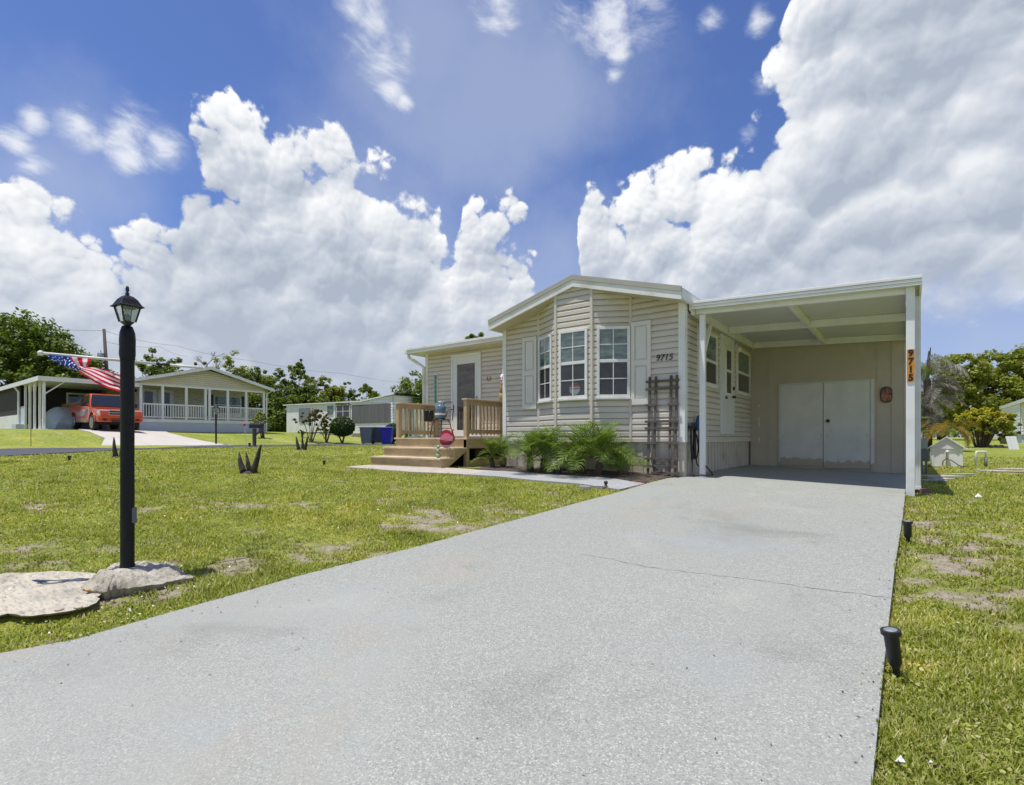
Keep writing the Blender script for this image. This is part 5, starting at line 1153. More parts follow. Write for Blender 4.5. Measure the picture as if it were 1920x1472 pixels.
for x in (XF, XB):
    for s_ in (-1, 1):
        g = MB(); prof = [(.25,.0),(.38,0),(WR,.05),(WR,.22),(.38,.27),(.25,.27)]; g.lathe([(r, z) for r, z in prof], 0, 0, 26)
        g.v = [(x+v[0], s_*(1.0-v[2]), WR+v[1]) for v in g.v]; wh = tk(g, 'wheel', M['rubber'], smooth=False)
        g = MB(); g.lathe([(.29,-.002),(.27,-.014),(.24,-.004),(.09,-.004),(.06,-.02),(.0,-.02)], 0, 0, 22, cap=False); g.v = [(x+v[0], s_*(1.0-v[2]), WR+v[1]) for v in g.v]; tk(g, 'rim', M['alloy'], wh)
        g = MB()
        for k in range(6): a_ = k*math.pi/3; g.bar((x+.05*math.cos(a_), s_*(1.008), WR+.05*math.sin(a_)), (x+.25*math.cos(a_), s_*(1.008), WR+.25*math.sin(a_)), .05, .02, up=(0,1,0))
        tk(g, 'spokes', M['alloy'], wh)
        if s_ < 2: g = MB(); ap = arch(x, .56, .45, 11)+arch(x, .49, .45, 11)[::-1]; g.xz(ap, s_*.97, s_*1.005); tk(g, 'wheel_arch', M['orange'], bevel=.01)
g = MB(); g.box(2.45,2.79,-.97,.97,.44,.78); g.v = [(x-(.17 if abs(y) > .8 else 0), y, z+(0.0 if z > .6 else (.06 if abs(y) < .5 else 0))) for x, y, z in g.v]
tk(g, 'bumper', M['orange'], bevel=.06)
g = MB(); g.box(2.70,2.80,-.44,.44,.46,.56); tk(g, 'air_intake', M['blackplastic'], bevel=.02)
g = MB(); g.box(2.60,2.735,-.55,.55,.80,1.04); gr = tk(g, 'grille', M['blackplastic'], bevel=.02)
g = MB()
for z0, z1 in ((.90,.945),(1.015,1.045),(.79,.815)): g.box(2.72,2.765,-.57,.57,z0,z1)
for y in (-.57,.53): g.box(2.72,2.763,y,y+.04,.815,1.015)
tk(g, 'chrome_bar', M['chrome'], gr, bevel=.008)
g = MB(); g.box(-2.2,2.2,-.75,.75,.30,.50); tk(g, 'chassis', M['rubber'])

# ------------------------------------------------------------------ white house at the end of the road
YB = 26.0; XB0, XB1, XB2 = -46.6, -36.6, -31.3
hb = thing('white_house', 'long low white house with a striped shade beyond the lawn', 'house', ((XB0+XB1)/2, YB, 1.5))
roofz = lambda x: float(np.interp(x, [XB0-.4, XB1+1.5, XB2+.3], [4.38, 4.25, 4.66]))
O, a, n = Vector((XB0,YB,0)), Vector((1,0,0)), Vector((0,-1,0))
g = MB(); g.box(XB0,XB1-2.2,YB,YB+.2,1.75,roofz(XB0)-.1); g.build('wall', M['bwhite'], hb)
g = MB(); l_ = XB2-XB1; O2 = Vector((XB1,YB,0)); siding(g, O2, a, n, [(0,1.62),(l_,1.62),(l_,roofz(XB2)-.12),(0,roofz(XB1)-.1)], 1.62, .22, .03); O3 = Vector((XB2,YB,0)); siding(g, O3, Vector((0,1,0)), Vector((1,0,0)), [(0,1.62),(7,1.62),(7,4.6),(0,roofz(XB2)-.12)], 1.62, .22, .03); g.build('porch_wall', M['bwhite'], hb)
g = MB(); g.box(XB1-2.2,XB1,YB+1.2,YB+1.3,1.6,4.2); g.build('recessed_wall', M['bwhite'], hb)
g = MB(); g.box(XB0+.05,XB2-.05,YB+.05,YB+.15,.6,1.61); g.build('skirting', M['skirt'], hb)
g = MB(); xs = [XB0-.4, XB1+1.5, XB2+.3]
for i in range(2): g.prism([(xs[i],roofz(xs[i])-.09),(xs[i+1],roofz(xs[i+1])-.09),(xs[i+1],roofz(xs[i+1])),(xs[i],roofz(xs[i]))], lambda u, v: (u,YB-.14,v), lambda u, v: (u,YB-.09,v))
g.build('fascia', M['white'], hb)
g = MB()
for i in range(2):
    g.add([(xs[i],YB-.09,roofz(xs[i])),(xs[i+1],YB-.09,roofz(xs[i+1])),(xs[i+1],YB+4.5,roofz(xs[i+1])+.45*(1-i)),(xs[i],YB+4.5,roofz(xs[i])+.45)], [(0,1,2,3)])
    g.add([(xs[i],YB-.09,roofz(xs[i])-.08),(xs[i+1],YB-.09,roofz(xs[i+1])-.08),(xs[i+1],YB+4.5,roofz(xs[i+1])+.45*(1-i)-.08),(xs[i],YB+4.5,roofz(xs[i])+.37)], [(3,2,1,0)])
g.build('roof', M['darkroof'], hb)
g = MB(); g.box(XB1+.2,XB2-.25,YB-.07,YB-.035,2.42,3.92); g.build('striped_shade', M['shade'], hb)
g = MB(); g.box(XB0+2.2,XB0+4.0,YB-.06,YB-.001,2.7,3.9); w0 = g.build('awning', M['galv'], hb)
g = MB(); g.box(XB0+6.7,XB0+7.5,YB-.05,YB-.001,3.25,4.0); g.build('window', M['paneup'], hb)
g = MB(); g.box(XB1-1.95,XB1-.1,YB-.06,YB-.0,2.95,4.0); wd = g.build('window', M['trim'], hb)
for x in (XB1-1.87, XB1-.97):
    for z in (3.0, 3.52): g = MB(); g.box(x,x+.80,YB-.075,YB-.061,z,z+.44); g.build('pane', M['glassdark'], wd)
g = MB(); g.box(XB0+4.7,XB0+5.4,YB+.0,YB+.04,1.25,1.65); g.box(XB0+4.85,XB0+5.25,YB-.02,YB-.001,1.3,1.55,1); g.build('vent', [M['trim'], M['black']], hb)
g = MB(); g.box(XB2+.4,XB2+3.2,YB+1.5,YB+8,.9,3.6); g.build('extension', M['bwhite'], hb)
# sheet of white siding far behind the mailbox
# bins by the road
def wbin(px, D, mt, lidm, label, open_=False):
    b_ = base(px, D); o = thing('wheelie_bin', label, 'bin', b_, 'bins at the roadside'); s_ = 1.18
    R3 = lambda u, w, v: (b_.x+rd.x*u*s_+FW[0]*w*s_, b_.y+rd.y*u*s_+FW[1]*w*s_, b_.z+v*s_)
    g = MB(); prof = [(.25,.06),(.33,.92)]
    vs = [R3(i*r, j*r, z) for r, z in prof for i, j in ((-1,-1),(1,-1),(1,1),(-1,1))]; g.add(vs, [(3,2,1,0),(4,5,6,7),(0,1,5,4),(1,2,6,5),(2,3,7,6),(3,0,4,7)]); g.build('bin_body', mt, o, bevel=.03)
    g = MB(); vs = [R3(i*.36, j*.37, z) for z in (.925,.965) for i, j in ((-1,-1),(1,-1),(1,1),(-1,1))]+[R3(i*.26, j*.28, 1.0) for i, j in ((-1,-1),(1,-1),(1,1),(-1,1))]; g.add(vs, [(3,2,1,0),(0,1,5,4),(1,2,6,5),(2,3,7,6),(3,0,4,7),(4,5,9,8),(5,6,10,9),(6,7,11,10),(7,4,8,11),(8,9,10,11)]); g.build('lid', lidm, o, bevel=.015)
    for u in (-.26,.26): g = MB(); g.tube([R3(u-.03,.22,.1),R3(u+.03,.22,.1)], .1, 12); g.build('wheel', M['rubber'], o)
    return o
wbin(688, 34.6, M['palebin'], M['palebin'], 'pale grey wheelie bin leftmost at the roadside')
wbin(707, 35.4, M['greybin'], M['greybin'], 'dark grey wheelie bin between the pale grey and the blue one')
wbin(726, 34.8, M['bluebin'], M['bluebin'], 'bright blue wheelie bin at the roadside beside the deck')
# neighbour lamp post, mailbox, reflector stake
b_ = base(405, 27.5); b_.z = tz(b_.x,b_.y); o = thing('yard_lamp', 'black yard lamp in front of the cream porch house', 'lamp post', b_); h = 2.35
g = MB(); g.lathe([(.045,b_.z-.1),(.045,b_.z+1.62)], b_.x, b_.y, 10); g.build('post', M['black'], o, smooth=True, autos=40)
g = MB(); g.lathe([(.06,b_.z+1.63),(.13,b_.z+1.72),(.14,b_.z+1.92)], b_.x, b_.y, 8); g.build('glass', M['lampglass'], o)
g = MB(); g.lathe([(.17,b_.z+1.925),(.16,b_.z+1.95),(.06,b_.z+2.08),(.015,b_.z+2.12),(.01,b_.z+2.18)], b_.x, b_.y, 8); g.build('cap', M['black'], o)
b_ = base(477, 27.0); o = thing('mailbox', 'black mailbox on a weathered wooden post near the porch house', 'mailbox', b_)
g = MB(); g.box(b_.x-.07,b_.x+.07,b_.y-.07,b_.y+.07,b_.z-.1,b_.z+.98); g.bar((b_.x,b_.y,b_.z+.6),(b_.x+.35,b_.y+.30,b_.z+.98),.07,.07); g.build('post', M['oldwood'], o)
dv_ = Vector((.76,.65,0)); c = b_+Vector((0,0,1.0)); g = MB(); nrm = Vector((-.65,.76,0)); sec = [(-.13,0),(.13,0),(.13,.17),(.09,.25),(0,.28),(-.09,.25),(-.13,.17)]
g.prism(sec, lambda u, v: tuple(c+nrm*u+Vector((0,0,v))-dv_*.22), lambda u, v: tuple(c+nrm*u+Vector((0,0,v))+dv_*.40)); g.build('box', M['black'], o, bevel=.01)
g = MB(); g.bar(c+nrm*.14+Vector((0,0,.1)), c+nrm*.14+Vector((0,0,.3)), .02, .06); g.build('flag_arm', M['red'], o)
b_ = base(463, 22.6); o = thing('reflector_stake', 'thin white stake with a red reflector at the road edge', 'stake', b_); t_ = Vector(atd(458, 796, 22.6))
g = MB(); g.tube([b_-Vector((0,0,.05)), t_-Vector((0,0,.08))], .012, 6); g.build('rod', M['pvc'], o); g = MB(); g.sph(t_,.10,.04,.07,12,8); g.build('reflector', M['red'], o, smooth=True)
b_ = Vector(hit(58,838)); o = tag(MB().tube([b_, b_+Vector((0,0,.75))], .012, 6).build('marker_rod', M['oldwood'], None), 'thin bare rod at the road edge before the neighbour carport', 'rod')
# utility pole, transformer, wires
b_ = base(207, 52); top = Vector(atd(195, 617, 52)); o = thing('utility_pole', 'leaning wooden utility pole above the roofs behind the lamp post', 'utility pole', b_)
g = MB(); g.tube([b_, b_.lerp(top,.5), top], [.20,.17,.13], 10); g.build('pole', M['polewood'], o, smooth=True)
c = Vector(atd(189, 669, 51.6)); g = MB(); g.lathe([(.26,c.z-.35),(.28,c.z-.33),(.28,c.z+.30),(.22,c.z+.38),(.06,c.z+.40)], c.x, c.y, 14); g.build('transformer', M['galv'], o, smooth=True, autos=40)
g = MB(); g.tube([c+Vector((0,0,.4)), c+Vector((0,0,.62))], .04, 6); g.tube([c+Vector((.1,0,0)), c.lerp(top,.1)+Vector((.3,.2,.1))], .04, 6); g.build('insulator', M['greyplastic'], o)
def cable(pts, r, label):
    P = [Vector(atd(*p)) for p in pts]; out = []
    for i in range(len(P)-1):
        for k in range(12): t = k/12; q = P[i].lerp(P[i+1], t); q.z -= .25*4*t*(1-t); out.append(q)
    out.append(P[-1]); o = MB().tube(out, r, 5).build('power_line', M['wire'], None); tag(o, label, 'cable', 'power lines')
cable(((-60,603,60),(195,620,52),(330,648,60),(470,676,70),(640,700,80),(800,722,95)), .014, 'upper power line sagging from the pole across the whole sky')
cable(((195,640,52),(300,650,58),(352,668,66)), .012, 'short power line dropping from the pole toward the bare branches')

# ------------------------------------------------------------------ trees
def leaves(cent, rad, nclump, per, ls, seed, flat=.75, cl=(.12,.27)):
    r = np.random.default_rng(seed); V = []
    cent = np.array(cent, float); rad = np.array(rad, float)
    vol = rad.prod(1)**.75; ch = r.choice(len(cent), nclump, p=vol/vol.sum())
    d = r.normal(size=(nclump, 3)); d /= np.linalg.norm(d, axis=1)[:, None]; q = r.random(nclump)**.32
    cc = cent[ch]+d*rad[ch]*q[:, None]; cr = (rad[ch].mean(1)*r.uniform(cl[0],cl[1],nclump))
    ii = np.repeat(np.arange(nclump), per); n = len(ii)
    d = r.normal(size=(n, 3)); d /= np.linalg.norm(d, axis=1)[:, None]; q = r.random(n)**.45
    p = cc[ii]+d*(cr[ii]*q)[:, None]*np.array([1,1,flat])
    nrm = d*.6+r.normal(size=(n,3))*.6+np.array([0,0,.7]); nrm /= np.linalg.norm(nrm, axis=1)[:, None]
    t = np.cross(nrm, r.normal(size=(n,3))); t /= np.linalg.norm(t, axis=1)[:, None]; b = np.cross(nrm, t)
    l = ls*r.uniform(.6,1.3,n)[:, None]; w = l*r.uniform(.38,.6,n)[:, None]
    V = np.stack([p-t*l, p+b*w-t*l*.1, p+t*l, p-b*w-t*l*.1], 1).reshape(-1, 3); F = np.arange(4*n).reshape(-1, 4)
    return V, F
def tree(name, label, b_, H, crown, nclump, per, ls, mt, seed, trunk=.16, lean=0, group=None, limbs=5, cat='tree', flat=.75, cl=(.14,.30)):
    """crown: list of (dx, dy, z, rx, ry, rz) above the foot"""
    b_ = Vector(b_); o = thing(name, label, cat, b_, group); r = random.Random(seed)
    g = MB(); th_ = min(c[2]-c[5]*.4 for c in crown); th_ = max(th_, .15*H); g.tube([b_-Vector((0,0,.2)), b_+Vector((lean*.3,0,th_*.5)), b_+Vector((lean,0,th_))], [trunk*1.25, trunk, trunk*.7], 9)
    top = b_+Vector((lean,0,th_))
    for k in range(limbs):
        c = crown[k % len(crown)]; e = b_+Vector((c[0]+r.uniform(-.6,.6)*c[3], c[1]+r.uniform(-.6,.6)*c[4], c[2]+r.uniform(-.2,.6)*c[5])); m_ = top.lerp(e, .5)+Vector((r.uniform(-.2,.2),r.uniform(-.2,.2),.15*H*.3)); g.tube([top-Vector((0,0,th_*.15)), m_, e], [trunk*.55, trunk*.33, trunk*.1], 6)
    g.build('trunk', M['bark'], o, smooth=True)
    V, F = leaves([(b_.x+c[0], b_.y+c[1], b_.z+c[2]) for c in crown], [(c[3],c[4],c[5]) for c in crown], nclump, per, ls, seed, flat, cl)
    big_mesh('crown', V, F, mt, o, off=tuple(b_)); return o
TG = 'trees behind the houses'
# big dark tree at the left edge
tree('shade_tree','big dark green tree behind the left carport, at the left edge',base(20,52),9.6,[(0,0,8.8,4.6,4.0,3.4),(3.2,2.2,7.2,3.6,3.4,3.0),(-3.5,-2.5,9.0,4.2,4,3.4),(5.6,4.0,5.4,2.8,2.8,2.2),(1,0,5.0,5.4,4.4,2.6),(2,1,2.6,6,4.6,2.2)],560,60,.21,M['leafA'],21,.3,group=TG,limbs=9)
tree('shade_tree','second dark tree trailing down toward the flag',base(105,58),8.0,[(-.6,-.4,7.4,3.2,3,2.5),(2.4,1.9,5.6,2.8,2.6,2.1),(-2,-1,5.2,3,2.6,2.4),(0,0,2.8,4,3,2.4)],300,55,.21,M['leafA'],22,.25,group=TG,limbs=6)
def band(px, D, top, w, seed, label, mt='leafB', dens=1.0):
    b_ = base(px, D); H = (HY-top)*D/FPX+(ZC-b_.z); r = random.Random(seed); c = []
    for k in range(9):
        dx = (r.random()-.5)*w; z = H*(.30+.58*r.random()*(1-abs(dx)/w)); s_ = w*r.uniform(.11,.20); dp = r.uniform(-.2,.2)*w; c.append((dx*RX[0]+dp*FW[0], dx*RX[1]+dp*FW[1], min(z, H-s_*.7), s_, s_, s_*.85))
    for dx, zz, s_ in ((0,H-w*.11,w*.12),(-w*.16,H*.80,w*.13),(w*.15,H*.74,w*.14)): c.append((dx*RX[0], dx*RX[1], zz, s_, s_, s_*.9))
    c.append((0,0,H*.36,w*.34,w*.34,H*.26)); c.append((0,0,H*.18,w*.38,w*.38,H*.17))
    tree('background_tree', label, b_, H, c, int(210*dens), 46, .16 if D < 62 else .18, M[mt], seed, .16, group=TG, limbs=9, cl=(.26,.62))
band(172,60,690,5.5,31,'small tree beside the utility pole','leafB',.8)
band(285,58,645,8.5,32,'loose crowned tree above the left half of the porch roof','leafB',1.1)
band(330,62,668,6.5,36,'low tree above the middle of the porch roof','leafB',.9)
band(375,64,672,5,33,'small tree just left of the porch roof ridge','leafB',.8)
band(440,60,650,7.5,34,'bright tree rising right of the porch roof ridge','leafC',1.1)
band(492,60,684,6,35,'rounded tree at the right end of the porch roof','leafB',1)
band(518,55,735,5,41,'low dark tree filling the gap right of the porch house','leafA',.9)
band(540,64,672,6,37,'tall branching tree in the gap between the two neighbour houses','leafB',1.0)
band(566,66,674,5.5,38,'dark upright tree left of the sparse tree row','leafA',.9)
band(608,66,705,6.5,39,'wide low tree above the dark roof of the white house','leafC',.9)
band(650,68,712,6,40,'sparse tree over the middle of the white house','leafB',.8)
band(688,70,712,5.5,42,'small tree with a leaning tip over the white house ridge','leafB',.7)
band(590,62,738,8,43,'broad low tree along the white house roof','leafB',1)
band(240,64,700,7,44,'low tree behind the lamp post','leafB',1)
b_ = base(782, 42); H = (HY-692)*42/FPX+.2
tree('round_tree','dense rounded tree beyond the deck railing',b_,H,[(.4,.3,H*.62,2.2,2.2,H*.36),(-1.6,-1.2,H*.36,1.5,1.5,H*.26),(.2,0,H*.28,2.0,2.0,H*.25)],150,60,.14,M['leafB'],51,.18,limbs=5)
b_ = base(893, 44); tree('round_tree','tip of a tree rising above the left wing roof',b_,9.0,[(0,0,(HY-632)*44/FPX,1.6,1.4,.9),(.3,.2,5.5,2.4,2.2,2.0)],70,50,.15,M['leafB'],52,.18,limbs=4)
# bare tree
b_ = base(388, 66); o = thing('bare_tree', 'leafless grey tree top above the porch roof ridge', 'tree', b_); g = MB(); r = random.Random(5); z0 = b_+Vector((0,0,8.6))
g.tube([b_, b_+Vector((.1,0,5)), z0], [.16,.12,.07], 6)
def twig(p, d, l, r0, k):
    e = p+d*l; g.tube([p, p.lerp(e,.5)+Vector((r.uniform(-.1,.1),r.uniform(-.1,.1),.05)), e], [r0, r0*.7, r0*.4], 4, cap=False)
    if k:
        for _ in range(3): twig(p.lerp(e, r.uniform(.45,1)), (d+Vector((r.uniform(-.9,.9),r.uniform(-.9,.9),r.uniform(-.3,.6)))).normalized(), l*.62, r0*.6, k-1)
for k in range(6): twig(z0-Vector((0,0,r.uniform(0,2))), Vector((r.uniform(-.9,.9),r.uniform(-.9,.9),.7)).normalized(), 1.5, .045, 3)
g.build('branches', M['deadbark'] if 'deadbark' in M else M['polewood'], o)
# shrubs in front of the white house
def ball(px, D, r_, h, label, mt='leafD', stem=.5, seed=60, name='topiary_bush'):
    b_ = base(px, D); o = thing(name, label, 'bush', b_)
    g = MB()
    for k in range(3): a_ = k*2.1; g.tube([b_, b_+Vector((.12*math.cos(a_),.12*math.sin(a_),stem*.6)), b_+Vector((.35*math.cos(a_),.35*math.sin(a_),stem+.3))], [.06,.05,.03], 6)
    g.build('trunk', M['bark'], o)
    r = np.random.default_rng(seed); n = 5200; d = r.normal(size=(n,3)); d /= np.linalg.norm(d,axis=1)[:,None]; q = r.uniform(.72,1.03,n)[:,None]; c = np.array([b_.x,b_.y,b_.z+stem+h/2]); p = c+d*q*np.array([r_,r_,h/2]); nr = d+r.normal(size=(n,3))*.5; nr /= np.linalg.norm(nr,axis=1)[:,None]; t = np.cross(nr, r.normal(size=(n,3))); t /= np.linalg.norm(t,axis=1)[:,None]; bb = np.cross(nr,t); l = .085
    V = np.stack([p-t*l,p+bb*l*.5,p+t*l,p-bb*l*.5],1).reshape(-1,3); big_mesh('foliage', V, np.arange(4*n).reshape(-1,4), M[mt], o, off=tuple(b_))
ball(642, 34, .78, 1.3, 'clipped round bush on a short trunk before the white house', stem=.45, seed=61)
ball(737, 36, .62, 1.25, 'clipped round bush partly hidden behind the deck and bins', stem=.15, seed=62)
def shrub(px, D, w, h, label, mt, seed, ls=.07, n=70, name='shrub', flower=None, stems=6):
    b_ = base(px, D); o = thing(name, label, 'bush', b_); r = random.Random(seed); g = MB(); c = []
    for k in range(stems):
        a_ = r.uniform(0,6.3); e = b_+Vector((math.cos(a_)*w*.45*r.random(), math.sin(a_)*w*.45*r.random(), h*r.uniform(.6,.92))); g.tube([b_+Vector((r.uniform(-.1,.1),r.uniform(-.1,.1),-.05)), b_.lerp(e,.5)+Vector((0,0,.08)), e], [.035,.025,.01], 5); c.append((e.x-b_.x, e.y-b_.y, e.z-b_.z-.06*h, w*.2, w*.2, h*.17))
    g.build('stems', M['bark'], o)
    V, F = leaves([(b_.x+q[0],b_.y+q[1],b_.z+q[2]) for q in c], [(q[3],q[4],q[5]) for q in c], n, 26, ls, seed); big_mesh('foliage', V, F, mt, o, off=tuple(b_))
    if flower:
        V, F = leaves([(b_.x+q[0],b_.y+q[1],b_.z+q[2]+h*.1) for q in c[:3]], [(.22,.22,.2)]*3, 14, 14, .06, seed+1); big_mesh('blossom', V, F, flower, o, off=tuple(b_))
shrub(583, 33, 2.3, 2.35, 'crape myrtle with pink blossom before the white house', M['leafR'], 63, .085, 62, 'crape_myrtle', M['flowerpink'], 7)
shrub(612, 33.5, 1.2, 1.35, 'light green shrub between the crape myrtle and the round bush', M['leafC'], 64, .07, 50)
shrub(566, 36, .8, .5, 'low shrub at the white house skirting', M['leafA'], 65, .06, 25)
shrub(492, 33, 1.0, 1.7, 'young bright tree shoots at the corner of the porch house', M['leafC'], 66, .09, 32)

# ------------------------------------------------------------------ right side of the carport
b_ = Vector((.80, 18.5, gz(.8,18.5))); pu = thing('pump_house', 'small white gabled pump house on the grass behind the carport', 'pump house', b_)
nx_ = Vector((-b_.x-.35,-b_.y,0)).normalized(); ax = Vector((-nx_.y, nx_.x, 0))
def fb(g, u0, u1, v0, v1, w0, w1, mi=0): g.fbox(b_, ax, nx_, u0, u1, b_.z+v0, b_.z+v1, w0, w1, mi)
g = MB(); fb(g,-.32,.32,-.05,.50,-.6,0); fb(g,-.34,-.27,.0,.5,.0005,.02); fb(g,.27,.34,0,.5,.0005,.02); fb(g,-.04,.01,0,.5,.0005,.012); g.build('wall', M['bwhite'], pu)
P3 = lambda u, v, w: tuple(b_+ax*u+nx_*w+Vector((0,0,v)))
g = MB(); g.prism([(-.36,.50),(.36,.50),(0,.80)], lambda u, v: P3(u,v,.03), lambda u, v: P3(u,v,-.62)); g.build('gable', M['cloth'], pu)
g = MB(); 
for s_ in (-1,1): g.prism([(0,.80),(s_*.44,.46),(s_*.44,.49),(0,.84)], lambda u, v: P3(u,v,.07), lambda u, v: P3(u,v,-.66))
g.build('roof', M['roof'], pu)
o = thing('standpipe', 'white pipe with a black hose in front of the pump house', 'pipe', b_+nx_*.06); g = MB(); g.tube([P3(.02,0,.07),P3(.02,.40,.07),P3(.02,.44,.10)], .035, 10); g.build('pipe', M['pvc'], o, smooth=True); g = MB(); g.tube([P3(-.08,.0,.1),P3(-.07,.16,.12),P3(.0,.24,.13),P3(.12,.18,.13),P3(.26,.06,.14),P3(.36,.02,.16)], .012, 6); g.tube([P3(.36,.02,.16),P3(.1,.012,.25),P3(-.3,.012,.3),P3(-.6,.012,.2)], .012, 6); g.build('hose', M['hose'], o, smooth=True)
b2 = Vector(atd(1839, 878, 14.3)); b2.z = tz(b2.x,b2.y); o = thing('pvc_riser', 'white bent plastic pipe standing in the grass like an arch', 'pipe', b2)
g = MB(); q = lambda u, v: tuple(b2+rd*u+Vector((0,0,v))); g.tube([q(-.13,-.05),q(-.13,.38),q(-.12,.405),q(-.09,.415),q(.10,.415),q(.135,.40),q(.14,.38),q(.14,.24)], .028, 10); g.build('pipe', M['pvc'], o, smooth=True)
g = MB(); g.tube([q(.14,-.05),q(.14,.245)], .036, 10); g.build('valve', M['greyplastic'], o, smooth=True)
o = thing('meter_box', 'grey green utility meter box on a post behind the carport downspout', 'meter', (.24,14.0,.48)); g = MB(); g.box(.16,.30,13.96,14.06,1.05,1.28); g.build('meter', M['teal'] if False else M['galv'], o, bevel=.01); g = MB(); g.box(.15,.34,13.95,14.08,.80,1.045); g.build('box', M['greyplastic'], o, bevel=.01); g = MB(); g.tube([(.20,14.0,.4),(.20,14.0,.8)], .025, 8); g.tube([(.28,14.0,.4),(.28,14.0,.8)], .02, 8); g.build('conduit', M['greyplastic'], o)
# paving slabs by the downspout and out on the grass
for k, (px, py, w, d, mt, lab) in enumerate(((1742,895,.34,.34,'paver','mauve paving slab under the downspout'),(1762,894,.34,.30,'paver','mauve paving slab with a shaded end beside the downspout'),(1782,895,.36,.28,'greypaver','pale paving slab farthest from the downspout'),(1744,903,.42,.30,'greypaver','grey splash slab nearest the carport post'),(1762,900,.36,.24,'paver','second row mauve slab on the grass'),
        (1875,885,.55,.35,'paver','pink slab out on the grass beside the white pipe'),(1900,881,.6,.35,'paver','pink slab farther along the grass row'),(1912,886,.55,.3,'redpaver','reddish slab at the right picture edge'),(1852,884,.5,.25,'greypaver','narrow pale slab near the white pipe'),(1800,891,.6,.15,'greypaver','thin pale edging strip in the grass'))):
    p = Vector(hit(px, py, lambda a, b: gz(a,b))); g = MB(); g.fbox(p, rd, Vector((FW[0],FW[1],0)), -w/2, w/2, p.z-.03, p.z+.035, -d/2, d/2); tag(g.build('paving_slab', M[mt], None, bevel=.008), lab, 'paving slab', 'slabs on the grass')
p = Vector(hit(1727, 927, lambda a, b: gz(a,b))); g = MB(); g.fbox(p, rd, Vector((FW[0],FW[1],0)), -.02, .11, p.z-.02, p.z+.085, -.06, .06); tag(g.build('brick', M['brick'], None, bevel=.006), 'brown brick at the foot of the right carport post', 'brick')
p = Vector(hit(1716, 925, lambda a, b: gz(a,b))); g = MB(); g.tube([p, p+Vector((.0,.02,.22)), p+Vector((-.01,.10,.26))], .018, 8); tag(g.build('drain_pipe', M['greyplastic'], None, smooth=True), 'short grey pipe stub beside the right carport post', 'pipe')
# dead palm, croton, orange palm, big tree
def bigpalm():
    b_ = base(1738, 24); o = thing('dying_palm', 'tall palm with grey dead fronds behind the carport', 'palm', b_); r = random.Random(77); z_ = b_+Vector((0,0,3.3))
    g = MB(); g.tube([b_-Vector((0,0,.1)), b_+Vector((.05,0,1.6)), z_], [.2,.16,.14], 10); g.build('trunk', M['palmbark'], o)
    for k in range(46):
        dead = k < 36; v = r.randrange(3); me = frond_mesh(('dead' if dead else 'live', v), M['deadfrond'] if dead else M['frond'], Lr=1.75, droop=1.0+.35*v if dead else .6+.2*v, rise=.75+.3*v if dead else .7, nl=34, ll=.50, lw=.014, curl=.6 if dead else .1, seed=v+40)
        f = bpy.data.objects.new('frond', me); COL.objects.link(f); f.parent = o; f.location = Vector((r.uniform(-.12,.12), r.uniform(-.12,.12), r.uniform(1.3,3.6) if dead else r.uniform(3.0,3.5))); f.rotation_euler = (r.uniform(-.5,.5), -r.uniform(-.75,.55) if dead else -r.uniform(.2,1.1), r.uniform(0,6.3)); s_ = r.uniform(.7,1.05); f.scale = (s_,s_,s_)
    for k in range(3): 
        g = MB(); e = z_+Vector((r.uniform(-.3,.2),0,r.uniform(.9,1.5))); g.tube([z_, z_.lerp(e,.6), e], [.06,.05,.02], 6); g.build('spear', M['deadbark'] if 'deadbark' in M else M['polewood'], o)
bigpalm()
b_ = base(1768, 23.5); o = thing('orange_palm', 'low arching palm with orange and yellow fronds behind the pump house', 'palm', b_); r = random.Random(9)
g = MB(); g.tube([b_-Vector((0,0,.1)), b_+Vector((0,0,.9))], [.16,.12], 8); g.build('trunk', M['palmbark'], o)
for k in range(26):
    v = r.randrange(3); me = frond_mesh(('or' if k % 4 else 'org', v), M['leafO'] if k % 4 else M['frond'], Lr=1.35, droop=.8+.2*v, rise=.8, nl=32, ll=.42, lw=.014, seed=v+90); f = bpy.data.objects.new('frond', me); COL.objects.link(f); f.parent = o; f.location = (r.uniform(-.2,.2), r.uniform(-.2,.2), .85+r.uniform(-.1,.25)); f.rotation_euler = (r.uniform(-.3,.3), -r.uniform(-.3,.6), r.uniform(0,6.3))
b_ = base(1838, 27); o = thing('croton_bush', 'large bush with bright yellow tips behind the pump house', 'bush', b_); r = random.Random(14); g = MB(); c = []
for k in range(26):
    a_ = r.uniform(0,6.3); ra = r.random()**.6; e = b_+Vector((math.cos(a_)*1.3*ra, math.sin(a_)*1.2*ra, 1.95-.65*ra+r.uniform(-.1,.15))); g.tube([b_+Vector((math.cos(a_)*.3*ra,math.sin(a_)*.3*ra,-.05)), b_.lerp(e,.55)+Vector((0,0,.05)), e], [.035,.026,.012], 5); c.append(e)
g.build('stems', M['bark'], o)
V, F = leaves([tuple(e-Vector((0,0,.35))) for e in c], [(.46,.46,.5)]*len(c), 240, 30, .095, 15); big_mesh('foliage', V, F, M['leafC'], o, off=tuple(b_))
V, F = leaves([tuple(e+Vector((0,0,.02))) for e in c], [(.26,.26,.24)]*len(c), 150, 24, .10, 16); big_mesh('yellow_tips', V, F, M['leafY'], o, off=tuple(b_))
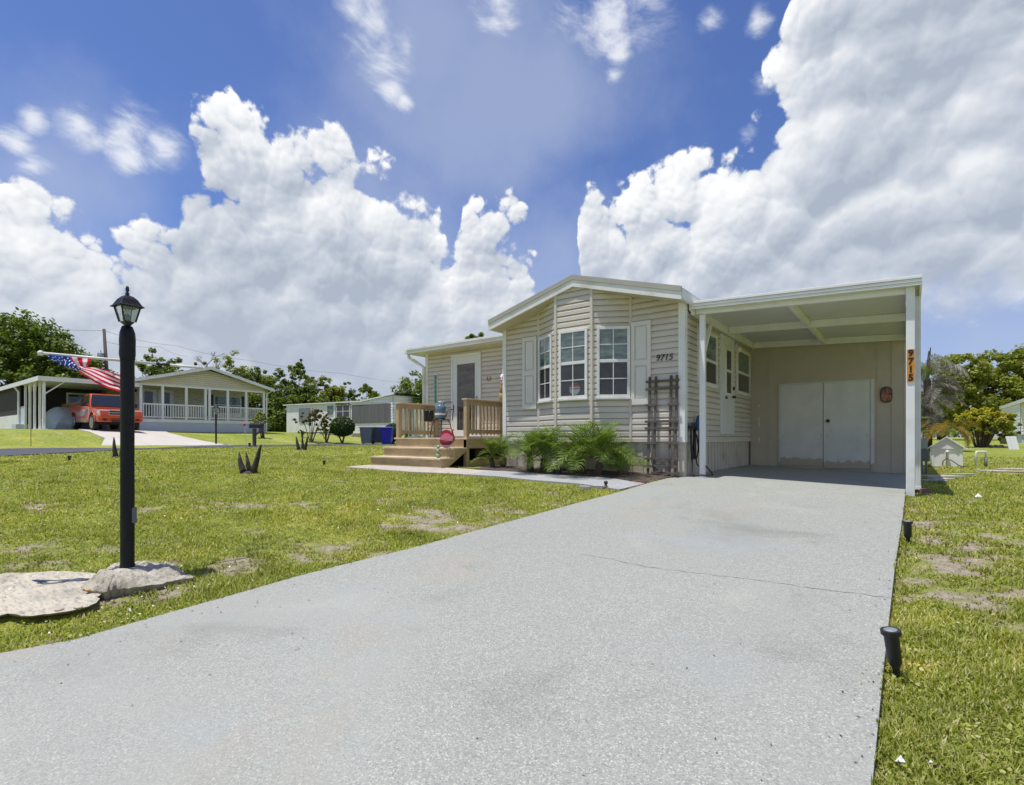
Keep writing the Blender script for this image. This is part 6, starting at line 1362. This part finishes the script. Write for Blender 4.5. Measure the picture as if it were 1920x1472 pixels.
b_ = base(1850, 46); H = (HY-648)*46/FPX+.3; tree('spreading_tree','wide leafy tree filling the right edge behind the yellow bush',b_,H,[(-1.6,-1,H*.72,2.3,2.2,1.7),(1.6,1.0,H*.74,2.5,2.3,1.8),(4.6,3.2,H*.70,2.6,2.6,2.0),(0,0,H*.45,3.4,3.2,2.1),(4,3,H*.40,3.0,3,2.0),(-2.6,-1.8,H*.5,1.8,1.8,1.6)],560,72,.16,M['leafC'],71,.3,limbs=10,cl=(.14,.34))
tree('spreading_tree','darker tree low behind the dying palm',base(1762,52),5.2,[(0,0,2.6,2.4,2.2,1.9),(-1.5,-1,3.2,1.8,1.8,1.4)],120,50,.17,M['leafA'],72,.2,limbs=4)
# the far wood along the horizon, one mass
r = random.Random(33); cs = []; rs = []
for k in range(90):
    a_ = R_(-75+k*160/90+r.uniform(-.6,.6)); D_ = 112+r.uniform(-8,8); q = RX*math.sin(a_)*D_+FW*math.cos(a_)*D_; s_ = r.uniform(2.6,4.2); cs.append((q[0], q[1], 1.3+r.uniform(1.2,2.6))); rs.append((s_, s_, s_*.65))
V, F = leaves(cs, rs, 1500, 22, .42, 34, .8, (.25,.6)); o = big_mesh('far_wood', V, F, M['leafA']); o['kind'] = 'stuff'; o['label'] = 'low far wood along the horizon behind the houses'
# neighbour house at the right edge
b_ = base(1945, 33); nh = thing('neighbour_house', 'pale blue white house with a projecting eave at the right picture edge', 'house', b_); xh, yh = b_.x, b_.y
g = MB(); O = Vector((xh-.7,yh+.4,0)); siding(g, O, Vector((1,0,0)), Vector((0,-1,0)), [(0,b_.z+.55),(7,b_.z+.55),(7,b_.z+2.6),(0,b_.z+2.6)], b_.z+.55, .2, .03); siding(g, O+Vector((0,9,0)), Vector((0,-1,0)), Vector((-1,0,0)), [(0,b_.z+.55),(9,b_.z+.55),(9,b_.z+2.6),(0,b_.z+2.6)], b_.z+.55, .2, .03); g.build('wall', M['bwhite'], nh)
g = MB(); g.box(xh-.66,xh+6.3,yh+.44,yh+9.4,b_.z-.3,b_.z+.545); g.build('foundation', M['block'], nh)
g = MB(); g.box(xh-.75,xh+7,yh-1.7,yh+9.6,b_.z+2.62,b_.z+2.74); g.build('roof', M['roof'], nh)
g = MB(); g.box(xh-.80,xh-.751,yh-1.75,yh+9.6,b_.z+2.58,b_.z+2.80); g.box(xh-.75,xh+7,yh-1.75,yh-1.701,b_.z+2.58,b_.z+2.80); g.build('fascia', M['white'], nh)
g = MB(); g.tube([(xh-.7,yh-1.6,b_.z+2.6),(xh-.3,yh-1.5,b_.z+2.3),(xh+.2,yh-1.45,b_.z+2.2),(xh+.25,yh-1.45,b_.z)], .05, 8); g.build('downspout', M['white'], nh)
b_ = base(1912, 31); 
def bin2():
    o = wbin(1914, 42, M['bluebin'], M['bluebin'], 'blue wheelie bin beside the house at the right picture edge')
bin2()
b_ = base(1902, 24); b_.z = tz(b_.x,b_.y); g = MB(); 
o = thing('white_boards', 'white boards leaning together on the grass near the right edge', 'boards', b_)
for k, u in enumerate((-.17,.0,.15)): g = MB(); g.bar(b_+rd*u, b_+rd*(u-.05)+Vector((0,0,.62))+Vector((FW[0],FW[1],0))*.12, .15, .03, up=(-FW[0],-FW[1],0)); g.build('board', M['bwhite'], o)
b_ = base(1882, 32); o = thing('flower_pot', 'dark pot with a reddish plant before the right hand house', 'pot', b_); g = MB(); g.lathe([(.16,b_.z),(.22,b_.z+.35),(.24,b_.z+.36)], b_.x, b_.y, 14); g.build('pot', M['greyplastic'], o, smooth=True)
V, F = leaves([(b_.x,b_.y,b_.z+.5)], [(.2,.2,.18)], 14, 20, .06, 5); big_mesh('foliage', V, F, M['leafR'], o, off=tuple(b_))
b_ = base(1858, 27.5); o = thing('stone_ring', 'low reddish edging at the foot of the yellow bush', 'edging', b_); 
for k in range(5): g = MB(); c = b_+rd*(-.3+k*.28)+Vector((0,0,.03)); g.sph(c,.14,.1,.07,8,6,jit=.1); g.build('stone', M['redpaver'], o, smooth=True)
# ------------------------------------------------------------------ grass
def grass():
    r = np.random.default_rng(3); N0 = 930000
    # density falls with distance: sample in the seen wedge with pdf ~ 1/d
    ang = np.where(r.random(N0) < .76, r.uniform(R_(-47), R_(49), N0), r.uniform(R_(-78), R_(80), N0)); dist = 1.4*np.exp(r.random(N0)*math.log(26/1.4)); dist = np.where(r.random(N0) < .25, 1.4+r.random(N0)*14, dist)
    dx, dy = np.sin(ang)*dist, np.cos(ang)*dist
    X = RX[0]*dx+FW[0]*dy; Y = RX[1]*dx+FW[1]*dy
    keep = ~(inpoly(X, Y, drive_poly) | inpoly(X, Y, slab_poly))
    house_poly = [(-7.3,8.0),(-3.0,8.4),(-3.0,22),(-10.5,22),(-10.5,9.5),(-10.1,7.45),(-7.4,7.45)]
    keep &= ~inpoly(X, Y, house_poly); bed = [tuple(p) for p in fe]+[tuple(p) for p in be][::-1]; keep &= ~inpoly(X, Y, bed)
    bedp = [tuple(p) for p in bed_f]+[tuple(p) for p in bed_b][::-1]; keep &= ~inpoly(X, Y, bedp)
    keep &= ~inpoly(X, Y, [tuple(p) for p in padl]) & ~inpoly(X, Y, [tuple(p) for p in outl])
    keep &= ~((X > -3.1) & (X < .2) & (Y > 12.9) & (Y < 18.6)); keep &= X > -22.0
    rp = [tuple(p) for p in road_l]+[tuple(p) for p in road_r][::-1]; keep &= ~inpoly(X, Y, rp)
    X, Y, dist = X[keep], Y[keep], dist[keep]
    dr = dryness(X, Y); nz_ = fbm(X*2.2, Y*2.2, 21); k2 = r.random(len(X)) < np.clip(1.05-.95*dr, .10, 1)*np.clip(.35+1.3*nz_, .3, 1)
    X, Y, dist, dr, nz_ = X[k2], Y[k2], dist[k2], dr[k2], nz_[k2]
    # a ragged fringe along the slab edges
    for poly, sgn, ne in ((right_edge, 1, 3500), (left_edge, -1, 4500)):
        p = np.array(poly); s = np.r_[0, np.cumsum(np.hypot(*np.diff(p, axis=0).T))]; t = r.random(ne)*s[-1]; t = t[fbm(t*1.7, t*0+sgn, 41) > .40]; ex, ey = np.interp(t, s, p[:,0]), np.interp(t, s, p[:,1]); j = np.clip(np.searchsorted(s, t)-1, 0, len(p)-2); dv_ = p[j+1]-p[j]; dv_ /= np.linalg.norm(dv_, axis=1)[:,None]
        of = r.random(len(t))*.06-.004; X = np.r_[X, ex+sgn*dv_[:,1]*of]; Y = np.r_[Y, ey-sgn*dv_[:,0]*of]; nz_ = np.r_[nz_, r.uniform(.2,.6,len(t))]; dr = np.r_[dr, r.uniform(0,.35,len(t))]
    far_ok = Y > .5; X, Y, nz_, dr = X[far_ok], Y[far_ok], nz_[far_ok], dr[far_ok]; dist = np.hypot(X, Y)
    n = len(X); Z = ground_z(X, Y); zc_ = zdrive(X, Y); ins_ = inpoly(X, Y, drive_poly); Z = np.where(ins_, zc_, Z)
    h = (.013+.026*nz_**1.5*1.6)*r.uniform(.5,1.45,n)*(1+.012*dist); w = (.0016+.0014*r.random(n))*(1+.22*dist); h *= np.where(dr > .45, .6, 1)
    tuft = fbm(X*7, Y*7, 33) > .60; h *= np.where(tuft, 1.35, 1)
    a = r.uniform(0, 2*np.pi, n); lean = r.uniform(.1, 1.0, n); ux, uy = np.cos(a), np.sin(a); sx, sy = -uy, ux
    def P(t, wd): 
        ox = ux*h*lean*t*t; oy = uy*h*lean*t*t; oz = h*t*(1-.28*lean*t)
        return np.stack([X+ox-sx*wd, Y+oy-sy*wd, Z-.004+oz], 1), np.stack([X+ox+sx*wd, Y+oy+sy*wd, Z-.004+oz], 1)
    a0, b0_ = P(0, w); a1, b1_ = P(.55, w*.8); tip, _ = P(1.0, w*0)
    V = np.stack([a0, b0_, b1_, a1, tip], 1).reshape(-1, 3); i = np.arange(n)*5
    # two tris + tip tri: keep all faces triangles so one array will do
    F = np.concatenate([np.stack([i,i+1,i+2],1), np.stack([i,i+2,i+3],1), np.stack([i+3,i+2,i+4],1)])
    dry = (dr+r.normal(0,.18,n) > .52)
    def sub(mask, name, mat, lab):
        m = np.flatnonzero(mask); k = len(m); VV = V.reshape(-1,5,3)[m].reshape(-1,3); i = np.arange(k)*5
        FF = np.stack([np.stack([i,i+1,i+2],1), np.stack([i,i+2,i+3],1), np.stack([i+3,i+2,i+4],1)],1).reshape(-1,3)
        o = big_mesh(name, VV, FF, mat); o['kind'] = 'stuff'; o['label'] = lab; return o
    sub(~dry, 'grass', M['blade'], 'short green lawn grass'); sub(dry, 'dry_grass', M['straw'], 'dry straw coloured grass in the worn patches')
    # broad leaved clover and weeds close to the drive
    m = 30000; an = r.uniform(R_(-46), R_(47), m); di = 1.7*np.exp(r.random(m)*math.log(9/1.7)); X = RX[0]*np.sin(an)*di+FW[0]*np.cos(an)*di; Y = RX[1]*np.sin(an)*di+FW[1]*np.cos(an)*di
    ok = ~(inpoly(X,Y,drive_poly)|inpoly(X,Y,slab_poly)|inpoly(X,Y,house_poly)|inpoly(X,Y,bed)|inpoly(X,Y,bedp)|inpoly(X,Y,[tuple(p) for p in padl])|inpoly(X,Y,[tuple(p) for p in outl])) & ((fbm(X*2.5,Y*2.5,55) > .5)) & (dryness(X,Y) < .5)
    X, Y, di = X[ok], Y[ok], di[ok]; n = len(X); Z = ground_z(X, Y)+r.uniform(.008,.035,n); a = r.uniform(0,6.3,n); s = r.uniform(.004,.0095,n)*(1+.05*di); tl = r.normal(0,.35,(n,2))
    ux, uy = np.cos(a), np.sin(a)
    q = lambda c, d: np.stack([X+s*(ux*c-uy*d), Y+s*(uy*c+ux*d), Z+s*(c*tl[:,0]+d*tl[:,1])], 1)
    V = np.stack([q(-1,0), q(-.2,-.75), q(.8,-.5), q(1,0), q(.8,.5), q(-.2,.75)], 1).reshape(-1,3); o = big_mesh('clover', V, np.arange(6*n).reshape(-1,6), M['blade']); o['kind'] = 'stuff'; o['label'] = 'low clover leaves among the grass'
    # dry leaf bits and grit that collect on the concrete along its edges
    m = 260; p = np.array(left_edge[3:]); q = np.array(right_edge[2:]); V = []; 
    for poly, sgn in ((p, 1), (q, -1)):
        s = np.r_[0, np.cumsum(np.hypot(*np.diff(poly, axis=0).T))]; t = r.random(m)*s[-1]; X = np.interp(t, s, poly[:,0])+sgn*r.random(m)**2.5*1.3; Y = np.interp(t, s, poly[:,1]); Z = zdrive(X, Y)+.003; k = r.uniform(.003,.011,m); a = r.uniform(0,6.3,m)
        for c, d, e in ((-1,0,0),(0,-.45,.25),(1,0,.1),(0,.45,.3)): V.append(np.stack([X+k*(np.cos(a)*c-np.sin(a)*d), Y+k*(np.sin(a)*c+np.cos(a)*d), Z+k*e], 1))
    V = np.concatenate([np.stack(V[:4], 1).reshape(-1,3), np.stack(V[4:], 1).reshape(-1,3)]); o = big_mesh('leaf_litter', V, np.arange(len(V)).reshape(-1,4), leafmat('dry_leaf_bits', [(.05,.04,.03),(.16,.12,.07),(.30,.25,.16)], .1)); o['kind'] = 'stuff'; o['label'] = 'dry leaf bits on the driveway edges'
    # tiny white flowers
    m = 420; an = r.uniform(R_(-45), R_(10), m); di = 2.6*np.exp(r.random(m)*math.log(9/2.6)); X = RX[0]*np.sin(an)*di+FW[0]*np.cos(an)*di; Y = RX[1]*np.sin(an)*di+FW[1]*np.cos(an)*di
    ok = ~(inpoly(X,Y,drive_poly)|inpoly(X,Y,house_poly)|inpoly(X,Y,bed)|inpoly(X,Y,bedp)) & (fbm(X*1.1,Y*1.1,77) > .52); X, Y = X[ok], Y[ok]; n = len(X); Z = ground_z(X,Y)+.045; s = r.uniform(.004,.009,n); tl = r.normal(0,.5,(n,2)); 
    V = np.stack([np.stack([X+s*c, Y+s*d, Z+s*(c*tl[:,0]+d*tl[:,1])],1) for c, d in ((-1,0),(-.3,-.8),(.7,-.6),(1,.1),(.5,.8),(-.5,.7))],1).reshape(-1,3); o = big_mesh('white_flowers', V, np.arange(6*n).reshape(-1,6), M['paper']); o['kind'] = 'stuff'; o['label'] = 'tiny white flowers scattered in the lawn'
grass()

# ------------------------------------------------------------------ sky: clear blue with heaped clouds, all by direction
SUN = Vector((-.125, -.205, 1.0)).normalized(); sel = math.asin(SUN.z); saz = math.atan2(SUN.x, SUN.y)
w = bpy.data.worlds.new('World'); scn.world = w; w.use_nodes = True; nt = w.node_tree; nt.nodes.clear()
out = nt.nodes.new('ShaderNodeOutputWorld'); tc = nt.nodes.new('ShaderNodeTexCoord')
sky = nt.nodes.new('ShaderNodeTexSky'); sky.sky_type = 'NISHITA'; sky.sun_disc = False; sky.sun_elevation = sel; sky.sun_rotation = saz; sky.altitude = 0; sky.air_density = 1.0; sky.dust_density = .6; sky.ozone_density = 2.0
bgs = nt.nodes.new('ShaderNodeBackground'); bgs.inputs[1].default_value = SKY_S
def dirv(px, py): d = Vector(ray(px, py)); return d.normalized()
def mth(op, a, b=None, c=None, clamp=False):
    n = nt.nodes.new('ShaderNodeMath'); n.operation = op; n.use_clamp = clamp
    for i, v in enumerate((a, b, c)):
        if v is None: continue
        if isinstance(v, (int, float)): n.inputs[i].default_value = v
        else: L(nt, v, n.inputs[i])
    return n.outputs[0]
TOPS = [(-300,330),(-80,380),(0,360),(60,375),(120,395),(200,385),(260,360),(310,345),(335,300),(343,205),(380,184),(430,190),(450,232),(500,236),(560,252),(600,264),(640,256),(680,268),(720,286),(760,300),(795,325),(815,352),(830,430),(846,472),(856,440),(862,395),(880,370),(920,360),(965,362),(990,382),(1005,425),(1014,500),(1022,600),(1060,640),(1074,600),(1082,480),(1092,385),(1102,348),(1125,345),(1150,362),(1180,352),(1215,335),(1250,322),(1300,312),(1335,294),(1365,292),(1385,268),(1405,225),(1428,180),(1440,120),(1470,75),(1500,0),(1530,-90),(1600,-220),(1760,-330),(2000,-420),(2600,-300)]
def azel(px, py): v = Vector(ray(px, py)); return math.atan2(v.x*RX[0]+v.y*RX[1], v.x*FW[0]+v.y*FW[1]), v.z/math.hypot(v.x, v.y)
WISP = [(150,228,60),(235,246,62),(300,280,48),(60,222,36),(240,300,42),(30,272,40),(60,312,36),(690,60,75),(660,20,60),(720,110,72),(760,85,46),(735,170,48),(755,190,28),(1160,102,34),(1150,142,24),(1330,38,40),(1420,36,30),(1430,165,40),(1405,235,30),(1130,30,85),(1060,38,70),(1230,0,90),(940,-20,80),(1825,602,34),(1760,596,28),(1870,480,80),(1910,520,70)]
def vm(op, a, b=None, sc=None):
    n = nt.nodes.new('ShaderNodeVectorMath'); n.operation = op
    for i, v in enumerate((a, b)):
        if v is None: continue
        if isinstance(v, tuple): n.inputs[i].default_value = v
        else: L(nt, v, n.inputs[i])
    if sc is not None: n.inputs['Scale'].default_value = sc
    return n.outputs['Value'] if op in ('DISTANCE', 'DOT_PRODUCT') else n.outputs[0]
def nz(v, s, d, r, dist=0, col=False):
    n = nt.nodes.new('ShaderNodeTexNoise'); n.inputs['Scale'].default_value = s; n.inputs['Detail'].default_value = d; n.inputs['Roughness'].default_value = r; n.inputs['Distortion'].default_value = dist; L(nt, v, n.inputs['Vector']); return n.outputs[1 if col else 0]
def vor(v, s):
    n = nt.nodes.new('ShaderNodeTexVoronoi'); n.inputs['Scale'].default_value = s; L(nt, v, n.inputs['Vector']); return n.outputs['Distance']
def sstep(x, a, b, lo=0.0, hi=1.0):
    n = nt.nodes.new('ShaderNodeMapRange'); n.interpolation_type = 'SMOOTHSTEP'; L(nt, x, n.inputs[0])
    for i, v in enumerate((a, b, lo, hi)): n.inputs[i+1].default_value = v
    return n.outputs[0]
def lobes(v, blobs):
    acc = None
    for (px, py, r) in blobs:
        cosx = 1/Vector(ray(px, py)).length; rad = r/FPX*cosx*(cosx*.5+.5)
        q = mth('MULTIPLY_ADD', vm('DISTANCE', v, tuple(dirv(px, py))), -1.0/rad, 1.0)
        acc = q if acc is None else mth('MAXIMUM', acc, q)
    return acc
D = tc.outputs['Generated']
warp = vm('SCALE', vm('SUBTRACT', nz(D, 5.0, 4, .6, col=True), (.5,.5,.5)), sc=.065)
Dw = vm('ADD', D, warp)
def bank(v):
    """signed height inside the heaped cloud bank: its skyline is a curve over the compass bearing"""
    ar = vm('DOT_PRODUCT', v, tuple(RX)); af = vm('DOT_PRODUCT', v, tuple(FW)); az = mth('ARCTAN2', ar, af)
    sp = nt.nodes.new('ShaderNodeSeparateXYZ'); L(nt, v, sp.inputs[0]); el = mth('DIVIDE', sp.outputs[2], mth('SQRT', mth('ADD', mth('MULTIPLY', ar, ar), mth('MULTIPLY', af, af))))
    fc = nt.nodes.new('ShaderNodeFloatCurve'); A0, A1, E1 = -.92, 1.05, 1.4
    pts = [((a-A0)/(A1-A0), min(max(e/E1, 0), 1)) for a, e in (azel(*p) for p in TOPS)]
    pts = [p for p in pts if 0 <= p[0] <= 1]; pts = [(0, pts[0][1])]+pts+[(1, pts[-1][1])]
    c = fc.mapping.curves[0]
    while len(c.points) < len(pts): c.points.new(.5, .5)
    for q, p in zip(c.points, pts): q.location = p; q.handle_type = 'VECTOR'
    fc.mapping.update(); L(nt, mth('MULTIPLY_ADD', az, 1/(A1-A0), -A0/(A1-A0), clamp=True), fc.inputs['Value'])
    return mth('SUBTRACT', mth('MULTIPLY', fc.outputs[0], E1), el), el, az
fld, elev, azim = bank(Dw)
fsoft = mth('MINIMUM', fld, .22)
def dome(v, s): d = vor(v, s); return mth('MULTIPLY', d, d)
def puff(v): return mth('MULTIPLY_ADD', dome(v, 17.0), -.125, mth('MULTIPLY', dome(v, 7.0), -.21))
def curl(v): return mth('MULTIPLY_ADD', dome(v, 85.0), -.028, mth('MULTIPLY', dome(v, 38.0), -.062))
fine = nz(D, 70, 6, .65)
p0 = puff(Dw); p1 = puff(vm('ADD', Dw, (-.006,-.009,.022)))
q0 = curl(Dw); q1 = curl(vm('ADD', Dw, (-.002,-.003,.007)))
p0q = mth('ADD', p0, q0)
h0 = mth('ADD', mth('ADD', mth('MINIMUM', mth('MULTIPLY', fsoft, 2.6), mth('MULTIPLY', fsoft, .95)), p0q), .112)
h0 = mth('ADD', h0, mth('MULTIPLY_ADD', fine, .085, -.042))
big = nz(D, 4.2, 6, .6)
h0 = mth('ADD', h0, mth('MULTIPLY_ADD', big, .12, -.056))
alpha = nt.nodes.new('ShaderNodeMapRange'); alpha.interpolation_type = 'SMOOTHSTEP'; alpha.inputs[1].default_value = -.012; alpha.inputs[2].default_value = .026; L(nt, h0, alpha.inputs[0])
dif = mth('SUBTRACT', p0, p1)
rim = mth('EXPONENT', mth('MULTIPLY', mth('MAXIMUM', fld, 0.0), -6.0))
big2 = nz(vm('ADD', Dw, (3.1,1.7,.4)), 3.4, 5, .6)
lit = mth('ADD', mth('MULTIPLY_ADD', fine, .12, mth('MULTIPLY', dif, CL_A)), mth('MULTIPLY', rim, CL_B))
lit = mth('MULTIPLY_ADD', mth('MULTIPLY', mth('SUBTRACT', q0, q1), mth('MULTIPLY_ADD', rim, .75, .25)), CL_C, lit)
lit = mth('ADD', lit, mth('MULTIPLY_ADD', big2, CL_D, CL_O))
cr = nt.nodes.new('ShaderNodeValToRGB'); L(nt, lit, cr.inputs[0])
while len(cr.color_ramp.elements) < 4: cr.color_ramp.elements.new(.5)
for e, (p, c) in zip(cr.color_ramp.elements, ((0,(.40,.455,.55)),(.33,(.57,.62,.70)),(.64,(.80,.825,.86)),(1,(1.0,1.0,1.0)))): e.position = p; e.color = (*c, 1)
hz = sstep(elev, .34, .06, 0, .66)
mxc = nt.nodes.new('ShaderNodeMix'); mxc.data_type = 'RGBA'; L(nt, hz, mxc.inputs[0]); L(nt, cr.outputs[0], mxc.inputs[6]); mxc.inputs[7].default_value = (.47,.525,.63,1)
# thin wisps and a veil
rr_ = vm('DOT_PRODUCT', Dw, tuple(RX)); ff_ = vm('DOT_PRODUCT', Dw, tuple(FW)); zs = nt.nodes.new('ShaderNodeSeparateXYZ'); L(nt, Dw, zs.inputs[0]); zz_ = zs.outputs[2]
cmb = nt.nodes.new('ShaderNodeCombineXYZ'); L(nt, mth('MULTIPLY_ADD', rr_, 5.2, mth('MULTIPLY', zz_, -2.2)), cmb.inputs[0]); L(nt, mth('MULTIPLY_ADD', rr_, 3.8, mth('MULTIPLY', zz_, 11.0)), cmb.inputs[1]); L(nt, mth('MULTIPLY', ff_, 6.0), cmb.inputs[2])
wn = nz(cmb.outputs[0], 1.25, 8, .60, .25)
wv = mth('ADD', mth('MULTIPLY', lobes(D, WISP), 1.0), mth('MULTIPLY_ADD', wn, 4.4, -2.35))
wa = sstep(wv, -.05, 1.15, 0, .82)
vf = lobes(Dw, [(900,200,420),(800,100,330),(720,430,330),(1030,180,260),(120,340,300),(1050,480,260),(1850,640,420),(1000,620,380)])
va = sstep(mth('ADD', vf, mth('MULTIPLY_ADD', big, 1.3, -.62)), .0, 1.0, 0, .55)
# one colour for the clouds and veils, one cover value over the sky
gap = mth('MULTIPLY', sstep(azim, .50, .64), sstep(mth('ADD', elev, mth('MULTIPLY_ADD', nz(D, 7, 6, .6), .22, -.11)), .235, .165))
acl = mth('MULTIPLY', alpha.outputs[0], mth('MULTIPLY_ADD', gap, -.85, 1.0))
c1 = nt.nodes.new('ShaderNodeMix'); c1.data_type = 'RGBA'; L(nt, wa, c1.inputs[0]); c1.inputs[6].default_value = (.47,.535,.70,1); c1.inputs[7].default_value = (.93,.95,.97,1)
c2 = nt.nodes.new('ShaderNodeMix'); c2.data_type = 'RGBA'; L(nt, acl, c2.inputs[0]); L(nt, c1.outputs[2], c2.inputs[6]); L(nt, mxc.outputs[2], c2.inputs[7])
cover = mth('SUBTRACT', 1.0, mth('MULTIPLY', mth('SUBTRACT', 1.0, acl), mth('MULTIPLY', mth('SUBTRACT', 1.0, wa), mth('SUBTRACT', 1.0, va))))
bgc = nt.nodes.new('ShaderNodeBackground'); bgc.inputs[1].default_value = CLOUD_S; L(nt, c2.outputs[2], bgc.inputs[0])
tint = nt.nodes.new('ShaderNodeMix'); tint.data_type = 'RGBA'; tint.blend_type = 'MULTIPLY'; tint.inputs[0].default_value = 1; L(nt, sky.outputs[0], tint.inputs[6]); tint.inputs[7].default_value = SKY_TINT; L(nt, tint.outputs[2], bgs.inputs[0])
ms = nt.nodes.new('ShaderNodeMixShader'); L(nt, cover, ms.inputs[0]); L(nt, bgs.outputs[0], ms.inputs[1]); L(nt, bgc.outputs[0], ms.inputs[2]); L(nt, ms.outputs[0], out.inputs[0])

sl = bpy.data.lights.new('sun', 'SUN'); sl.energy = SUN_S; sl.angle = R_(.55); sl.color = (1.0,.965,.90); so = bpy.data.objects.new('sun', sl); COL.objects.link(so); so.rotation_euler = SUN.to_track_quat('Z', 'Y').to_euler(); so.location = (0,0,60)

# ------------------------------------------------------------------ camera and render look
cd = bpy.data.cameras.new('camera'); co = bpy.data.objects.new('camera', cd); COL.objects.link(co); scn.camera = co
cd.sensor_width = 36; cd.lens = FPX/1920*36; cd.shift_y = (HY-736)/1920; cd.clip_end = 3000; cd.clip_start = .05
co.location = (0,0,ZC); co.rotation_euler = (R_(90),0,TH)
scn.view_settings.view_transform = 'Standard'; scn.view_settings.look = 'None'; scn.view_settings.exposure = EXPO; scn.view_settings.gamma = 1
scn.render.engine = 'CYCLES'; scn.cycles.use_denoising = True; scn.cycles.max_bounces = 6; scn.cycles.transparent_max_bounces = 8
